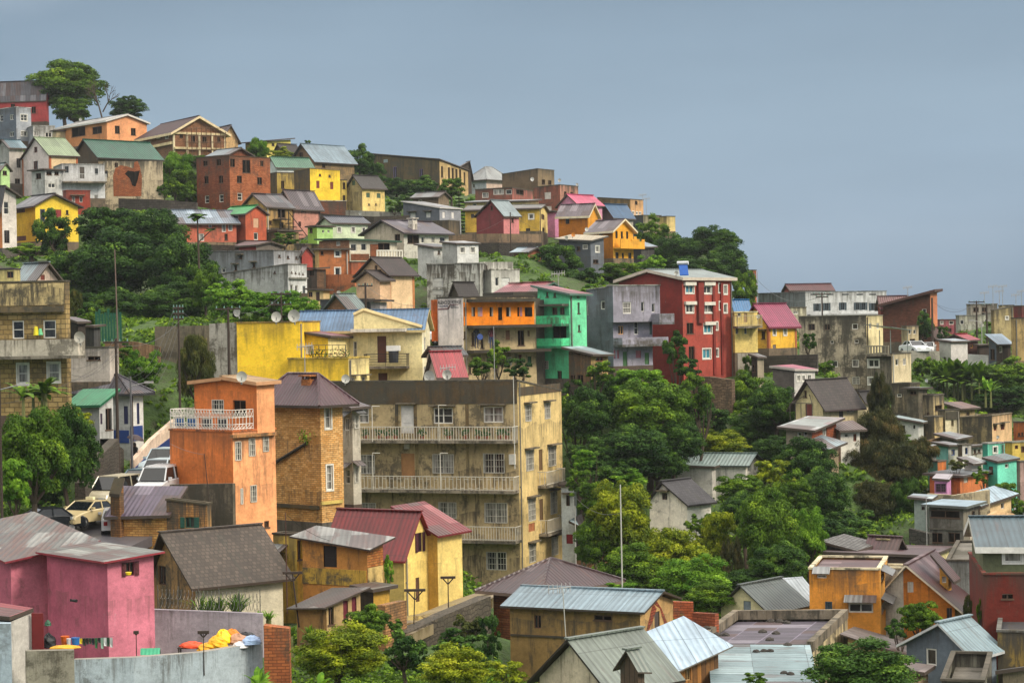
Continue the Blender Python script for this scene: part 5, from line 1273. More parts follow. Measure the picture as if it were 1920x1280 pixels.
# ================================================================== right hand ridge and slope
mod = H('long white modern house with recessed shuttered windows on the right hand ridge', 262, 1420, 1510, 1662, 548, 604, a=62, mat=wall('7c8488',.2), matR=wall('bcbebe',.2), roof='flat', par=.1, trim='7c8084', yr=546,
  win=W('R','s',(1532,576,7,14),(1550,575,7,14),(1580,574,7,14),(1608,574,7,14),(1619,574,7,14),(1638,575,9,14),c='3f4c54'))
for x in (1526,1556,1585,1612,1636): strip(mod,'R',x-6,x+6,550.5,552.5,.05,'3c4044',.1,'vent_slot')
strip(mod,'R',1514,1661,588,592,.6,'9c9e9e',.3,'ledge')
H('maroon roofed attic storey behind the white modern house', 285, 1470, 1482, 1561, 545, 560, a=75, ground=False, mat=wall('7c3c38',.2), roof='gL', ya=535, rc=roofm('5c2c30',.05), ov=.3)
gst = H('grey mould streaked four storey block with roof terrace and glass canopy', 207, 1498, 1624, 1655, 592, 735, a=22, mat=wall('aca08a',.85), matR=wall('dccc9c',.15), roof='flat', par=.3, trim='5c584e',
  win=W('L','n',(1522,613,12,12),(1551,613,11,11),c='5a4438') + W('L','w',(1603,612,11,11),(1560,641,6,6),(1606,640,8,6),(1604,681,13,14),(1565,682,12,12)) + W('L','g',(1605,713,14,14)) + W('R','w',(1632,611,5,11),(1646,611,5,11)))
lw = wing(gst, 203, 1624, 1672, 1708, 664, 724, a=35, mat=wall('7c7464',.85), matR=wall('d0c09c',.2), roof='flat', par=.1, win=W('L','wF',(1638,681,20,14),(1637,714,18,13)) + W('R','w',(1682,679,6,13),(1696,678,6,13)), wname='lower_wall')
balcony(lw,'L',1626,1671,664,.6,'balus',c='8a8270',h=.85)
mb=MB(); z_=lw.hc+2.6
mb.slab([(-.2,-.2,z_),(lw.wr,-.2,z_-.35),(lw.wr,lw.wl,z_-.1),(-.2,lw.wl,z_+.3)],.06)
for x,y in ((.2,.2),(lw.wr-.3,.2),(.2,lw.wl*.5)): mb.tube((x,y,lw.hc),(x,y,z_-.3),.04)
mb.build('canopy',roofm('8c9c98',.02),lw.root,lw.rel)
slp = H('big dark brick house with a single sloping roof rising to a pale orange edge', 243, 1655, 1744, 1757, 550, 645, a=18, mat=wall('6c4030',.25,'b','54301f'), matR=wall('c07850',.15), roof='shed', yl=574, yr=549, rc=roofm('5c3030',.1), ov=.6, th=.3, trim='4c3028', win=W('L','w',(1733,585,8,12)) + W('L','h',(1700,632,10,12)))
H('maroon roof wing on the left of the sloping brick house', 250, 1646, 1652, 1702, 573, 590, a=75, mat=wall('7c3c34',.2), roof='gL', ya=558, rc=roofm('642830',.05), ov=.3)
H('white flat roofed garden shed above the banana clump', 226, 1761, 1783, 1814, 643, 680, a=45, mat=wall('a8a8a0',.2), matR=wall('c4c0bc',.1), roof='shed', yl=640, yr=641, rc=roofm('a8b4bc',.1), ov=.25, win=W('L','h',(1771,672,4,6)))
H('dark wooden hut with cherry red roof next to the white garden shed', 231, 1812, 1816, 1833, 640, 668, a=60, mat=wall('4c2c24',.2,'w'), matR=wall('4c2c24',.2,'w'), roof='gL', ya=629, rc=roofm('a02c3c',.0), ov=.25, wl=4, win=W('R','w',(1822,649,5,6),c='b08038'))
H('brown cluttered timber stall between the red roofed hut and the blue shack', 230, 1832, 1836, 1856, 648, 665, a=60, mat=wall('3c3028',.5,'w'), roof='shed', rc=roofm('5c5048',.4), ov=.3)
H('tin shack with icy blue roof and dark doorway at the right edge', 222, 1854, 1868, 1895, 645, 688, a=40, mat=wall('4c545c',.3), matR=wall('5c4c40',.4,'w'), roof='shed', yl=634, rc=roofm('a4bcd0',.05), ov=.3, win=W('L','h',(1861,664,8,20)) + W('R','u',(1877,655,6,12)))
H('cream shuttered house with tin awning squeezed behind the ridge road stall', 236, 1690, 1700, 1722, 612, 652, a=60, mat=wall('9a8c6c',.4), matR=wall('c0b08c',.35), roof='flat', par=.1, win=W('R','w',(1706,622,5,8),(1715,622,5,8)) + W('R','h',(1711,640,10,10)))
H('grey block house with rooftop water tank shape on the far right skyline', 272, 1840, 1846, 1872, 588, 640, a=68, mat=wall('7c7c74',.4), matR=wall('98988c',.4), roof='flat', par=.3, win=W('R','w',(1853,600,5,7),(1863,600,5,7)) + W('R','h',(1856,620,10,8)))
H('dim brick cottage with tiled roof behind the white garden shed', 240, 1738, 1752, 1772, 630, 655, a=50, mat=wall('7c5040',.3,'b'), matR=wall('9a6850',.3,'b'), roof='gL', ya=616, rc=roofm('6c4840',.2,'t'), ov=.3, win=W('R','w',(1762,638,5,7)))
H('rust roofed mud house on the slope above the blackened wall houses', 196, 1776, 1800, 1828, 768, 790, a=50, mat=wall('7a6a50',.6), matR=wall('9c8864',.5), roof='shed', yl=760, rc=roofm('7c5c50',.6,'m','9aa0a0'), ov=.4, win=W('R','h',(1815,776,6,8)))
H('grey shanty with several mismatched tin sheets below the tall cream tower house', 172, 1762, 1790, 1812, 838-14, 842, a=40, mat=wall('6c6860',.5), roof='shed', yl=818, rc=roofm('8c989c',.7,'m','5c5048'), ov=.4)
strip_wall('white painted low wall under the timber stall', [(1815,664,682,224),(1853,666,684,223)], .3, wall('b8b8b4',.2))
H('tall blank ochre block cut by the right edge', 216, 1896, 1902, 1990, 597, 684, a=75, mat=wall('a08858',.3), matR=wall('a48c5c',.35), roof='flat', par=.1, trim='3c3430')
H('maroon rooftop room above the blank ochre block', 220, 1900, 1916, 1960, 574, 600, a=60, mat=wall('6c2c2c',.2), roof='flat', par=.05)
cyl = H('pale ochre house with rounded roof edge and one tiny window, near the right edge', 252, 1858, 1864, 1900, 582, 636, a=70, mat=wall('8c7c50',.3), matR=wall('a8986c',.35), roof='flat', par=.05, yr=575, win=W('R','wF',(1888,596,5,5)))
H('cream rooftop room behind the rounded ochre house', 262, 1872, 1880, 1901, 573, 588, a=70, mat=wall('a89870',.2), roof='flat', par=.05, win=W('R','h',(1888,575,5,4)))
wf = H('weathered white apartment house with roof laundry between utility poles', 268, 1792, 1798, 1858, 592, 640, a=72, mat=wall('8c9088',.3), matR=wall('a8a898',.3), roof='flat', par=.5, trim='7c7c74',
  win=W('R','w',(1804,604,8,9),(1850,602,8,8)) + W('R','h',(1800,627,8,10),(1814,628,5,10),(1828,625,14,10)))
balcony(wf,'R',1796,1852,618,.8,'solid',c='a8aa9c',h=.7)
wing(wf, 272, 1812, 1820, 1870, 571, 590, a=72, mat=wall('8a8478',.4), roof='flat', par=.02, ground=False, ext=.5, trim='6c6860', win=W('R','h',(1830,580,10,8),(1846,580,10,8)), wname='upper_wall', roofname='upper_roof')
H('raspberry coloured low house behind the weathered white apartments', 276, 1756, 1762, 1800, 600, 636, a=70, mat=wall('7c3c44',.2), matR=wall('8c4850',.25), roof='flat', par=.02, trim='5c3030', win=W('R','w',(1766,605,7,7),(1784,605,9,7)) + W('R','h',(1780,618,8,6)))
H('small gabled cottage tucked behind the brown conifer', 172, 1606, 1620, 1634, 750, 775, a=42, mat=wall('b8a888',.2), roof='gL', ya=738, rc=roofm('3c3434',.2,'t'), ov=.3)
st1 = H('black stained terrace house with tin canopy and hanging laundry', 190, 1670, 1706, 1725, 720, 785, a=32, mat=wall('8a7e64',.95), matR=wall('9c8c64',.8), roof='flat', par=.4, win=W('L','w',(1686,741,9,6)) + W('R','h',(1716,735,12,8)))
H('small blue grey tin canopy room on the black stained terrace', 186, 1700, 1722, 1738, 730, 745, a=45, mat=wall('6c6454',.6), roof='shed', rc=roofm('7c9094',.1), ov=.4, ground=False, win=W('L','h',(1712,736,12,6)))
st2 = H('stepped dark concrete house with a little pink laundry balcony', 186, 1702, 1750, 1770, 742, 790, a=30, mat=wall('8a7c60',1.), matR=wall('a8966c',.7), roof='flat', par=.4, win=W('R','h',(1760,764,14,10)) + W('L','h',(1740,778,5,10)))
H('white cottage with pale blue tin roof below the black stained terraces', 176, 1680, 1722, 1734, 795, 820, a=15, mat=wall('c0c0b8',.2), roof='shed', yl=787, yr=792, rc=roofm('9cb0b4',.1), ov=.4, win=W('L','w',(1714,800,5,8)) + W('L','h',(1692,803,10,12)))
H('ochre streaked house corner between cottage and cream tower', 181, 1732, 1752, 1768, 782, 826, a=45, mat=wall('6c5c40',.8), matR=wall('b8a070',.5), roof='flat', par=.1)
ct = H('narrow cream tower house with maroon door and black parapet', 182, 1758, 1772, 1799, 770, 832, a=60, mat=wall('7c7054',.9), matR=wall('c8bc9c',.3), roof='flat', par=.3, trim='3c3830', win=W('R','n',(1786,793,5,12),c='8c7c58') + W('R','d',(1790,821,5,13),c='5c2428'))
strip(ct,'R',1773,1798,771,786,.08,'3c382c',.9,'parapet_band')
H('broad soot blackened wall house with pale peach end and two brown windows', 184, 1799, 1860, 1897, 780, 830, a=32, mat=wall('90805c',1.), matR=wall('d8b488',.15), roof='flat', par=.1, yl=783, yr=775, trim='7c7058', win=W('R','nA',(1866,802,5,10),(1880,800,7,11),c='7c3c30'))
H('orange house with arcade balustrade at the right edge', 190, 1900, 1904, 1960, 792, 826, a=75, mat=wall('b86030',.2), matR=wall('c06c38',.2), roof='flat', par=.05, win=W('R','h',(1905,815,4,6),(1911,814,4,6),(1917,813,4,6)))
H('mustard yellow house with brown windows at the right edge below the arcade', 171, 1884, 1898, 1960, 830, 868, a=62, mat=wall('b8a040',.15), matR=wall('d4b858',.15), roof='flat', par=.02, trim='7c7c70', win=W('R','n',(1906,838,6,7),(1918,842,6,12),c='6c4030'))
t1 = H('turquoise two storey house, upper and larger of the pair', 165, 1842, 1852, 1884, 832, 900, a=62, mat=wall('2f9c88',.1), matR=wall('6cc8ac',.08), roof='flat', par=.02, trim='8c8c88', win=W('R','wF',(1866,843,7,11)))
H('turquoise cube on stilts with tin roof, lower of the pair', 158, 1848, 1870, 1906, 868, 896, a=50, mat=wall('3f9c88',.15), matR=wall('70ccb0',.06), roof='shed', yl=862, yr=862, rc=roofm('6c7c7c',.1), ov=.2, win=W('R','w',(1888,873,7,8)) + W('L','c',(1858,882,8,16),c='5c4030'))
H('grey white house with blue window and patched tin roof, left of the turquoise pair', 166, 1755, 1778, 1798, 838, 868, a=50, mat=wall('6ca09c',.3), matR=wall('b8b8ac',.3), roof='shed', yl=834, rc=roofm('8c9498',.3), ov=.3, win=W('R','w',(1787,848,7,11),c='4c64a0'))
H('tall white panel house with one blue window beside the turquoise house', 165, 1796, 1804, 1821, 835, 868, a=65, mat=wall('5c4c40',.3), matR=wall('d0ccc4',.12), roof='flat', par=.02, win=W('R','w',(1812,845,5,12),c='4c64a0'))
H('white balcony room with shading roof beside the turquoise house', 168, 1819, 1824, 1842, 838, 862, a=65, mat=wall('a8a090',.3), matR=wall('b8b4a8',.3), roof='shed', rc=roofm('6c6c68',.2), ov=.3, win=W('R','h',(1828,846,5,8),(1836,845,5,6)))
H('white washed shed with slanting pale roof under the white panel house', 158, 1808, 1822, 1840, 870, 892, a=45, mat=wall('b8b4ac',.3), roof='shed', yl=864, rc=roofm('b0b4b4',.1), ov=.4)
H('pinkish flat house at the right edge beside the lower turquoise cube', 160, 1905, 1912, 1970, 866, 890, a=70, mat=wall('a88c84',.2), roof='flat', par=.02)
org = H('orange walled house under a jumble of dark and silver tin roofs', 153, 1743, 1800, 1853, 896, 924, a=30, mat=wall('b05c30',.25), matR=wall('c07040',.2), roof='shed', yl=892, yr=886, rc=roofm('4c5054',.3,'m','a8b8c0'), ov=.4, win=W('R','c',(1811,899,8,12),c='c8c0b0'))
H('small orange painted hut beside the grey trees', 158, 1740, 1758, 1774, 866, 884, a=40, mat=wall('6cac94',.1), matR=wall('d07838',.1), roof='flat', par=.02)
H('lilac pink plastered cabin with dark grille', 148, 1752, 1776, 1783, 902, 925, a=15, mat=wall('b880a8',.08), roof='shed', yl=900, rc=roofm('b8b0b8',.05), ov=.15, win=W('L','g',(1764,914,20,16),c='5c3c50'))
strip_wall('cream and grey concrete wall below the lilac cabin', [(1738,925,945,146),(1790,928,948,145),(1856,918,946,146)], .3, wall('a89c80',.5))
cnc = H('bare concrete house with glazed top floor and blue white roof, on square pillars', 140, 1742, 1806, 1836, 952, 1024, a=35, mat=wall('6c6860',.45), matR=wall('7c7668',.35), roof='shed', yl=950, yr=944, rc=roofm('a0b8c8',.08,'m','90a4b0'), ov=.4, trim='5c605c',
  win=W('L','h',(1772,963,54,13)) + W('R','h',(1825,963,6,12)) + W('L','h',(1757,1007,20,18),(1789,1007,22,18)) + W('R','w',(1828,1003,8,9)))
strip(cnc,'R',1818,1836,992,1024,.04,'c8bca8',.2,'painted_panel'); strip(cnc,'L',1742,1806,990,993,.1,'5c584e',.6,'ledge')
H('peach cream house with long icy blue tin roof and stepped garden wall', 146, 1808, 1838, 1896, 948, 982, a=50, mat=wall('c8a87c',.2), matR=wall('dcbc8c',.12), roof='shed', yl=938, yr=930, rc=roofm('a8c0d0',.08), ov=.4, win=W('R','w',(1849,953,6,11),(1880,948,6,11)))
strip_wall('peach stepped garden wall beside the cream house', [(1838,975,985,143),(1870,958,985,144),(1900,962,982,145),(1912,972,984,145)], .3, wall('d4b084',.15))
H('pale green grey stair block with tin roof left of the concrete house', 143, 1714, 1738, 1746, 938, 1000, a=20, mat=wall('98a49c',.3), roof='shed', yl=936, rc=roofm('a0b0b8',.1), ov=.4, win=W('L','n',(1731,952,6,8),c='6c5c4c'))
strip_wall('rubble stone wall below the dark trees left of the concrete house', [(1704,990,1030,141),(1742,1000,1034,140)], .4, wall('4c4a44',.4,'s'))
strip_wall('ochre stone terrace wall under the ochre streaked corner', [(1700,834,850,172),(1765,820,846,173)], .4, wall('7c6040',.5,'s'))
H('pink roofed shed glimpsed through the brown tree', 158, 1678, 1700, 1712, 868, 890, a=35, mat=wall('b8a8a0',.3), roof='shed', yl=864, rc=roofm('b06c7c',.1), ov=.3)
# street side walls at left
strip_wall('white and navy banded wall climbing along the steep road', [(252,862,896,137),(285,824,866,142),(330,785,840,150)], .3, wall('d0b8a4',.15), name='street_wall')
strip_wall('navy painted foot of the wall climbing along the steep road', [(252.3,878,896,136.8),(285.3,846,866,141.8),(330.3,812,840,149.8)], .1, plain('1e3470',name='navy_paint'), name='street_wall_band', ground=False)
strip_wall('dark stone retaining wall beneath the left hand trees beside the road', [(140,905,975,121),(175,850,950,127),(205,822,930,134),(232,842,900,138)], .6, wall('544c42',.5,'s'))
strip_wall('brick and plank fence on the bank left of the leaning pole', [(196,640,668,160),(250,640,680,160),(300,650,680,160)], .3, wall('8a6c50',.5,'w'))
strip_wall('grey mottled wall to the left of the yellow block', [(392,607,715,157),(444,604,715,157)], .4, wall('8a8880',.75))
strip_wall('brown earth coloured wall under the hanging willow', [(290,612,650,161),(392,610,640,160)], .4, wall('6c6454',.6))
strip_wall('stone terrace wall below the wet yard', [(762,1186,1280,98),(840,1150,1260,102),(920,1117,1230,108)], .7, wall('5c5448',.5,'s'), ground=False)
strip_wall('crumbling orange brick pillar wall below the rubbish heap', [(494,1172,1290,85),(542,1178,1290,85)], .6, wall('b0683c',.4,'b','8a4c2c'))
strip_wall('brick parapet with pierced openings at the corner of the wet yard', [(722,1134,1200,97),(762,1125,1200,99)], .4, wall('a87c50',.4,'b'))
strip_wall('orange brick garden wall right of the long tan house', [(1256,1127,1160,104),(1300,1129,1160,104)], .4, wall('b05a34',.3,'b'))
strip_wall('low brick wall joining the garden wall and the flat roof', [(1298,1148,1175,103),(1340,1150,1178,102)], .3, wall('9c5438',.4,'b'))
strip_wall('brick outcrop wall below the dark timber shed', [(1080,1050,1075,143),(1108,1042,1078,142),(1128,1030,1070,141)], .5, wall('9a7050',.5,'b'))
strip_wall('pale blue white boundary wall with curved top, bottom left', [(138,1236,1330,83),(250,1232,1325,83),(380,1222,1320,84),(440,1212,1310,85),(492,1203,1300,86)], .35, wall('a4b0b8',.35), cap='8c8880')
strip_wall('grey mould patched boundary wall, bottom left', [(48,1220,1340,82.5),(139,1218,1340,83)], .35, wall('8a8678',.7), cap='7c786c')
strip_wall('lilac grey yard wall topped with razor wire behind the rubbish', [(287,1142,1230,92),(400,1146,1225,92),(492,1150,1215,92)], .3, wall('9c949c',.2))
strip_wall('pale blue gate post wall in the bottom left corner', [(-40,1168,1340,82),(20,1168,1340,82.2)], .3, wall('9cacb8',.2))
wg = H('white gate house with two slits and a red tiled coping, bottom left', 83.5, -40, 18, 60, 1166, 1225, a=30, mat=wall('b0b8bc',.2), matR=wall('c8c4bc',.2), roof='shed', yl=1160, yr=1148, rc=roofm('8c2c34',.1), ov=.05, win=W('R','h',(32,1190,3,14),(43,1188,3,14)))
# ================================================================== terrain
CTRL = []
def ctl(px, py, d): p = pt(px, py, d); CTRL.append((p.x, p.y, p.z))
for a_ in ((0,1330,75),(400,1340,76),(700,1350,78),(1000,1400,74),(1400,1400,74),(1900,1400,74),(1150,1250,112),(1300,1180,118),(1450,1160,122),
           (1500,1080,135),(1620,1020,150),(1100,1150,128),(1250,1100,128),(1380,980,145),(1180,900,150),(1080,840,160),(1300,800,165),(1440,880,165),(1560,930,158),(1600,860,168),
           (1720,700,213),(1800,760,212),(1880,790,208),(1740,760,200),(1850,800,198),(1720,668,224),(1800,690,222),(1900,700,218),(1920,760,214),
           (960,480,222),(1040,520,215),(1120,560,200),(1000,530,205),(1180,540,215),(1250,520,240),(1350,600,255),(1440,620,258),(1390,640,262),(1420,640,262),(1520,625,262),(1600,630,262),(1300,530,285),(1400,640,290),(1450,610,275),(1480,620,300),(1420,600,275),(1230,440,300),
           (230,600,190),(330,600,185),(150,520,205),(420,600,178),(550,600,178),(300,460,230),(210,420,246),(430,480,222),(270,780,150),(300,740,158),(330,700,163),
           (340,390,266),(330,300,292),(500,300,300),(620,330,296),(760,400,300),(800,360,318),(70,240,350),(200,245,340),(300,250,338),(450,285,330),(700,300,345),(950,345,345),(1150,400,330),
           (900,1125,136),(850,1130,132),(960,1125,132),(800,1130,130),(1000,1125,128),(60,1020,108),(100,960,122),(160,985,117),(1500,680,198),(1540,700,190),(1440,740,172),(1350,680,310),(1420,660,290),(1480,680,330),(1450,640,300),(1600,660,300),(1750,680,300),(1900,690,295),(1250,620,335),(1120,520,350),(1500,700,350),(1800,720,350)): ctl(*a_)
for X_ in range(-140, 260, 30):
    CTRL.append((X_, 420, -22 if X_ > 0 else 2)); CTRL.append((X_, 500, -35)); CTRL.append((X_, 620, -45)); CTRL.append((X_, 900, -60))
    CTRL.append((X_, 45, -22))
CT = np.array(CTRL + GROUND)
def ground_z(X, Y):
    X = np.atleast_1d(np.asarray(X, float)); Y = np.atleast_1d(np.asarray(Y, float))
    d2 = (X[:, None] - CT[None, :, 0]) ** 2 + (Y[:, None] - CT[None, :, 1]) ** 2
    wgt = 1. / (d2 + 3.0) ** 1.9
    return (wgt * CT[None, :, 2]).sum(1) / wgt.sum(1)
def gz(x, y): return float(ground_z([x], [y])[0])
xs = np.concatenate([np.arange(-500, -110, 30), np.arange(-110, 135, 1.25), np.arange(140, 560, 30)])
ys = np.concatenate([np.arange(-60, 70, 13), np.arange(72, 360, 1.25), np.arange(362, 460, 8), np.arange(470, 1500, 60)])
XX, YY = np.meshgrid(xs, ys)
ZZ = np.concatenate([ground_z(XX[i], YY[i]) for i in range(len(ys))]).reshape(XX.shape)
rs = np.random.RandomState(3)
ZZ += rs.normal(0, .06, ZZ.shape)
CLAMP = []
for q1, q2 in zip(((40,1025,112),(140,985,118),(190,944,124),(222,914,130),(246,892,136),(285,848,147)), ((230,1030,110),(330,985,116),(335,945,122),(335,915,128),(335,893,134),(345,848,147))):
    A_, B_ = pt(*q1), pt(*q2)
    for k in range(5): P_ = A_.lerp(B_, k / 4); CLAMP.append((P_.x, P_.y, 3.0, P_.z - .35))
for q1, q2 in zip(((740,1158,105),(785,1150,110),(858,1122,115),(925,1100,124)), ((758,1194,97),(805,1172,100),(852,1150,103.5),(925,1120,109))):
    A_, B_ = pt(*q1), pt(*q2)
    for s_ in range(4):
        P_ = A_.lerp(B_, s_ / 3); CLAMP.append((P_.x, P_.y, 3.4, P_.z - .4))
for (C_, Lv, Rv, wl_, wr_, zb_) in FOOT:
    dx, dy = XX - C_.x, YY - C_.y
    ul = dx * Lv.x + dy * Lv.y; ur = dx * Rv.x + dy * Rv.y
    msk = (ul > -1.6) & (ul < wl_ + .6) & (ur > -1.6) & (ur < wr_ + .6)
    ZZ[msk] = np.minimum(ZZ[msk], zb_ - .1)
for x_, y_, r_, z_ in CLAMP:
    msk = (XX - x_) ** 2 + (YY - y_) ** 2 < r_ * r_; ZZ[msk] = np.minimum(ZZ[msk], z_)
def ground_z(X, Y):
    X = np.atleast_1d(np.asarray(X, float)); Y = np.atleast_1d(np.asarray(Y, float))
    i = np.clip(np.searchsorted(xs, X) - 1, 0, len(xs) - 2); j = np.clip(np.searchsorted(ys, Y) - 1, 0, len(ys) - 2)
    fx = (X - xs[i]) / (xs[i + 1] - xs[i]); fy = (Y - ys[j]) / (ys[j + 1] - ys[j])
    return (ZZ[j, i] * (1 - fx) + ZZ[j, i + 1] * fx) * (1 - fy) + (ZZ[j + 1, i] * (1 - fx) + ZZ[j + 1, i + 1] * fx) * fy
nv = [(float(a), float(b), float(c)) for a, b, c in zip(XX.ravel(), YY.ravel(), ZZ.ravel())]
nx_ = len(xs)
fc = [(j * nx_ + i, j * nx_ + i + 1, (j + 1) * nx_ + i + 1, (j + 1) * nx_ + i) for j in range(len(ys) - 1) for i in range(nx_ - 1)]
me = bpy.data.meshes.new('hillside'); me.from_pydata(nv, [], fc)
me.polygons.foreach_set('use_smooth', [True] * len(fc))
m, nt, p = newmat('grassy_earth')
t = N(nt, 'ShaderNodeTexCoord')
f1 = noise(nt, t.outputs['Object'], .12, 6, .7); f2 = noise(nt, t.outputs['Object'], 1.6, 5, .7)
c1 = mixn(nt, (.03, .065, .012), (.07, .13, .02), mapr(nt, f2, .35, .65))
c2 = mixn(nt, (.06, .045, .028), (.03, .05, .016), mapr(nt, f2, .4, .6))
nt.links.new(mixn(nt, c1, c2, mapr(nt, f1, .50, .66)), p.inputs['Base Color'])
p.inputs['Roughness'].default_value = .9
bump(nt, p, f2, .9, .5)
me.materials.append(m)
hs = bpy.data.objects.new('hillside', me); col.objects.link(hs); hs['kind'] = 'structure'

# ================================================================== leaves
def leafmat(name, dark, light, extra=None, trans=.25):
    m, nt, p = newmat(name)
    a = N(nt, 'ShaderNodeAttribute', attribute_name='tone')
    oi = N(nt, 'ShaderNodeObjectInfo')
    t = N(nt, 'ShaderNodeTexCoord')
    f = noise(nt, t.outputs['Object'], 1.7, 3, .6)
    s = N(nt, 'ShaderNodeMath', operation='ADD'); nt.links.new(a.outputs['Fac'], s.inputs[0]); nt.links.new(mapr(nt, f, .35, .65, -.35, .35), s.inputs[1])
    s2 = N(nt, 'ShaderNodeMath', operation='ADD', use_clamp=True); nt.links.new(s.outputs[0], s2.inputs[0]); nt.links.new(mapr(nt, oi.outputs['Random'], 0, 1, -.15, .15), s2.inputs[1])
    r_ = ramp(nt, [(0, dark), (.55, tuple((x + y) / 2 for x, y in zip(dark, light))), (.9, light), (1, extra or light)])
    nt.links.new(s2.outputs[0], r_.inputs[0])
    nt.links.new(r_.outputs[0], p.inputs['Base Color'])
    p.inputs['Roughness'].default_value = .6; p.inputs['Specular IOR Level'].default_value = .12
    tr = N(nt, 'ShaderNodeBsdfTranslucent'); nt.links.new(r_.outputs[0], tr.inputs[0])
    mx = N(nt, 'ShaderNodeMixShader'); mx.inputs[0].default_value = trans
    o = [n for n in nt.nodes if n.type == 'OUTPUT_MATERIAL'][0]
    nt.links.new(p.outputs[0], mx.inputs[1]); nt.links.new(tr.outputs[0], mx.inputs[2]); nt.links.new(mx.outputs[0], o.inputs[0])
    return m
LM = dict(dark=leafmat('deep_green_leaves', (.014, .044, .009), (.070, .150, .020), (.13, .23, .025)),
          mid=leafmat('green_leaves', (.032, .080, .008), (.135, .240, .016), (.22, .33, .02)),
          light=leafmat('yellow_green_leaves', (.070, .115, .008), (.31, .36, .014), (.42, .44, .03)),
          olive=leafmat('olive_leaves', (.034, .050, .014), (.13, .145, .03), (.18, .15, .04)),
          brown=leafmat('rusty_needles', (.030, .042, .016), (.105, .10, .030), (.17, .12, .045)),
          vine=leafmat('creeper_leaves', (.045, .13, .012), (.18, .34, .02), (.26, .44, .04)))
BARK = plain('4a3f34', name='bark', rough=.9)
def crown_mesh(name, seed, nl, per, leaf, style='broad'):
    rs = np.random.RandomState(seed)
    C = []; 
    while len(C) < nl:
        v = rs.normal(size=3); v /= np.linalg.norm(v)
        if style in ('broad', 'loose') and v[2] < -.85: continue
        r = rs.uniform(.45, .86) if style != 'loose' else rs.uniform(.35, .95)
        C.append(v * r)
    C = np.array(C)
    lr = {'broad': (.15, .27), 'loose': (.12, .26), 'wisp': (.12, .24)}[style]
    LR = rs.uniform(*lr, nl)
    tone = np.clip(rs.uniform(-.05, .75, nl) + .18 * C[:, 2], 0, 1)  # random per lobe, with higher lobes painted paler like top light
    n = nl * per
    idx = np.repeat(np.arange(nl), per)
    d = rs.normal(size=(n, 3)); d /= np.linalg.norm(d, axis=1)[:, None]
    d[:, 2] = np.where(d[:, 2] < -.25, -d[:, 2], d[:, 2])
    rad = LR[idx] * rs.uniform(.72, 1.08, n)
    if style == 'loose': rad = LR[idx] * rs.uniform(.4, 1.2, n)
    P = C[idx] + d * rad[:, None]
    if style == 'wisp':
        P[:, 2] -= rs.uniform(0, .22, n)
    nrm = d + rs.normal(0, .45, (n, 3)); nrm /= np.linalg.norm(nrm, axis=1)[:, None]
    a = rs.normal(size=(n, 3)); 
    if style == 'wisp': a = np.tile([0, 0, -1.], (n, 1)) + rs.normal(0, .35, (n, 3))
    u = a - (a * nrm).sum(1)[:, None] * nrm; u /= np.linalg.norm(u, axis=1)[:, None] + 1e-9
    v = np.cross(nrm, u)
    ll = leaf * rs.uniform(.7, 1.35, n)[:, None]; lw = ll * (.55 if style != 'wisp' else .22)
    if style == 'wisp': ll = ll * 1.7
    V = np.stack([P - u * ll * .5, P + v * lw * .5 - u * ll * .02, P + u * ll * .5 - nrm * ll * .12, P - v * lw * .5 - u * ll * .02], 1).reshape(-1, 3)
    me = bpy.data.meshes.new(name)
    me.vertices.add(len(V)); me.vertices.foreach_set('co', V.astype(np.float32).ravel())
    me.loops.add(n * 4); me.loops.foreach_set('vertex_index', np.arange(n * 4, dtype=np.int32))
    me.polygons.add(n); me.polygons.foreach_set('loop_start', np.arange(0, n * 4, 4, dtype=np.int32))
    me.update(calc_edges=True)
    at = me.attributes.new('tone', 'FLOAT', 'FACE')
    tt = tone[idx] * .7 + .35 * d[:, 2] + rs.uniform(-.18, .26, n)  # upward leaves coloured paler, top light put into the leaf tone
    at.data.foreach_set('value', np.clip(tt, 0, 1).astype(np.float32))
    return me
_cm = {}
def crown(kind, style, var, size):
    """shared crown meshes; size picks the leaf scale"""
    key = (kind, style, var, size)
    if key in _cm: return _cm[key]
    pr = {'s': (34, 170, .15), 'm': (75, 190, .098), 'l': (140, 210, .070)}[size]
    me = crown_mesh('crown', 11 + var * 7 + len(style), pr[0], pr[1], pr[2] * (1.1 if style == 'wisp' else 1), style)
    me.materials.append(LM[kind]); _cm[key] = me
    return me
def trunk_mesh(h, r, rx, seed):
    mb = MB(); rs = random.Random(seed)
    p0 = Vector((0, 0, 0)); p1 = Vector((rs.uniform(-.1, .1) * h, rs.uniform(-.1, .1) * h, h * .55)); 
    mb.tube(p0, p1, r, r * .75, 7)
    for i in range(5):
        a = i * 1.256 + rs.random(); q = p1 + Vector((math.cos(a) * rx * .5, math.sin(a) * rx * .5, h * rs.uniform(.3, .5)))
        mid = p1.lerp(q, .5) + Vector((0, 0, -.05 * h))
        mb.tube(p1, mid, r * .6, r * .38, 5); mb.tube(mid, q, r * .38, r * .15, 5)
        for k in range(2):
            mb.tube(mid, mid.lerp(q, .7) + Vector((rs.uniform(-1, 1) * rx * .25, rs.uniform(-1, 1) * rx * .25, rx * .15)), r * .22, r * .08, 4)
    return mb
_tn = [0]
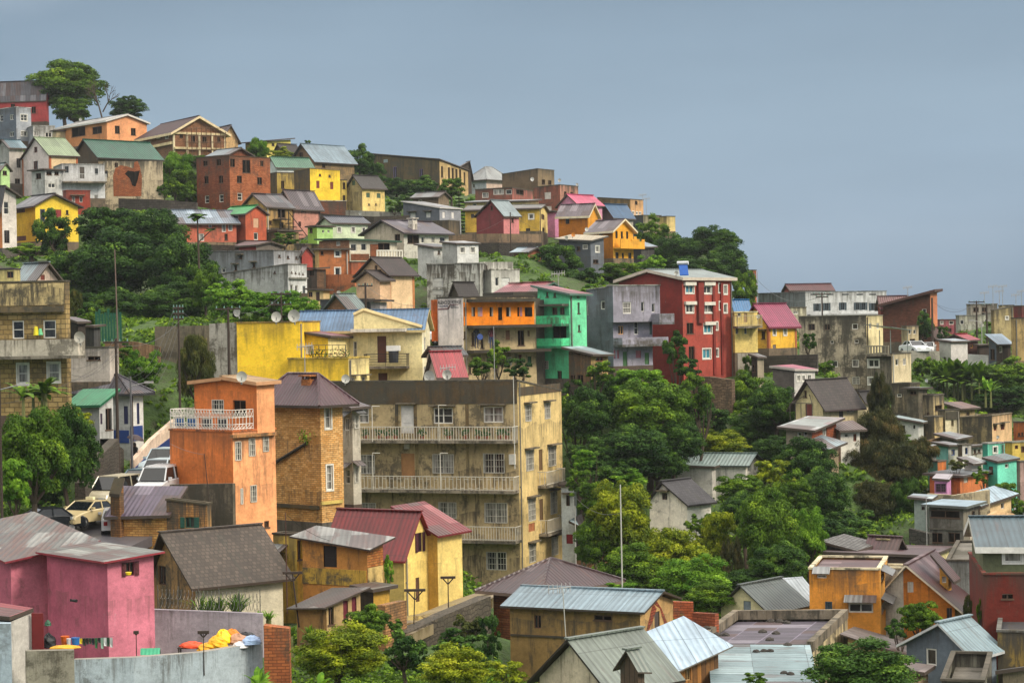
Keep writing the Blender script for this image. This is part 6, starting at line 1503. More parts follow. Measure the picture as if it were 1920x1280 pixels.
def tree(label, cx, cy, w, h, d, kind='dark', style='broad', name='tree', group=None, trunk=True, size=None, cat='tree'):
    c = pt(cx, cy, d); rx = w / 2 * d / F; rz = h / 2 * d / F
    ry = min(rx, rz * 1.6) if rx > rz else rx
    g = gz(c.x, c.y)
    base = min(g, c.z - rz * .75)
    base = max(base, c.z - rz * 1.0 - 7.0)
    root = empty(name, Matrix.Translation((c.x, c.y, base)))
    tag(root, label, cat, group)
    _tn[0] += 1; n = _tn[0]
    size = size or ('l' if rz + rx > 6.0 else 'm' if rz + rx > 2.6 else 's')
    me = crown(kind, style, n % 3, size)
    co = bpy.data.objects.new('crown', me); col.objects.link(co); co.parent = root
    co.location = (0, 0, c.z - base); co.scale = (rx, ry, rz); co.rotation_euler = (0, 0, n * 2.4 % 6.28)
    if rx != ry: co.rotation_euler = (0, 0, (n % 2) * math.pi)
    if trunk:
        hh = max(.8, c.z - base)
        tb = trunk_mesh(hh, max(.08, min(.35, rx * .09)), rx, n).build('trunk', BARK, root)
    return root
T = tree
# top left skyline
T('broad umbrella shaped tree crowning the hill at the top left', 122,163,158,98,350,'mid','broad',size='l')
T('lower leafy tree in front of the umbrella tree at the top left', 136,206,78,56,340,'mid')
T('round dense tree alone on the skyline above the salmon house', 240,203,74,52,338,'dark')
T('bamboo like bright clump left of the unfinished brick house', 330,318,92,74,274,'vine','wisp')
T('tall bushy green mass beside the unfinished brick house', 348,352,66,80,271,'mid','loose')
T('rounded shrub nearest the ruined wall', 306,356,30,32,266,'mid')
T('rounded shrub in the middle of three above the block wall', 330,352,34,36,267,'mid')
T('rounded shrub closest to the unfinished brick house', 352,360,34,34,266,'mid')
T('light green bamboo bush on the skyline left of the blue roofed house', 484,278,50,44,300,'vine','wisp')
T('yellowish bush below the dark green canopy house', 528,292,52,30,299,'light','loose')
T('bushes under the salmon orange house on the hill top', 380,300,90,22,290,'mid','loose')
T('tiny tree top behind the tall brown gable house', 577,268,16,12,318,'dark')
T('dark tree between the tall brown gable and the church', 676,303,58,64,308,'dark')
T('dark drooping tree in front of the church left end', 700,330,50,60,310,'dark')
T('dark thicket tree under the church wall, left part', 742,352,66,44,308,'dark')
T('dark thicket tree under the church wall, middle part', 792,352,72,44,306,'dark')
T('dark thicket tree before the pale church end', 846,352,52,44,305,'mid')
T('leafy tree between the cream cottage and the blue grey house', 742,388,40,30,258,'mid')
T('dark ragged tree above the striped roof shed', 768,372,44,28,285,'dark','loose')
T('small tree left of the lemon box base wall', 575,392,26,22,258,'mid','loose')
T('dark bushes behind the small stained shed', 728,382,60,30,296,'dark')
# big dark tree, left
GB = 'overlapping trees of the dark grove on the left'
T('dark tree covering the corner of the yellow grey roofed house', 98,438,76,92,205,'dark',group=GB)
T('topmost dark tree crown of the left grove', 205,425,130,90,206,'dark',group=GB)
T('wide dark crown right of the top of the left grove', 288,442,136,110,204,'dark',group=GB,size='l')
T('biggest central crown of the left grove behind the thin mast', 215,500,190,140,198,'dark',group=GB,size='l')
T('dark crown at the right flank of the left grove', 345,515,140,150,196,'dark',group=GB,size='l')
T('dark crown in the left part of the grove behind the stone house', 130,505,100,90,200,'dark',group=GB)
T('lower right crown of the left grove above the leaning lamp pole', 330,575,160,90,190,'dark',group=GB,size='l')
T('lower left crown of the grove above the green netting', 205,580,150,80,191,'dark',group=GB,size='l')
T('lighter green tree at the far right tip of the left grove', 385,540,70,110,188,'mid',group=GB)
T('shrubs creeping over the wall below the white and orange corner house', 60,470,110,26,222,'mid','loose')
T('pointed cypress like shrub beside the stone clad house', 140,568,34,56,165,'olive','wisp')
T('green shrubs on the bank right of the stone clad house', 165,600,50,50,163,'mid','loose')
# creeper bank
T('bright creeper mound left under the white hall', 440,565,110,72,178,'vine','loose')
T('bright creeper mound in the middle under the white hall', 515,575,130,70,175,'vine','loose')
T('bright creeper mound right, next to the cream room', 566,580,80,54,172,'vine','loose')
T('leafy creeper growing on the slope below the grey building', 412,545,60,44,180,'vine','loose')
T('weeping olive tree behind the orange house', 362,682,90,124,150,'olive','wisp')
T('vine covered bushes between tall pole and willow', 270,690,76,78,153,'vine','loose')
T('bushes behind the white blank building on the bank', 232,668,60,50,158,'mid','loose')
T('dark shrub on the gable bank above the red brick shed', 534,448,56,28,229,'mid','loose')
# left foreground
T('large dense tree filling the left edge beside the road', 62,858,150,200,112,'mid',size='l')
T('dark drooping tree overhanging the stone wall by the road', 132,850,116,180,119,'dark',size='l')
T('bright green young tree at the very left edge', 30,905,80,110,106,'vine','broad')
T('low dark tree above the parked dark car', 75,920,110,80,120,'dark')
T('yellow green bush in front of the green porch', 150,790,60,50,122,'light','loose')
# centre and right ridge
T('dark round tree on the green slope beside the pale tin shack', 1048,492,96,80,222,'dark')
T('dark tree below the grey timber house', 1090,525,80,54,215,'dark')
T('light scrub above the mint green house', 1110,548,70,28,208,'vine','loose')
T('tree below the scalloped balcony house', 1165,512,92,48,225,'mid')
T('bright shrub under the small dark shed', 1222,497,60,44,230,'vine','loose')
T('feathery tree at the left end of the ridge wood', 1222,440,66,70,274,'mid','loose')
T('dark tree in the middle of the ridge wood', 1262,478,100,80,268,'dark')
T('high umbrella shaped tree on the ridge', 1336,458,112,74,270,'dark',size='l')
T('broad dark crown sloping down to the right on the ridge', 1365,500,100,84,264,'dark',size='l')
T('dark filling tree behind the solar heater', 1310,505,120,50,258,'dark')
T('round tree against the right wall of the red block', 1396,545,58,92,240,'mid')
T('dark tree behind the roof of the red block', 1215,520,80,44,235,'dark')
T('small round tree beside the magenta roofed house', 1518,640,30,38,190,'dark')
T('bush between magenta house terrace and streaked block', 1542,690,50,36,186,'mid')
T('dark ivy tree climbing the front of the red block', 1268,655,58,70,158,'dark')
T('dark lower boughs beside the red block foundation', 1290,690,56,44,157,'dark')
T('shrub in front of the gallery building, left', 905,690,66,44,158,'mid','loose')
T('taller leafy tree in front of the gallery building, centre', 935,668,50,56,159,'mid','loose')
T('dark shrub in front of the gallery building, right', 975,690,60,44,158,'dark','loose')
# central wood
GW = 'trees of the central wood'
T('broad leafed green tree top left of the central wood', 1128,700,66,50,157,'mid','loose',group=GW)
T('dark crown at the left of the central wood touching the beige block', 1098,782,106,110,152,'dark',group=GW,size='l')
T('creeper bright crown below the grey balcony house', 1200,720,120,70,157,'vine',group=GW)
T('big rounded crown in the centre of the wood', 1215,775,170,130,153,'mid',group=GW,size='l')
T('crown at the right shoulder of the wood below the rubble wall', 1300,745,80,90,156,'mid',group=GW)
T('deep dark crown low in the middle of the wood', 1190,850,160,110,149,'dark',group=GW,size='l')
T('dark crown right of the low middle of the wood', 1270,830,110,90,151,'dark',group=GW,size='l')
T('dark crown at the bottom left of the wood', 1110,860,100,80,147,'dark',group=GW)
T('pale fresh leafed little tree at the foot of the wood', 1092,862,52,46,140,'vine',group=GW)
T('golden green tree behind the long white house', 1335,835,140,64,160,'light','loose',size='l')
T('bushes left of the white slate cottage', 1180,905,90,50,145,'vine','loose')
T('green foliage strip under the mottled trees near the white slim house', 1085,905,60,60,138,'mid','loose')
T('dark crown filling the gap left of the rubble wall', 1150,745,110,90,160,'dark',group=GW,size='l')
T('dark crown beside the rear of the beige block in the wood', 1080,730,60,60,162,'dark',group=GW)
T('dark crown above the white slate cottage', 1235,870,120,70,150,'dark',group=GW,size='l')
T('dark undercrown left of the golden tree', 1140,890,110,60,146,'dark',group=GW)
T('dark crown between golden tree and rubble wall', 1330,790,90,70,164,'dark',group=GW)
T('mid green crown under the yellow balcony bank', 1400,775,80,60,172,'mid',group=GW)
T('dark tree beside the low white villa gable', 1450,850,110,70,160,'dark',group=GW,size='l')
# right centre trees
T('dark tree right of the rubble wall', 1400,735,90,80,176,'mid')
T('deep green tree in front of the cream cottage', 1452,765,100,100,166,'dark',size='l')
T('dark tree behind the long white house gable', 1415,810,110,90,168,'dark',size='l')
T('dark green dome below the patched tin shacks', 1505,870,130,100,150,'dark',size='l')
T('dark dome left of the brown conifer', 1545,930,110,110,146,'dark',size='l')
T('dark tree at the foot of the brown conifer', 1590,985,120,70,144,'dark')
T('small bright round bush at the foot of the wood', 1625,1002,50,30,137,'mid')
T('climbing green on the block beside the yellow balcony', 1405,700,34,80,180,'mid','loose')
GC = 'masses of the tall rusty conifer'
T('feathered tip of the tall rusty conifer', 1650,745,52,110,163,'brown','wisp',group=GC,size='m')
T('upper body of the tall rusty conifer', 1645,810,110,110,161,'brown','wisp',group=GC,size='l')
T('left bough of the rusty trees under the patched shacks', 1600,860,120,90,158,'brown','wisp',group=GC,size='l')
T('middle body of the rusty trees', 1670,880,150,120,156,'brown','wisp',group=GC,size='l')
T('right bough of the rusty trees reaching the pink cabin', 1722,850,80,70,157,'brown','wisp',group=GC)
T('low left mass of the rusty trees', 1640,950,130,110,152,'brown','wisp',group=GC,size='l')
T('low right mass of the rusty trees', 1700,935,80,90,151,'dark','wisp',group=GC)
T('dark green undertree between rusty masses and concrete house', 1690,985,70,70,150,'dark')
T('shrubs in front of the white cottage with tin roof', 1690,825,50,26,171,'mid','loose')
T('shrub beside the orange hut', 1797,873,44,26,155,'olive','loose')
T('small tree in front of the orange walled house', 1838,893,34,34,150,'mid','loose')
T('bushes on the bank below the turquoise cube', 1890,930,60,60,150,'mid','loose')
T('green bank right of the peach stepped wall', 1915,965,40,60,148,'mid','loose')
# right hillside
T('dark bush mass above the green slope, right edge', 1890,705,110,66,212,'mid','loose')
T('second dark bush below the ochre block', 1880,745,110,50,209,'dark','loose')
T('green shrub on the slope beside the streaked block', 1730,690,46,44,214,'mid','loose')
T('tree in front of the dark sloping brick house', 1733,612,40,56,238,'dark')
T('dark tree between sloping brick house and raspberry house', 1768,625,26,32,236,'dark')
# lower centre wood
GF = 'trees of the lower wood'
T('large yellow green tree behind the thin white mast', 1160,970,130,150,128,'light','broad',group=GF,size='l')
T('yellow green crown stretching right under the slate cottage', 1262,1052,150,120,126,'light','broad',group=GF,size='l')
T('fresh green crown at the left near the tin roofed timber shed', 1120,935,80,80,134,'mid','loose',group=GF)
T('green creeper tree at the bottom of the lower wood', 1300,1085,150,90,120,'vine','loose',group=GF,size='l')
T('green crown lower left of the lower wood', 1190,1065,130,90,124,'mid','loose',group=GF,size='l')
T('rusty tinged tree in the middle of the lower wood', 1345,1010,80,120,128,'light','loose',group=GF)
T('bare twiggy dark tree next to the rusty tinged tree', 1372,1060,50,120,125,'brown','wisp',group=GF)
T('dark feathery tree right of the lower wood', 1440,1000,130,170,126,'mid','broad',group=GF,size='l')
T('darker green lower half of the dark feathery tree', 1460,1060,120,90,122,'dark','broad',group=GF,size='l')
T('pale green tree at the right end of the lower wood', 1515,1010,80,120,128,'vine','loose',group=GF,size='l')
T('leafy top right crown of the lower wood', 1490,930,90,90,134,'mid','loose',group=GF)
T('golden crown right of the long white house', 1450,888,80,60,142,'light','loose',group=GF)
T('grey green bushy tree below the long white house', 1385,915,100,60,138,'mid','broad',group=GF)
T('small tree hugging the slate cottage wall', 1303,985,44,40,134,'mid','loose',group=GF)
T('bright shrub beside the maroon hipped roof', 1165,1105,80,30,112,'vine','loose')
T('dark crown behind the small cream gabled house', 1420,1095,150,70,122,'dark','broad',group=GF,size='l')
T('creeper curtain above the orange brick garden wall', 1330,1120,110,60,116,'mid','loose',group=GF,size='l')
T('crown at the left foot of the lower wood', 1120,1020,90,110,128,'mid','broad',group=GF,size='l')
T('golden crown in the heart of the lower wood', 1232,1040,120,110,129,'light','broad',group=GF,size='l')
T('green crown below the slate cottage', 1335,995,70,60,134,'mid','loose',group=GF)
T('dark crown beneath the grey green bushy tree', 1400,960,100,80,132,'dark','broad',group=GF,size='l')
T('dark crown behind the fallen slates', 1560,1000,120,70,138,'dark','broad')
T('dark scrub below the wet yard wall', 860,1215,130,70,93,'dark','loose')
T('weedy dark scrub beside the stake fence', 915,1200,50,110,97,'dark','loose')
T('dark shrubs at the foot of the ochre houses', 740,1175,40,30,95,'dark','loose')
# bottom foreground
T('round dark green flowering bush behind the brick pillars', 690,1168,92,72,93,'mid','broad',size='m')
T('large yellow green bush at the bottom, left part', 640,1225,180,110,82,'light','loose',size='l')
T('dark bush between the two yellow green bushes', 760,1230,100,100,88,'dark','loose')
T('large yellow green bush at the bottom, right part', 850,1255,150,90,80,'light','loose',size='l')
T('small leafy sprigs at the bottom beside the white cottage', 950,1262,80,50,78,'light','loose')
T('climbing weeds on the stone terrace wall', 880,1180,60,60,98,'olive','loose')
T('dark leafy tree with open crown at the bottom right', 1625,1262,240,120,84,'dark','loose',size='l')
T('small drooping tree in front of the corrugated roof', 1415,1272,50,26,78,'mid','loose')
T('round glossy mango tree in front of the orange villa', 1724,1158,86,74,104,'mid','broad',size='m')
T('smaller dark shrub left of the mango tree', 1680,1180,50,40,102,'dark','broad')
T('columnar shrub between orange villa and red wall, left one', 1815,1140,22,56,104,'olive','wisp')
T('columnar shrub between orange villa and red wall, right one', 1838,1145,20,58,104,'mid','wisp')
T('heart leafed creeper climbing the pale yellow side wall', 729,1070,24,60,103,'vine','broad',size='s')
T('tufts of plants on the concrete in the yard behind the tan house', 1270,1165,40,14,101,'vine','loose')
T('tree beyond the right edge beside the arcade house', 2010,760,150,110,190,'mid')
T('tree beyond the right edge on the slope', 2060,880,170,150,165,'dark',size='l')
T('tree beyond the right edge behind the olive house', 2150,700,160,140,205,'mid')
T('tree beyond the right edge on the ridge', 2080,640,140,80,250,'dark')
T('tree beyond the left edge by the road', -60,860,140,190,118,'dark',size='l')
T('tree beyond the left edge above the stone house', -90,620,150,150,165,'mid')
# conifer, papaya, dead tree, bananas
c = pt(862, 452, 262); g_ = gz(c.x, c.y)
root = empty('norfolk_pine', Matrix.Translation((c.x, c.y, c.z))); tag(root, 'slender dark tiered pine rising between the blue grey house and the mustard house', 'tree')
mb = MB(); top_ = pt(858, 358, 262).z - c.z
mb.tube((0,0,-1),(0,0,top_),.18,.04,6); mb.build('trunk',BARK,root)
mb = MB(); rr = random.Random(5)
for k in range(13):
    z = top_ * (.12 + .86 * k / 13); L = (1.05 - k / 14) * 1.9
    for i in range(9):
        a = i * .698 + k; e = Vector((math.cos(a) * L, math.sin(a) * L, z - .05)); s0 = Vector((0, 0, z))
        for j in range(7):
            p0 = s0.lerp(e, (j + .5) / 7); u_ = Vector((-math.sin(a), math.cos(a), 0)) * .22 * (1.1 - j / 9); f_ = (e - s0).normalized() * .28
            mb.poly([p0 - u_, p0 + f_ + Vector((0, 0, .08)), p0 + u_, p0 - f_ * .6 - Vector((0, 0, .1))])
mb.build('crown', LM['dark'], root)
c = pt(193, 222, 344)
root = empty('bare_tree', Matrix.Translation(c)); tag(root, 'leafless dead tree leaning right beside the umbrella tree on the hill top', 'tree')
mb = MB(); rr = random.Random(9)
def branch(p, d, L, r, n):
    e = p + d * L; mb.tube(p, e, r, r * .7, 5)
    if n == 0: return
    for k in range(3):
        dd = (d + Vector((rr.uniform(-.7, .9), rr.uniform(-.6, .6), rr.uniform(-.3, .5)))).normalized()
        branch(p.lerp(e, rr.uniform(.5, 1)), dd, L * .66, r * .6, n - 1)
branch(Vector((0,0,-.5)), Vector((-.25,0,1)).normalized(), 3.0, .16, 4); branch(Vector((0,0,1)), Vector((.5,0,.9)).normalized(), 2.4, .12, 3)
mb.build('limbs', BARK, root)
def leaf_fan(mb, p, L, wd, n, rr, droop=.5, up=.9, lo=.2):
    for i in range(n):
        a = rr.uniform(0, 6.28); el = rr.uniform(lo, up) * 1.5
        d = Vector((math.cos(a) * math.cos(el), math.sin(a) * math.cos(el), math.sin(el)))
        side = d.cross(Vector((0, 0, 1))).normalized(); q = p; prev = None
        LL = L * rr.uniform(.7, 1.1)
        for s in range(6):
            t = s / 5; c_ = p + d * LL * t + Vector((0, 0, -droop * LL * t * t)); w_ = wd * math.sin(math.pi * min(.97, t * .9 + .08))
            cur = (c_ - side * w_ + Vector((0, 0, -.15 * w_)), c_, c_ + side * w_ + Vector((0, 0, -.15 * w_)))
            if prev: mb.poly([prev[0], prev[1], cur[1], cur[0]]); mb.poly([prev[1], prev[2], cur[2], cur[1]])
            prev = cur
def tone(me, seed=1):
    rs = np.random.RandomState(seed); at = me.attributes.new('tone', 'FLOAT', 'FACE')
    at.data.foreach_set('value', rs.uniform(.2, .9, len(me.polygons)).astype(np.float32))
def banana(label, px, py, d, L, wd, n, stems, spread, kind='mid', seed=1, droop=.5, name='banana_plant'):
    c = pt(px, py, d); root = empty(name, Matrix.Translation(c)); tag(root, label, 'banana plant' if 'banana' in name else 'plant')
    mb = MB(); st = MB(); rr = random.Random(seed)
    for i in range(stems):
        x, y = rr.uniform(-spread, spread), rr.uniform(-spread, spread) * .6; h = rr.uniform(.02, .4) * L * .5
        st.tube((x, y, -1.5), (x, y, h), .12, .07, 6); leaf_fan(mb, Vector((x, y, 0 if wd < .04 else h)), L, wd, n, rr, droop, 1.0 if wd < .04 else .9, .6 if wd < .04 else .2)
    st.build('stem', plain('6c7040', name='stem_green'), root)
    o = mb.build('leaves', LM[kind], root); tone(o.data, seed)
banana('large banana clump spreading on the green slope, right', 1800, 722, 212, 3.8, .36, 12, 12, 2.4, 'mid', 3, .35)
banana('small banana plant lower on the green slope', 1845, 735, 206, 1.9, .2, 8, 2, .8, 'vine', 5, .3)
banana('banana plants in front of the stone clad house', 78, 745, 118, 2.0, .24, 9, 5, 1.1, 'mid', 8, .5)
banana('big glossy banana leaves poking up at the bottom edge', 485, 1292, 76, 1.1, .15, 6, 2, .5, 'vine', 12, .35)
banana('drooping banana leaf at the bottom edge right of the glossy clump', 590, 1300, 76, 1.2, .13, 5, 1, .2, 'vine', 15, .5)
banana('spiky agave like leaves beside the brick pillar wall', 560, 1195, 90, .8, .035, 22, 3, .5, 'mid', 18, .3, 'agave')
banana('tall reed grass clump behind the razor wire', 405, 1158, 94.5, 1.9, .03, 40, 6, 1.0, 'mid', 21, .45, 'reeds')
banana('reed tuft hanging beside the drain pipe of the tiled cottage', 490, 1165, 96, 1.1, .03, 26, 3, .6, 'vine', 24, .6, 'reeds')
c = pt(374, 492, 190); root = empty('papaya_tree', Matrix.Translation(c)); tag(root, 'thin papaya tree with umbrella leaves in front of the terracotta house', 'tree')
mb = MB(); t_ = pt(370, 408, 190) - c; mb.tube((0,0,-3), t_, .12, .07, 6); mb.tube(t_*.45, t_*.45+Vector((1.1,0,1.0)), .06,.04,5); mb.build('trunk', BARK, root)
mb = MB(); rr = random.Random(3)
leaf_fan(mb, t_, 1.5, .42, 16, rr, .5, .6); leaf_fan(mb, t_*.45+Vector((1.1,0,1.0)), .9, .3, 10, rr, .5, .6)
o = mb.build('crown', LM['dark'], root); tone(o.data)

# undergrowth on the open ground
rs = np.random.RandomState(77)
n = 40000
d_ = 80 * np.exp(rs.uniform(0, np.log(330 / 80.), n)); px_ = rs.uniform(-500, 2500, n)
X = (px_ - 960) / F * d_; Y = d_
Z = ground_z(X, Y)
bad = np.zeros(n, bool)
for (C_, Lv, Rv, wl_, wr_, zb_) in FOOT:
    dx, dy = X - C_.x, Y - C_.y
    ul = dx * Lv.x + dy * Lv.y; ur = dx * Rv.x + dy * Rv.y
    bad |= (ul > -.9) & (ul < wl_ + .7) & (ur > -.9) & (ur < wr_ + .7)
for x_, y_, r_, z_ in CLAMP: bad |= (X - x_) ** 2 + (Y - y_) ** 2 < (r_ + .2) ** 2
bad |= (Y < 96) & (X < -9.5)
bad |= (Y > 195) & (X < 20) & (rs.uniform(size=n) < .6)
X, Y, Z = X[~bad], Y[~bad], Z[~bad]; n = len(X)
per = 22
RAD = np.where((X > -28.5) & (X < -19) & (Y > 140) & (Y < 165), .35, 1) * rs.uniform(.3, .8, n) * (1 + .7 * (np.sin(X * .31) * np.cos(Y * .23) > .2)) * np.where(Y > 165, .75, 1.)
TN = np.clip(rs.normal(.32, .22, n), 0, 1)
idx = np.repeat(np.arange(n), per)
d3 = rs.normal(size=(n * per, 3)); d3 /= np.linalg.norm(d3, axis=1)[:, None]; d3[:, 2] = np.abs(d3[:, 2])
P = np.stack([X, Y, Z - .1], 1)[idx] + d3 * (RAD[idx] * rs.uniform(.6, 1.05, n * per))[:, None] * np.array([1, 1, .8])
nr = d3 + rs.normal(0, .4, P.shape); nr /= np.linalg.norm(nr, axis=1)[:, None]
a = rs.normal(size=P.shape); u = a - (a * nr).sum(1)[:, None] * nr; u /= np.linalg.norm(u, axis=1)[:, None]; v = np.cross(nr, u)
ll = (np.clip(P[:, 1], 85, 300) * .0011 * rs.uniform(.6, 1.4, len(P)))[:, None]
V = np.stack([P - u * ll, P + v * ll * .6, P + u * ll, P - v * ll * .6], 1).reshape(-1, 3)
me = bpy.data.meshes.new('undergrowth'); N_ = len(P)
me.vertices.add(len(V)); me.vertices.foreach_set('co', V.astype(np.float32).ravel())
me.loops.add(N_ * 4); me.loops.foreach_set('vertex_index', np.arange(N_ * 4, dtype=np.int32))
me.polygons.add(N_); me.polygons.foreach_set('loop_start', np.arange(0, N_ * 4, 4, dtype=np.int32))
me.update(calc_edges=True)
at = me.attributes.new('tone', 'FLOAT', 'FACE'); at.data.foreach_set('value', np.clip(TN[idx] + .25 * d3[:, 2] + rs.uniform(-.2, .2, N_), 0, 1).astype(np.float32))  # leaves on top of each clump painted paler, as if lit from above
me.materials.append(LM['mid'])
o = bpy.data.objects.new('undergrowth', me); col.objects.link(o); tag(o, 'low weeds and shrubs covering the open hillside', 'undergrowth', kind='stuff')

# ================================================================== road and yard
def ribbon(name, L, Rr, mat, lift=.0):
    mb = MB()
    for i in range(len(L) - 1):
        a, b, c_, d__ = pt(*L[i]), pt(*Rr[i]), pt(*Rr[i + 1]), pt(*L[i + 1])
        mb.slab([a, b, c_, d__], .5, 0, 0)
    o = mb.build(name, mat); o['kind'] = 'structure'; return o
asp = plain('56545a', rough=.35, spec=.5, name='wet_asphalt')
ribbon('road', [(40,1025,112),(140,985,118),(190,944,124),(222,914,130),(246,892,136),(285,848,147)], [(230,1030,110),(330,985,116),(335,945,122),(335,915,128),(335,893,134),(345,848,147)], asp)
m, nt, p = newmat('wet_ground'); t = N(nt, 'ShaderNodeTexCoord')
f = noise(nt, t.outputs['Object'], .5, 6, .65)
nt.links.new(mixn(nt, (.10, .075, .04), (.24, .19, .11), mapr(nt, f, .4, .6)), p.inputs['Base Color'])
nt.links.new(mapr(nt, f, .42, .55, .12, .6), p.inputs['Roughness'])
ribbon('yard_ground', [(740,1158,105),(785,1150,110),(858,1122,115),(925,1100,124)], [(758,1194,97),(805,1172,100),(852,1150,103.5),(925,1120,109)], m)
# ================================================================== poles, dishes, wires
WOOD = plain('3a2f28', name='pole_wood', rough=.85)
STEEL = plain('9a9a98', name='galvanised_steel', rough=.5)
def pole(label, px, yt, yb, d, w, mat=WOOD, arms=(), name='utility_pole', cat='pole', xt=None, lamp=None):
    b = pt(px, yb, d); tz = zat(b.x, b.y, yt) - b.z; r = w / 2 * d / F
    tx = (pt(xt, yt, d).x - b.x) if xt is not None else 0
    root = empty(name, Matrix.Translation(b)); tag(root, label, cat)
    mb = MB(); mb.tube((0, 0, -1.0), (tx, 0, tz), r, r * .7, 8); mb.build('shaft', mat, root)
    for fz, L in arms:
        a = MB(); z = tz * fz; a.box(tx * fz - L / 2, tx * fz + L / 2, -.06, .06, z - .06, z + .06)
        for s in ((-.45, -.15, .15, .45) if name == 'utility_pole' else ()): a.tube((tx * fz + s * L, 0, z + .06), (tx * fz + s * L, 0, z + .22), .05, .03, 6, 1)
        if name != 'utility_pole':
            for s in (-1, 1): a.tube((tx * fz + s * L * .4, 0, z), (tx * fz, 0, z - L * .45), .03, n=4)
        a.build('crossarm', [mat, plain('6a8a80', name='insulator_glass', rough=.2)], root)
    if lamp:
        a = MB(); sgn, fz = lamp; z = tz * fz
        a.tube((tx, 0, z), (tx + sgn * 1.1, -.3, z + .25), .035, .03, 6); a.slab([(tx + sgn * .95, -.45, z + .3), (tx + sgn * 1.5, -.45, z + .3), (tx + sgn * 1.5, -.15, z + .3), (tx + sgn * .95, -.15, z + .3)], .12, 0, 0)
        a.build('lamp_head', STEEL, root)
    return Vector((b.x + tx, b.y, b.z + tz))
p1 = pole('thick dark wooden pole standing left of the white and navy house', 222, 634, 890, 134, 7, arms=((.97, 1.6),))
pole('tall thin rusty mast behind the thick pole, rising over the dark grove', 222, 468, 660, 150, 3, plain('6c5a50', name='rusty_pipe'), xt=215, name='mast', cat='mast')
p2 = pole('wooden pole with three stacked insulators in front of the willow', 338, 573, 782, 148, 5, arms=((.98, .7), (.93, .7), (.88, .7)))
p3 = pole('dark pole against the left edge of the yellow block', 430, 575, 712, 150, 6, arms=((.97, 1.8),))
p4 = pole('street lamp pole in front of the navy painted wall', 248, 706, 885, 137, 5, plain('5c5c60', name='concrete'), lamp=(1, .9), name='lamp_post', cat='street lamp')
pole('weathered pole at the extreme left edge above the dark car', 4, 690, 980, 104, 6, lamp=(1, .86))
pole('dark pole on the creeper bank left of the cream house', 528, 548, 605, 165, 4, arms=((.95, 1.6), (.6, 1.6)))
pole('dark cast pole with bracket in front of the pale peach cottage', 686, 530, 590, 178, 5, arms=((.9, 1.2),))
pole('pole in front of the pink side of the red barn', 958, 398, 472, 236, 2.6)
pole('black pole before the orange edge of the sloping brick house', 1749, 558, 662, 226, 5)
p5 = pole('twin armed pole, left one by the white apartments', 1832, 564, 640, 240, 4, arms=((.97, 1.8),))
p6 = pole('plain dark pole, right one by the white apartments', 1851, 570, 640, 242, 4, arms=((.97, 1.0),))
pole('short black pole before the raspberry house', 1791, 607, 640, 244, 3)
pole('slim grey lamp post between the two dark poles', 1841, 603, 640, 238, 2, STEEL, lamp=(-1, .97), name='lamp_post', cat='street lamp')
pole('utility pole with crossarm before the white modern house', 1542, 549, 600, 214, 3.5, arms=((.95, 1.8), (.85, 1.2)))
pole('tall thin white mast rising from the lower wood', 1167, 908, 1108, 112, 3, plain('b8b8b0', name='white_paint'), xt=1163, name='mast', cat='mast')
pole('bent aerial mast beside the long tan house', 1064, 1102, 1210, 90, 2.4, plain('a8a8a0', name='white_paint'), xt=1055, name='mast', cat='mast')
pole('drain pipe like white pole at the slim white house', 1080, 948, 1062, 141, 2.2, plain('c0c0bc', name='white_paint'), name='mast', cat='mast')
pole('thin grey mast in front of the gallery building', 928, 612, 745, 150, 1.6, STEEL, name='mast', cat='mast')
pole('long white aerial mast at the right corner of the beige block', 965, 705, 850, 139, 1.6, plain('c8c8c0', name='white_paint'), name='mast', cat='mast')
pole('leaning black post with crossbar beside the yellow stained house', 560, 1072, 1135, 99, 3.5, arms=((.98, .9),), xt=548, name='clothes_post', cat='post')
pole('black clothes post on the wet yard, left one', 774, 1104, 1168, 100, 2.6, xt=778, arms=((.97, 1.0),), name='clothes_post', cat='post')
pole('black clothes post on the wet yard, right one', 841, 1080, 1146, 106, 2.6, arms=((.97, .75),), name='clothes_post', cat='post')
pole('small grey pole near the orange hut', 1738, 930, 1025, 139, 2, STEEL, name='mast', cat='mast')
pole('thin rusty rod rising behind the tiled cottage', 538, 960, 1110, 100, 2.2, plain('4c3028', name='rusty_pipe'), name='mast', cat='mast')
pole('black bent rod standing by the orange house wall', 396, 850, 950, 115, 2, xt=383, name='mast', cat='mast')
pole('thin skyline mast over the tall terracotta corner', 1421, 508, 560, 255, 1.5, STEEL, name='mast', cat='mast')
pole('bracketed post beside the rubbish heap', 382, 1184, 1218, 84, 2.2, arms=((.98, .45),), name='clothes_post', cat='post')
pole('bracketed post holding the washing line by the pink house', 256, 1184, 1226, 84, 2.2, arms=((.98, .2),), name='clothes_post', cat='post')
def aerial(label, px, yt, yb, d):
    b = pt(px, yb, d); h = zat(b.x, b.y, yt) - b.z; mb = MB(); mb.tube((0,0,0),(0,0,h),.035,.03,5); mb.tube((-.55,0,h-.1),(.55,0,h),.03,n=4)
    for k in range(6): x = -.5 + k * .2; mb.tube((x,-.05,h-.1+.02*k-.22),(x,.05,h-.1+.02*k+.22),.02,n=4)
    o = mb.build('tv_aerial', STEEL); o.location = b; tag(o, label, 'aerial')
aerial('television aerial on the peach flat roofed ridge house, left', 1205, 365, 376, 303); aerial('television aerial on the ridge left of the mustard turret', 1212, 372, 402, 302)
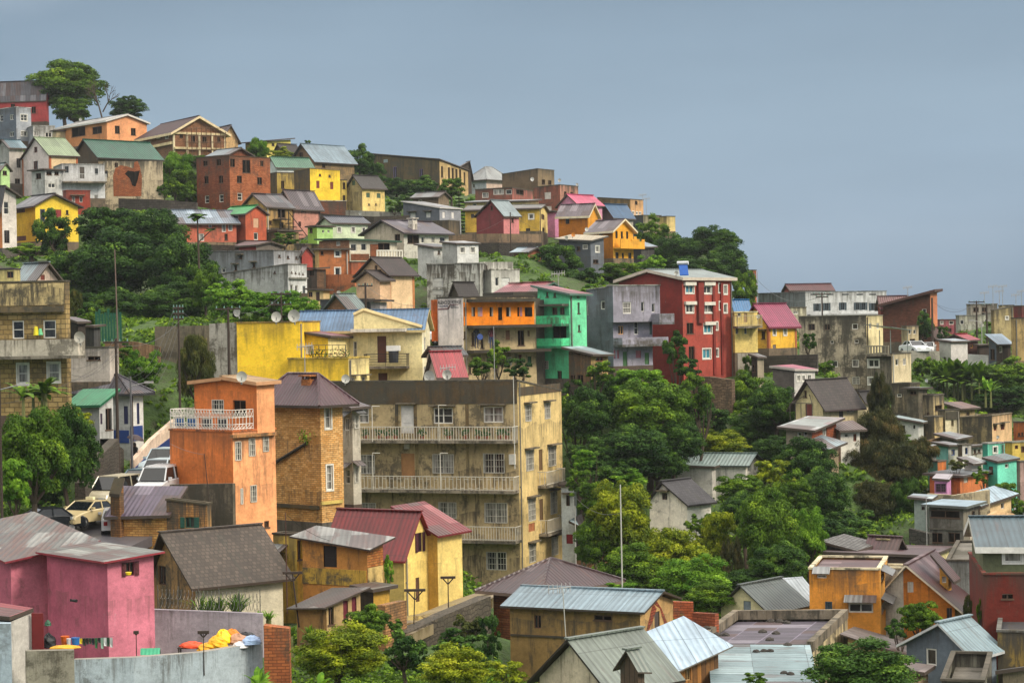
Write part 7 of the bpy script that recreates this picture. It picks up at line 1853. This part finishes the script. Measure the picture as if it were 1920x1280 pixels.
for x, y0, y1, t_ in ((1862,536,573,'tallest aerial'),(1874,545,573,'second aerial'),(1880,536,574,'leaning aerial'),(1905,552,575,'aerial with forked head'),(1846,548,572,'left hand aerial'),(1916,545,600,'aerial nearest the right edge')):
    aerial(t_ + ' on the flat roofs at the far right skyline', x, y0, y1, 255)
aerial('aerial on the roof of the blackened sloping brick house', 1702, 538, 562, 248); aerial('aerial above the mint green house roof', 1047, 512, 536, 172)
aerial('aerial on the blue grey long tan house ridge', 1049, 1100, 1112, 100); aerial('forked aerial on the beige block roof behind the dish', 840, 688, 712, 146)
aerial('aerial on the lemon block wall in front of the yellow house', 572, 648, 706, 146)

def dish(label, px, py, dia, d, c='b4b4ac', yaw=0., tilt=35):
    ctr = pt(px, py, d); r = dia / 2 * d / F
    root = empty('satellite_dish', Matrix.Translation(ctr) @ Matrix.Rotation(R(yaw), 4, 'Z')); tag(root, label, 'satellite dish', 'satellite dishes')
    mb = MB(); rings = 5; n = 18; V = []
    Tm = Matrix.Rotation(R(90 + tilt - 35), 3, 'X')
    pr = None
    for k in range(rings + 1):
        rr_ = r * k / rings; zz = -r * .28 * (1 - (k / rings) ** 2)
        ring = [Tm @ Vector((rr_ * math.cos(6.283 * i / n), rr_ * math.sin(6.283 * i / n) * 1.05, -zz * -1)) for i in range(n)]
        if pr:
            for i in range(n): mb.poly([pr[i], pr[(i + 1) % n], ring[(i + 1) % n], ring[i]] if k > 1 else [pr[0], ring[(i + 1) % n], ring[i]])
        pr = ring
    mb.build('reflector', plain(c, name='dish_paint', rough=.5), root, smooth=True)
    mb = MB(); mb.tube((0, .1, -r * .2), (0, .25, -r * 1.45), .04 + r * .03, n=6); mb.tube((0, .05, -r * .6), (0, -r * 1.0, -r * .1), .02 + r * .02, n=5)
    mb.box(-r * .09, r * .09, -r * 1.12, -r * .98, -r * .2, r * .02)
    mb.build('mount', STEEL, root)
dish('grey satellite dish tilted left on the far left corner of the yellow block', 444, 585, 17, 152, yaw=-35)
dish('middle of the three grey dishes on top of the yellow block', 518, 594, 19, 152, yaw=10)
dish('largest dish on top of the yellow block, beside the blue roof', 551, 592, 23, 151, yaw=-8)
dish('round dish on the roof of the orange house', 453, 706, 20, 119, yaw=10)
dish('dish at the foot of the yellow house above the beige block roof', 648, 710, 16, 146, yaw=12)
dish('large dish partly hidden on the beige block roof, left of two', 805, 706, 22, 146, yaw=-20)
dish('upright dish on the beige block roof in front of the red roof', 838, 702, 18, 146, yaw=12)
dish('orange painted satellite dish above the tan roofed grey house', 1075, 440, 8, 236, 'c87818', yaw=20)
dish('pale dish left of the orange dish', 1062, 446, 7, 237, yaw=-20)
dish('white dish on the corner of the small ochre house', 1100, 430, 7, 240, 'd0d0cc')
dish('white dish beside the cream skyline block', 998, 336, 7, 290, 'c8c8c4')
dish('dish at the right shoulder of the brown boxy house', 1049, 338, 6, 283)
dish('dish on the roof corner of the cracked red brown house', 1082, 346, 5, 284)
dish('small dish on the red block roof beside the solar heater', 1268, 512, 8, 174)
dish('dish between yellow balcony and magenta roof', 1482-60, 593, 8, 181, yaw=15)
dish('half round dish at the end of the stone house balcony', 149, 632, 21, 128, 'a8a498', yaw=-5)
dish('small white dish on the wall of the orange hut', 1753, 858, 6, 157)
dish('dish on the terrace wall near the yellow box house', 675, 400, 7, 255, yaw=-30)
dish('dish on the salmon orange house roof edge', 151, 224, 6, 311)
dish('dish low on the pale peach blackened wall house', 1871, 819, 6, 181)
dish('dish hidden on the tin roof at the attic ridge, left of pair', 624, 556, 7, 186, yaw=-20)
dish('dish hidden on the tin roof at the attic ridge, right of pair', 635, 549, 8, 186, yaw=15)
dish('dish high on the garden wall of the peach cream house', 1903, 953, 4, 145)
dish('dish on the black stained terrace, right', 1737, 713, 6, 188, 'c0c4c4', yaw=-30)

def wire(label, A, Bv, sag=.8, r=.011):
    mb = MB(); n = 14; A, Bv = Vector(A), Vector(Bv); pr = None
    for i in range(n + 1):
        t_ = i / n; q = A.lerp(Bv, t_); q.z -= sag * 4 * t_ * (1 - t_)
        if pr is not None: mb.tube(pr - A, q - A, r, r, 3)
        pr = q
    o = mb.build('power_line', plain('4c4e50', name='cable')); o.location = A; tag(o, label, 'cable', 'overhead cables')
for k in range(4):
    wire('overhead cable from the insulator pole down to the lamp post, line %s' % ('topmost','second','third','lowest')[k], p2 + Vector((-.3 + .1*k, 0, -.15 - .45 * k)), p4 + Vector((.2, 0, -.3 * k)), 1.0 + .25 * k)
for k, q in enumerate(((130,690,126),(133,712,126),(-20,760,118))):
    wire('overhead cable fanning out left from the thick pole, %s' % ('upper','middle','lower')[k], p1 + Vector((0, 0, -.5 * k)), pt(*q), .6)
wire('overhead cable crossing to the white porch roof', p1 + Vector((0, 0, -1.2)), p4, .4)
wire('slack cable from the dark pole to the insulator pole', p3, p2, 1.2)
wire('cable strung between the two dark right hand poles', p5, p6, .3, .02)
wire('skyline cable from the terracotta corner down to the modern house pole', pt(1420,524,255), pt(1542,553,214), 1.5, .02)
wire('cable from the sloping brick house toward the white apartments', pt(1757,572,240), p5, 1.0, .02)
wire('cable across the orange house terrace wall', pt(320,832,119), pt(384,852,115), .1)

for k, (a_, b_) in enumerate((((0,668,140),(222,640,134)),((222,645,134),(338,600,148)),((430,580,150),(528,553,165)),((686,534,178),(803,570,160)),((958,402,236),(1107,455,236)),((958,402,236),(842,440,228)),((1066,915,141),(1167,960,112)),((1749,566,226),(1832,570,240)),((538,965,100),(690,1005,108)),((128,700,130),(222,660,134)))):
    wire('single drooping cable, span %s over the rooftops' % ('far left','left grove','yellow block','peach cottage','red barn right','red barn left','slim white house','ridge road','tiled cottage','stone house')[k], pt(*a_), pt(*b_), .7, .012)
# solar water heater
b = pt(1283, 516, 172); root = empty('solar_heater', Matrix.Translation(b) @ Matrix.Rotation(R(-18), 4, 'Z') @ Matrix.Diagonal((.8, .8, .8, 1))); tag(root, 'blue solar water heater with white tank on the red block roof', 'solar heater')
mb = MB(); mb.slab([(-.45,0,0.05),(.45,0,.05),(.2,.55,1.15),(-.7,.55,1.15)], .08); mb.build('panel', plain('1c5cb4', name='panel_glass', rough=.2), root)
mb = MB(); mb.tube((-.85,.6,1.25),(.3,.6,1.25),.2,n=10); mb.build('tank', plain('c8ccd0', name='tank_paint'), root)

# ================================================================== vehicles
def car(label, px, py, d, Lpx, head, colr, kind='sedan', slope=0, cat='car', name='parked_car', rack=False, taxi=False):
    """px,py: middle of the wheel line; head: heading in degrees, 0 = nose to the camera right"""
    b = pt(px, py, d); L = {'sedan': 4.2, 'van': 4.5, 'suv': 4.4, 'small': 3.7}[kind]; Wd = 1.68
    root = empty(name, Matrix.Translation(b) @ Matrix.Rotation(R(head), 4, 'Z') @ Matrix.Rotation(R(slope), 4, 'Y')); tag(root, label, cat)
    paint = plain(colr, name='car_paint', rough=.25, spec=.5, var=.04)
    prof = {'sedan': [(-2.1,.35),(-2.1,.82),(-1.95,.92),(-1.35,.97),(-.75,1.0),(.75,.98),(1.5,.86),(2.0,.74),(2.1,.6),(2.1,.32)],
            'small': [(-1.85,.35),(-1.85,.9),(-1.8,1.0),(-1.2,1.0),(.6,1.0),(1.3,.86),(1.75,.72),(1.85,.6),(1.85,.32)],
            'van': [(-2.25,.38),(-2.25,1.05),(-2.2,1.12),(-1.2,1.12),(.7,1.1),(1.5,1.0),(2.1,.88),(2.25,.7),(2.25,.35)],
            'suv': [(-2.2,.4),(-2.2,1.05),(-2.15,1.1),(-1.2,1.1),(.5,1.1),(1.3,1.02),(2.05,.94),(2.2,.75),(2.2,.38)]}[kind]
    gh = {'sedan': [(-1.35,.97),(-.85,1.40),(.25,1.42),(.95,.97)], 'small': [(-1.75,1.0),(-1.45,1.42),(.1,1.44),(.85,1.0)],
          'van': [(-2.15,1.12),(-2.0,1.82),(.55,1.84),(1.2,1.1)], 'suv': [(-2.1,1.1),(-1.9,1.72),(.2,1.74),(.85,1.1)]}[kind]
    mb = MB(); n = len(prof); ys_ = (-Wd/2, -Wd/2 + .06, Wd/2 - .06, Wd/2)
    def ring(y, ins): return [(x * (1 - ins * .02), y, z - (ins * .05 if z > .5 else -ins * .02)) for x, z in prof]
    rs_ = [ring(ys_[0], 1), ring(ys_[1], 0), ring(ys_[2], 0), ring(ys_[3], 1)]
    for a_, c_ in zip(rs_, rs_[1:]):
        for i in range(n - 1): mb.poly([a_[i], a_[i+1], c_[i+1], c_[i]])
        mb.poly([a_[-1], a_[0], c_[0], c_[-1]])
    mb.poly(rs_[0]); mb.poly(rs_[3][::-1])
    # roof and pillars
    t_ = .16; top0, top1 = gh[1], gh[2]
    mb.slab([(top0[0], -Wd/2 + t_, top0[1]), (top1[0], -Wd/2 + t_, top1[1]), (top1[0], Wd/2 - t_, top1[1]), (top0[0], Wd/2 - t_, top0[1])], .05, 0, 0)
    for s in (-1, 1):
        for (x0, z0), (x1, z1) in ((gh[0], gh[1]), (gh[3], gh[2])): mb.tube((x0, s*(Wd/2 - .05), z0), (x1, s*(Wd/2 - t_), z1 - .03), .045, .04, 5)
        xm = (gh[1][0] + gh[2][0]) / 2; mb.tube((xm, s*(Wd/2 - .05), gh[0][1]), (xm, s*(Wd/2 - t_), gh[1][1] - .03), .045, .04, 5)
        if kind in ('van','suv'): xm -= .95; mb.tube((xm, s*(Wd/2 - .05), gh[0][1]), (xm, s*(Wd/2 - t_), gh[1][1] - .03), .045, .04, 5)
    if rack:
        for i in range(7): y = -Wd/2 + .25 + i * (Wd - .5) / 6; mb.box(top0[0] + .1, top1[0] - .1, y - .02, y + .02, top0[1] + .05, top0[1] + .09)
    mb.build('body', paint, root)
    g = plain('15191c', name='car_glass', rough=.06, spec=.6, var=.02); e = .02
    mb = MB(); mb.poly([(gh[3][0] - e, -Wd/2 + .07, gh[3][1]), (gh[3][0] - e, Wd/2 - .07, gh[3][1]), (gh[2][0] - e, Wd/2 - t_ - .02, gh[2][1] - .04), (gh[2][0] - e, -Wd/2 + t_ + .02, gh[2][1] - .04)]); mb.build('windscreen', g, root)
    mb = MB(); mb.poly([(gh[0][0] + e, Wd/2 - .07, gh[0][1]), (gh[0][0] + e, -Wd/2 + .07, gh[0][1]), (gh[1][0] + e, -Wd/2 + t_ + .02, gh[1][1] - .04), (gh[1][0] + e, Wd/2 - t_ - .02, gh[1][1] - .04)]); mb.build('rear_window', g, root)
    for s in (-1, 1):
        mb = MB(); mb.poly([(gh[0][0], s*(Wd/2 - .075), gh[0][1]), (gh[3][0], s*(Wd/2 - .075), gh[3][1]), (gh[2][0], s*(Wd/2 - t_ - .02), gh[2][1] - .04), (gh[1][0], s*(Wd/2 - t_ - .02), gh[1][1] - .04)]); mb.build('side_window', g, root)
        hx = prof[-1][0]
        mb = MB(); mb.box(hx - .05, hx + .02, s*.5 - .18, s*.5 + .18, .58, .72); mb.build('headlight', plain('c8ccc8', name='lamp_lens', rough=.1), root)
        mb = MB(); mb.box(-hx - .02, -hx + .05, s*.62 - .1, s*.62 + .1, .62, .84); mb.build('tail_light', plain('7c1c18', name='tail_lens', rough=.2), root)
        mb = MB(); mb.box(.62, .78, s*(Wd/2 + .02), s*(Wd/2 + .2), gh[0][1] + .02, gh[0][1] + .16); mb.build('wing_mirror', paint, root)
        for x in (-1.28, 1.3):
            wm = MB(); wm.tube((x, s*(Wd/2 - .16), .32), (x, s*(Wd/2 + .02), .32), .32, .32, 16)
            wo = wm.build('wheel', plain('141414', name='tyre', rough=.8), root)
            rm2 = MB(); rm2.tube((x, s*(Wd/2 + .0), .32), (x, s*(Wd/2 + .03), .32), .19, .17, 12); rm2.build('rim', plain('8c8c8c', name='rim_metal', rough=.3), wo)
    mb = MB(); mb.box(prof[-1][0] - .02, prof[-1][0] + .06, -.75, .75, .36, .5); mb.box(-prof[-1][0] - .06, -prof[-1][0] + .02, -.75, .75, .38, .52); mb.build('bumper', plain('2c2c2c' if kind in ('suv','van') else colr, name='bumper_paint'), root)
    if taxi:
        mb = MB(); mb.box(-.35, -.15, -.25, .25, 1.46, 1.6); mb.build('roof_sign', plain('e0d8b0', name='sign_plastic'), root)
car('cream yellow taxi with a roof sign parked facing down the road', 165, 986, 117, 80, -118, 'bfae84', 'sedan', taxi=True, cat='taxi', name='taxi')
car('beige high roofed van behind the cream taxi', 214, 950, 124, 80, -110, 'b8b098', 'van', cat='van', name='parked_van')
car('white van with roof bars half hidden by the orange house', 298, 934, 123, 80, -100, 'c8ccd0', 'van', rack=True, cat='van', name='parked_van')
car('small blue grey hatchback wedged between the two vans', 262, 924, 128, 60, -100, '5c7884', 'small')
car('white off road car parked above the van with roof bars', 298, 914, 129.5, 60, -102, 'b8c4cc', 'suv')
car('pale silver car highest up the steep road', 306, 891, 136, 60, -102, 'a8b8c0', 'suv')
car('black car with green tinted windscreen mostly hidden by the pink house roof', 82, 1000, 115, 80, -150, '14181c', 'sedan')
car('white hatchback seen from behind at the brick wall corner', 221, 1000, 116, 40, 100, 'b0b0b0', 'small')
car('white car parked beside the travel agency wall', 815, 645, 176, 40, -120, 'd0d4d8', 'suv')
car('white car parked on the ridge road by the green slope', 1715, 664, 224, 30, -75, 'd0d4d8', 'sedan')
car('white car half hidden behind the black pole on the ridge road', 1738, 666, 226, 30, -105, 'c8c8c8', 'sedan')

strip_wall('low white barred parapet along the ridge road', [(1690,657,672,221),(1762,658,674,223)], .15, wall('8c8a80',.5), ground=False)
# ================================================================== people
def person(label, px, py, d, pose, clothes, trousers, hair='0c0a08', hgt=1.68):
    b = pt(px, py, d); k = hgt / 1.7
    me = bpy.data.meshes.new('person')
    J = dict(pel=(0,0,.95), wai=(0,0,1.1), che=(0,.0,1.32), nec=(0,0,1.47), hd0=(0,-.01,1.55), hd1=(0,-.01,1.66))
    ch = [('pel','wai'),('wai','che'),('che','nec'),('nec','hd0'),('hd0','hd1')]
    rad = dict(pel=.145, wai=.12, che=.15, nec=.055, hd0=.085, hd1=.075)
    for s, n_ in ((-1,'l'),(1,'r')):
        P_ = pose[n_]
        for q, (nm, r_) in zip(P_['leg'], (('hip',.085),('kne',.06),('ank',.04),('toe',.03))): J[nm+n_] = q; rad[nm+n_] = r_
        for q, (nm, r_) in zip(P_['arm'], (('sho',.055),('elb',.042),('wri',.03),('han',.035))): J[nm+n_] = q; rad[nm+n_] = r_
        ch += [('pel','hip'+n_),('hip'+n_,'kne'+n_),('kne'+n_,'ank'+n_),('ank'+n_,'toe'+n_),('che','sho'+n_),('sho'+n_,'elb'+n_),('elb'+n_,'wri'+n_),('wri'+n_,'han'+n_)]
    nm = list(J); me.from_pydata([J[n_] for n_ in nm], [(nm.index(a), nm.index(c_)) for a, c_ in ch], [])
    o = bpy.data.objects.new('person', me); col.objects.link(o)
    md = o.modifiers.new('skin', 'SKIN'); 
    for i, n_ in enumerate(nm):
        sv = me.skin_vertices[0].data[i] if me.skin_vertices else None
        if sv is None: break
        sv.radius = (rad[n_], rad[n_] * (.75 if n_ in ('pel','wai','che') else 1)); sv.use_root = (n_ == 'pel')
    o.modifiers.new('sub', 'SUBSURF').levels = 1; o.modifiers['sub'].render_levels = 2
    skin = newmat('body_colours')
    m_, nt_, p_ = skin; t_ = N(nt_, 'ShaderNodeTexCoord'); s_ = N(nt_, 'ShaderNodeSeparateXYZ'); nt_.links.new(t_.outputs['Object'], s_.inputs[0])
    r_ = ramp(nt_, [(0, lin(trousers)), (.545, lin(clothes)), (.862, lin('4c3020')), (.955, lin(hair))], 'CONSTANT')
    dv = N(nt_, 'ShaderNodeMath', operation='DIVIDE'); dv.inputs[1].default_value = 1.7; nt_.links.new(s_.outputs['Z'], dv.inputs[0]); nt_.links.new(dv.outputs[0], r_.inputs[0]); nt_.links.new(r_.outputs[0], p_.inputs['Base Color']); p_.inputs['Roughness'].default_value = .8
    me.materials.append(m_)
    o.location = b; o.scale = (k, k, k); o.rotation_euler = (0, 0, pose.get('yaw', 0)); tag(o, label, 'person')
    mb = MB(); mb.tube((0,.02,1.60),(0,.03,1.76),.105,.06,10); h_ = mb.build('hair', plain(hair, name='hair'), o)
    return o
stand = dict(l=dict(leg=[(-.1,0,.88),(-.1,-.02,.5),(-.1,.02,.08),(-.11,-.14,.03)], arm=[(-.2,0,1.42),(-.24,.02,1.15),(-.16,-.2,1.05),(-.1,-.27,1.05)]),
             r=dict(leg=[(.1,0,.88),(.11,-.02,.5),(.12,.02,.08),(.13,-.14,.03)], arm=[(.2,0,1.42),(.25,.02,1.15),(.2,-.2,1.08),(.12,-.28,1.06)]), yaw=.3)
walk = dict(l=dict(leg=[(-.1,0,.88),(-.1,-.22,.52),(-.1,-.2,.08),(-.1,-.36,.04)], arm=[(-.2,0,1.42),(-.25,.1,1.16),(-.24,-.02,.92),(-.24,-.06,.84)]),
            r=dict(leg=[(.1,0,.88),(.1,.1,.5),(.1,.36,.14),(.1,.24,.03)], arm=[(.2,0,1.42),(.24,-.1,1.2),(.14,-.24,1.38),(.12,-.25,1.46)]), yaw=2.6)
g1 = gal.hit('R', 888, 653); 
def on_face(B, face, px, py, out):
    u, z = B.hit(face, px, py); v = Vector((-out, u, z)) if face == 'L' else Vector((u, -out, z)); return B.M @ v
pa = person('woman in dark top holding a blue basin on the gallery balcony', 888, 655, 163, stand, '1c2028', '1c2440')
pa.location = on_face(gal, 'R', 887, 653.5, .6)
pb = person('person in maroon shirt and jeans standing on the gallery balcony', 914, 655, 164, stand, '5c2430', '2c3c5c')
pb.location = on_face(gal, 'R', 915, 653.5, .6)
mb = MB(); mb.tube((0,0,0),(.03,-.04,.12),.08,.24,14); o = mb.build('basin', plain('1c3c7c', name='basin_plastic')); o.location = pa.location + Vector((.25,-.3,.9)); o.rotation_euler = (.9,.5,0); tag(o, 'blue plastic basin held by the woman on the balcony', 'basin')
pc = person('person walking up the road under a dark umbrella', 254, 879, 139, walk, '17161a', '3c4c50')
pos = pc.location
um = empty('umbrella', Matrix.Translation(pos + Vector((.05,-.1,1.95))) @ Matrix.Rotation(R(14), 4, 'Y')); tag(um, 'dark brown umbrella carried by the person on the road', 'umbrella')
mb = MB(); n = 8; pr = None
for k in range(5):
    a_ = R(12 + k * 15); ring = [Vector((.62*math.sin(a_)*math.cos(6.283*i/n),.62*math.sin(a_)*math.sin(6.283*i/n),.45*math.cos(a_)-.15)) for i in range(n)]
    if pr:
        for i in range(n): mb.poly([pr[i],pr[(i+1)%n],ring[(i+1)%n],ring[i]])
    else: mb.poly(ring)
    pr = ring
mb.build('canopy', plain('3a2c30', name='umbrella_cloth'), um); mb = MB(); mb.tube((0,0,.32),(0,0,-.6),.012,n=5); mb.build('handle', plain('20201f', name='handle'), um)

# ================================================================== clutter
def blob(name, label, cat, px, py, d, rx, ry, rz, c, seed=1, group=None, rough=.5):
    rr = random.Random(seed); b = pt(px, py, d); mb = MB(); n, m_ = 12, 7; rings = []
    for j in range(m_):
        t_ = math.pi * j / (m_ - 1) * .5 + .02; ring = []
        for i in range(n):
            a_ = 6.283 * i / n; k = 1 + rr.uniform(-.16, .16); ring.append(Vector((rx * math.sin(t_) * math.cos(a_) * k, ry * math.sin(t_) * math.sin(a_) * k, rz * math.cos(t_) * (1 + rr.uniform(-.1, .1)))))
        rings.append(ring)
    mb.poly(rings[0])
    for a_, c_ in zip(rings, rings[1:]):
        for i in range(n): mb.poly([a_[i], a_[(i+1) % n], c_[(i+1) % n], c_[i]])
    o = mb.build(name, plain(c, name=name + '_plastic', rough=rough)); o.location = b; tag(o, label, cat, group); return o
GR = 'rubbish sacks on the yard wall'
blob('sack', 'crumpled yellow sack lowest in the rubbish heap', 'sack', 390, 1218, 85.5, .45, .4, .30, 'd89c14', 1, GR)
blob('sack', 'second yellow sack in the middle of the rubbish heap', 'sack', 407, 1211, 85.6, .4, .4, .42, 'e0a818', 2, GR)
blob('sack', 'bright yellow twisted sack at the top of the rubbish heap', 'sack', 418, 1203, 86, .36, .35, .5, 'f0c818', 3, GR)
blob('sack', 'orange sack leaning right on the rubbish heap', 'sack', 436, 1200, 86.4, .42, .35, .46, 'd07c14', 4, GR)
blob('sack', 'flattened brown cardboard box in the rubbish heap', 'box', 446, 1206, 86, .42, .3, .4, 'b08468', 5, GR)
blob('sack', 'white plastic sack at the right of the rubbish heap', 'sack', 452, 1212, 85.5, .36, .3, .22, 'd0d0d4', 6, GR)
blob('sack', 'blue and white printed sack at the right end of the heap', 'sack', 472, 1206, 85.5, .42, .3, .34, '9cb4d8', 7, GR)
blob('sack', 'dark bin bag behind the white plastic sacks', 'sack', 460, 1199, 87, .5, .3, .32, '202024', 8, GR)
blob('tarpaulin', 'orange red tarpaulin thrown over a stool by the yard wall', 'tarpaulin', 360, 1212, 86, .55, .4, .22, 'd8481c', 9)
b = pt(358, 1220, 86); mb = MB()
for x in (-.45,.45):
    for y in (-.25,.25): mb.box(x-.03,x+.03,y-.03,y+.03,-.15,.2)
mb.box(-.5,.5,-.3,.3,.14,.19); o = mb.build('stool', plain('3c2c24', name='timber')); o.location = b; tag(o, 'dark wooden table frame under the orange tarpaulin', 'table')
b = pt(281, 1222, 85.5); mb = MB(); rr = random.Random(4)
for i in range(10): x0 = -.38 + i*.078; mb.poly([(x0,-.05-.03*(i%2),-.1),(x0+.08,-.05-.03*((i+1)%2),-.1),(x0+.08,.05,.16),(x0,.05,.16)]); mb.poly([(x0,.05,.16),(x0+.08,.05,.16),(x0+.08,.2,-.1),(x0,.2,-.1)])
o = mb.build('cloth', plain('4cae86', name='green_cloth')); o.location = b; tag(o, 'green cloth draped on the wall top right of the washing line', 'cloth')
A = pt(143, 1194, 84.5); Bv = pt(214, 1192, 84.5)
wire('washing line strung across the pink house yard', A, Bv, .05, .008)
cols_ = ['c8b41c','1c2a1c','20241e','2c3c2a','1a1c24','2c5c34','1c2420','7c9c88','c8ccc8','20402c','b0b4b0']
nm_ = ['yellow sock','black shirt','dark trousers','olive shorts','navy top','green towel','black sock','pale green towel','white vest','dark green top','grey white cloth']
for i, c_ in enumerate(cols_):
    t_ = (i + 1.5) / 12.5; q = A.lerp(Bv, t_); w_ = .055; h_ = (.22, .30, .26, .24, .28, .42, .2, .44, .34, .36, .4)[i]
    mb = MB(); mb.poly([(-w_,0,0),(w_,0,0),(w_*1.15,-.02,-h_*.5),(w_*.9,.01,-h_),(-w_*.8,-.01,-h_*.94),(-w_*1.1,.02,-h_*.5)]); mb.poly([(-w_,.012,0),(-w_*1.1,.034,-h_*.5),(-w_*.8,.004,-h_*.94),(w_*.9,.024,-h_),(w_*1.15,-.008,-h_*.5),(w_,.012,0)])
    o = mb.build('laundry', plain(c_, name='cloth')); o.location = q + Vector((0, 0, -.05)); tag(o, nm_[i] + ' pegged on the washing line by the pink house', 'laundry', 'washing on the line by the pink house')
def bucket(label, px, py, d, r, h, c, name='bucket'):
    b = pt(px, py, d); mb = MB(); mb.tube((0,0,0),(0,0,h),r*.82,r,14); mb.tube((0,0,h),(0,0,h+.03),r*1.05,r*1.05,14); o = mb.build(name, plain(c, name='bucket_plastic', rough=.35)); o.location = b; tag(o, label, name)
bucket('orange bucket with blue lid standing in the pink house yard', 122, 1208, 85.5, .17, .32, 'c86020'); bucket('blue bucket right of the orange bucket', 142, 1208, 85.3, .17, .26, '2c6cb0')
bucket('white jerry can between the two buckets', 129, 1208, 85.2, .09, .22, 'c0c0c4', 'can'); bucket('yellow bowl on the sill of the pink house window', 241, 1077, 86.3, .12, .08, 'e8c820', 'bowl')
blob('tarpaulin', 'yellow plastic sheet spread below the buckets', 'tarpaulin', 122, 1214, 84.5, .6, .3, .12, 'd8a024', 12)
blob('sack', 'black rubbish bag leaning by the dark red door', 'bag', 92, 1212, 85, .3, .3, .55, '14181c', 14)
b = pt(70, 1222, 84.4); mb = MB(); mb.box(-.2,.26,-.05,.05,0,1.55); mb.box(-.16,.22,-.07,-.05,.1,1.45); o = mb.build('gate', plain('6a1c1c', name='gate_paint')); o.location = b; tag(o, 'dark red metal door in the yard wall beside the gate house', 'door')
blob('sack', 'green plastic bag hanging on the pink wall', 'bag', 90, 1172, 86, .13, .1, .22, '2c5c44', 16)
b = pt(135, 1125, 87.5); mb = MB(); mb.tube((0,0,0),(.22,-.15,0),.05,.07,8); mb.box(-.08,.0,-.04,.04,-.04,.06); o = mb.build('flood_lamp', plain('181818', name='lamp_body')); o.location = b; tag(o, 'small black flood lamp on the pink wall', 'lamp')
# razor wire
b0, b1 = pt(296, 1140, 92), pt(488, 1148, 92)
mb = MB()
for j in range(2):
    n = 300; pr = None
    for i in range(n + 1):
        t_ = i / n; q = (b0.lerp(b1, t_) - b0) + Vector((.0, .2 * math.cos(t_ * 170), .26 + .38 * j + .2 * math.sin(t_ * 170)))
        if pr is not None: mb.tube(pr, q, .011, .011, 3)
        pr = q
for i in range(6): q = b0.lerp(b1, i / 5) - b0; mb.tube(q, q + Vector((0, 0, 1.0)), .02, n=5)
o = mb.build('razor_wire', plain('5c5c58', name='wire_metal', rough=.4)); o.location = b0; tag(o, 'two rows of coiled razor wire on the lilac grey wall', 'razor wire')
# stones on the bottom roofs
rr = random.Random(31)
for px, py, d, t_ in ((1325,1179,91,'left'),(1345,1191,91,'lower left'),(1360,1191,91,'second lower left'),(1445,1165,95,'upper'),(1462,1166,95,'second upper'),(1430,1185,93,'central'),(1455,1188,92.5,'long central'),(1443,1200,91.5,'lower central'),(1477,1210,90.5,'lower right'),(1475,1168,95,'upper right')):
    o = blob('stone', '%s stone weighing down the purple grey sheet roof' % t_, 'stone', px, py, d, .2, .16, .14, '3c3834', rr.randint(0, 99), 'stones on the purple grey roof', .9)
for px, py, d, t_ in ((1418,1222,84.4,'left'),(1432,1221,84.4,'middle'),(1444,1221,84.4,'right'),(1470,1262,81,'lower left'),(1482,1264,81,'lower right')):
    blob('stone', '%s stone weighing down the wide corrugated roof' % t_, 'stone', px, py, d, .16, .13, .11, '35322f', rr.randint(0, 99), 'stones on the corrugated roof', .9)
blob('sack', 'white plastic bag on the black roof of the bottom right shed', 'bag', 1622, 986 + 20, 137, .2, .2, .1, 'b8b8b4', 55)
# laundry on stone house
mb = MB(); u, z = stn.hit('L', 70, 612); mb.tube((-.25,u,z),(-.3,u-.05,z-.55),.10,.2,8); o = mb.build('laundry', plain('d8c81c', name='cloth')); o.matrix_world = stn.M.copy(); tag(o, 'yellow shirt hanging between the windows of the stone house', 'laundry')
mb = MB(); u, z = stn.hit('L', 78, 616); mb.tube((-.25,u,z),(-.3,u-.05,z-.4),.08,.15,8); o = mb.build('laundry', plain('6cc08c', name='cloth')); o.matrix_world = stn.M.copy(); tag(o, 'mint green cloth hanging beside the yellow shirt', 'laundry')
b = pt(182, 640, 158); mb = MB()
for i in range(9): mb.box(-.1+i*.22-.0, .08+i*.22, -.02,.02, 0, 2.2 + .2*math.sin(i*2.))
o = mb.build('netting', plain('14503c', name='green_net')); o.location = b; tag(o, 'dark green netting fence under the left grove', 'fence')

# ================================================================== air
HAZE = .00011
mb = MB(); mb.box(-600, 700, -80, 1600, -75, 60); hz_ = mb.build('haze', plain('ffffff', name='tmp'))
m_ = bpy.data.materials.new('haze'); m_.use_nodes = True; nt_ = m_.node_tree; nt_.nodes.clear()
o_ = N(nt_, 'ShaderNodeOutputMaterial'); v_ = N(nt_, 'ShaderNodeVolumePrincipled')
v_.inputs['Color'].default_value = (.86, .90, .95, 1); v_.inputs['Density'].default_value = HAZE; v_.inputs['Anisotropy'].default_value = .2
nt_.links.new(v_.outputs[0], o_.inputs['Volume']); hz_.data.materials.clear(); hz_.data.materials.append(m_); hz_['kind'] = 'stuff'; hz_['label'] = 'thin rainy mist hanging over the whole town'
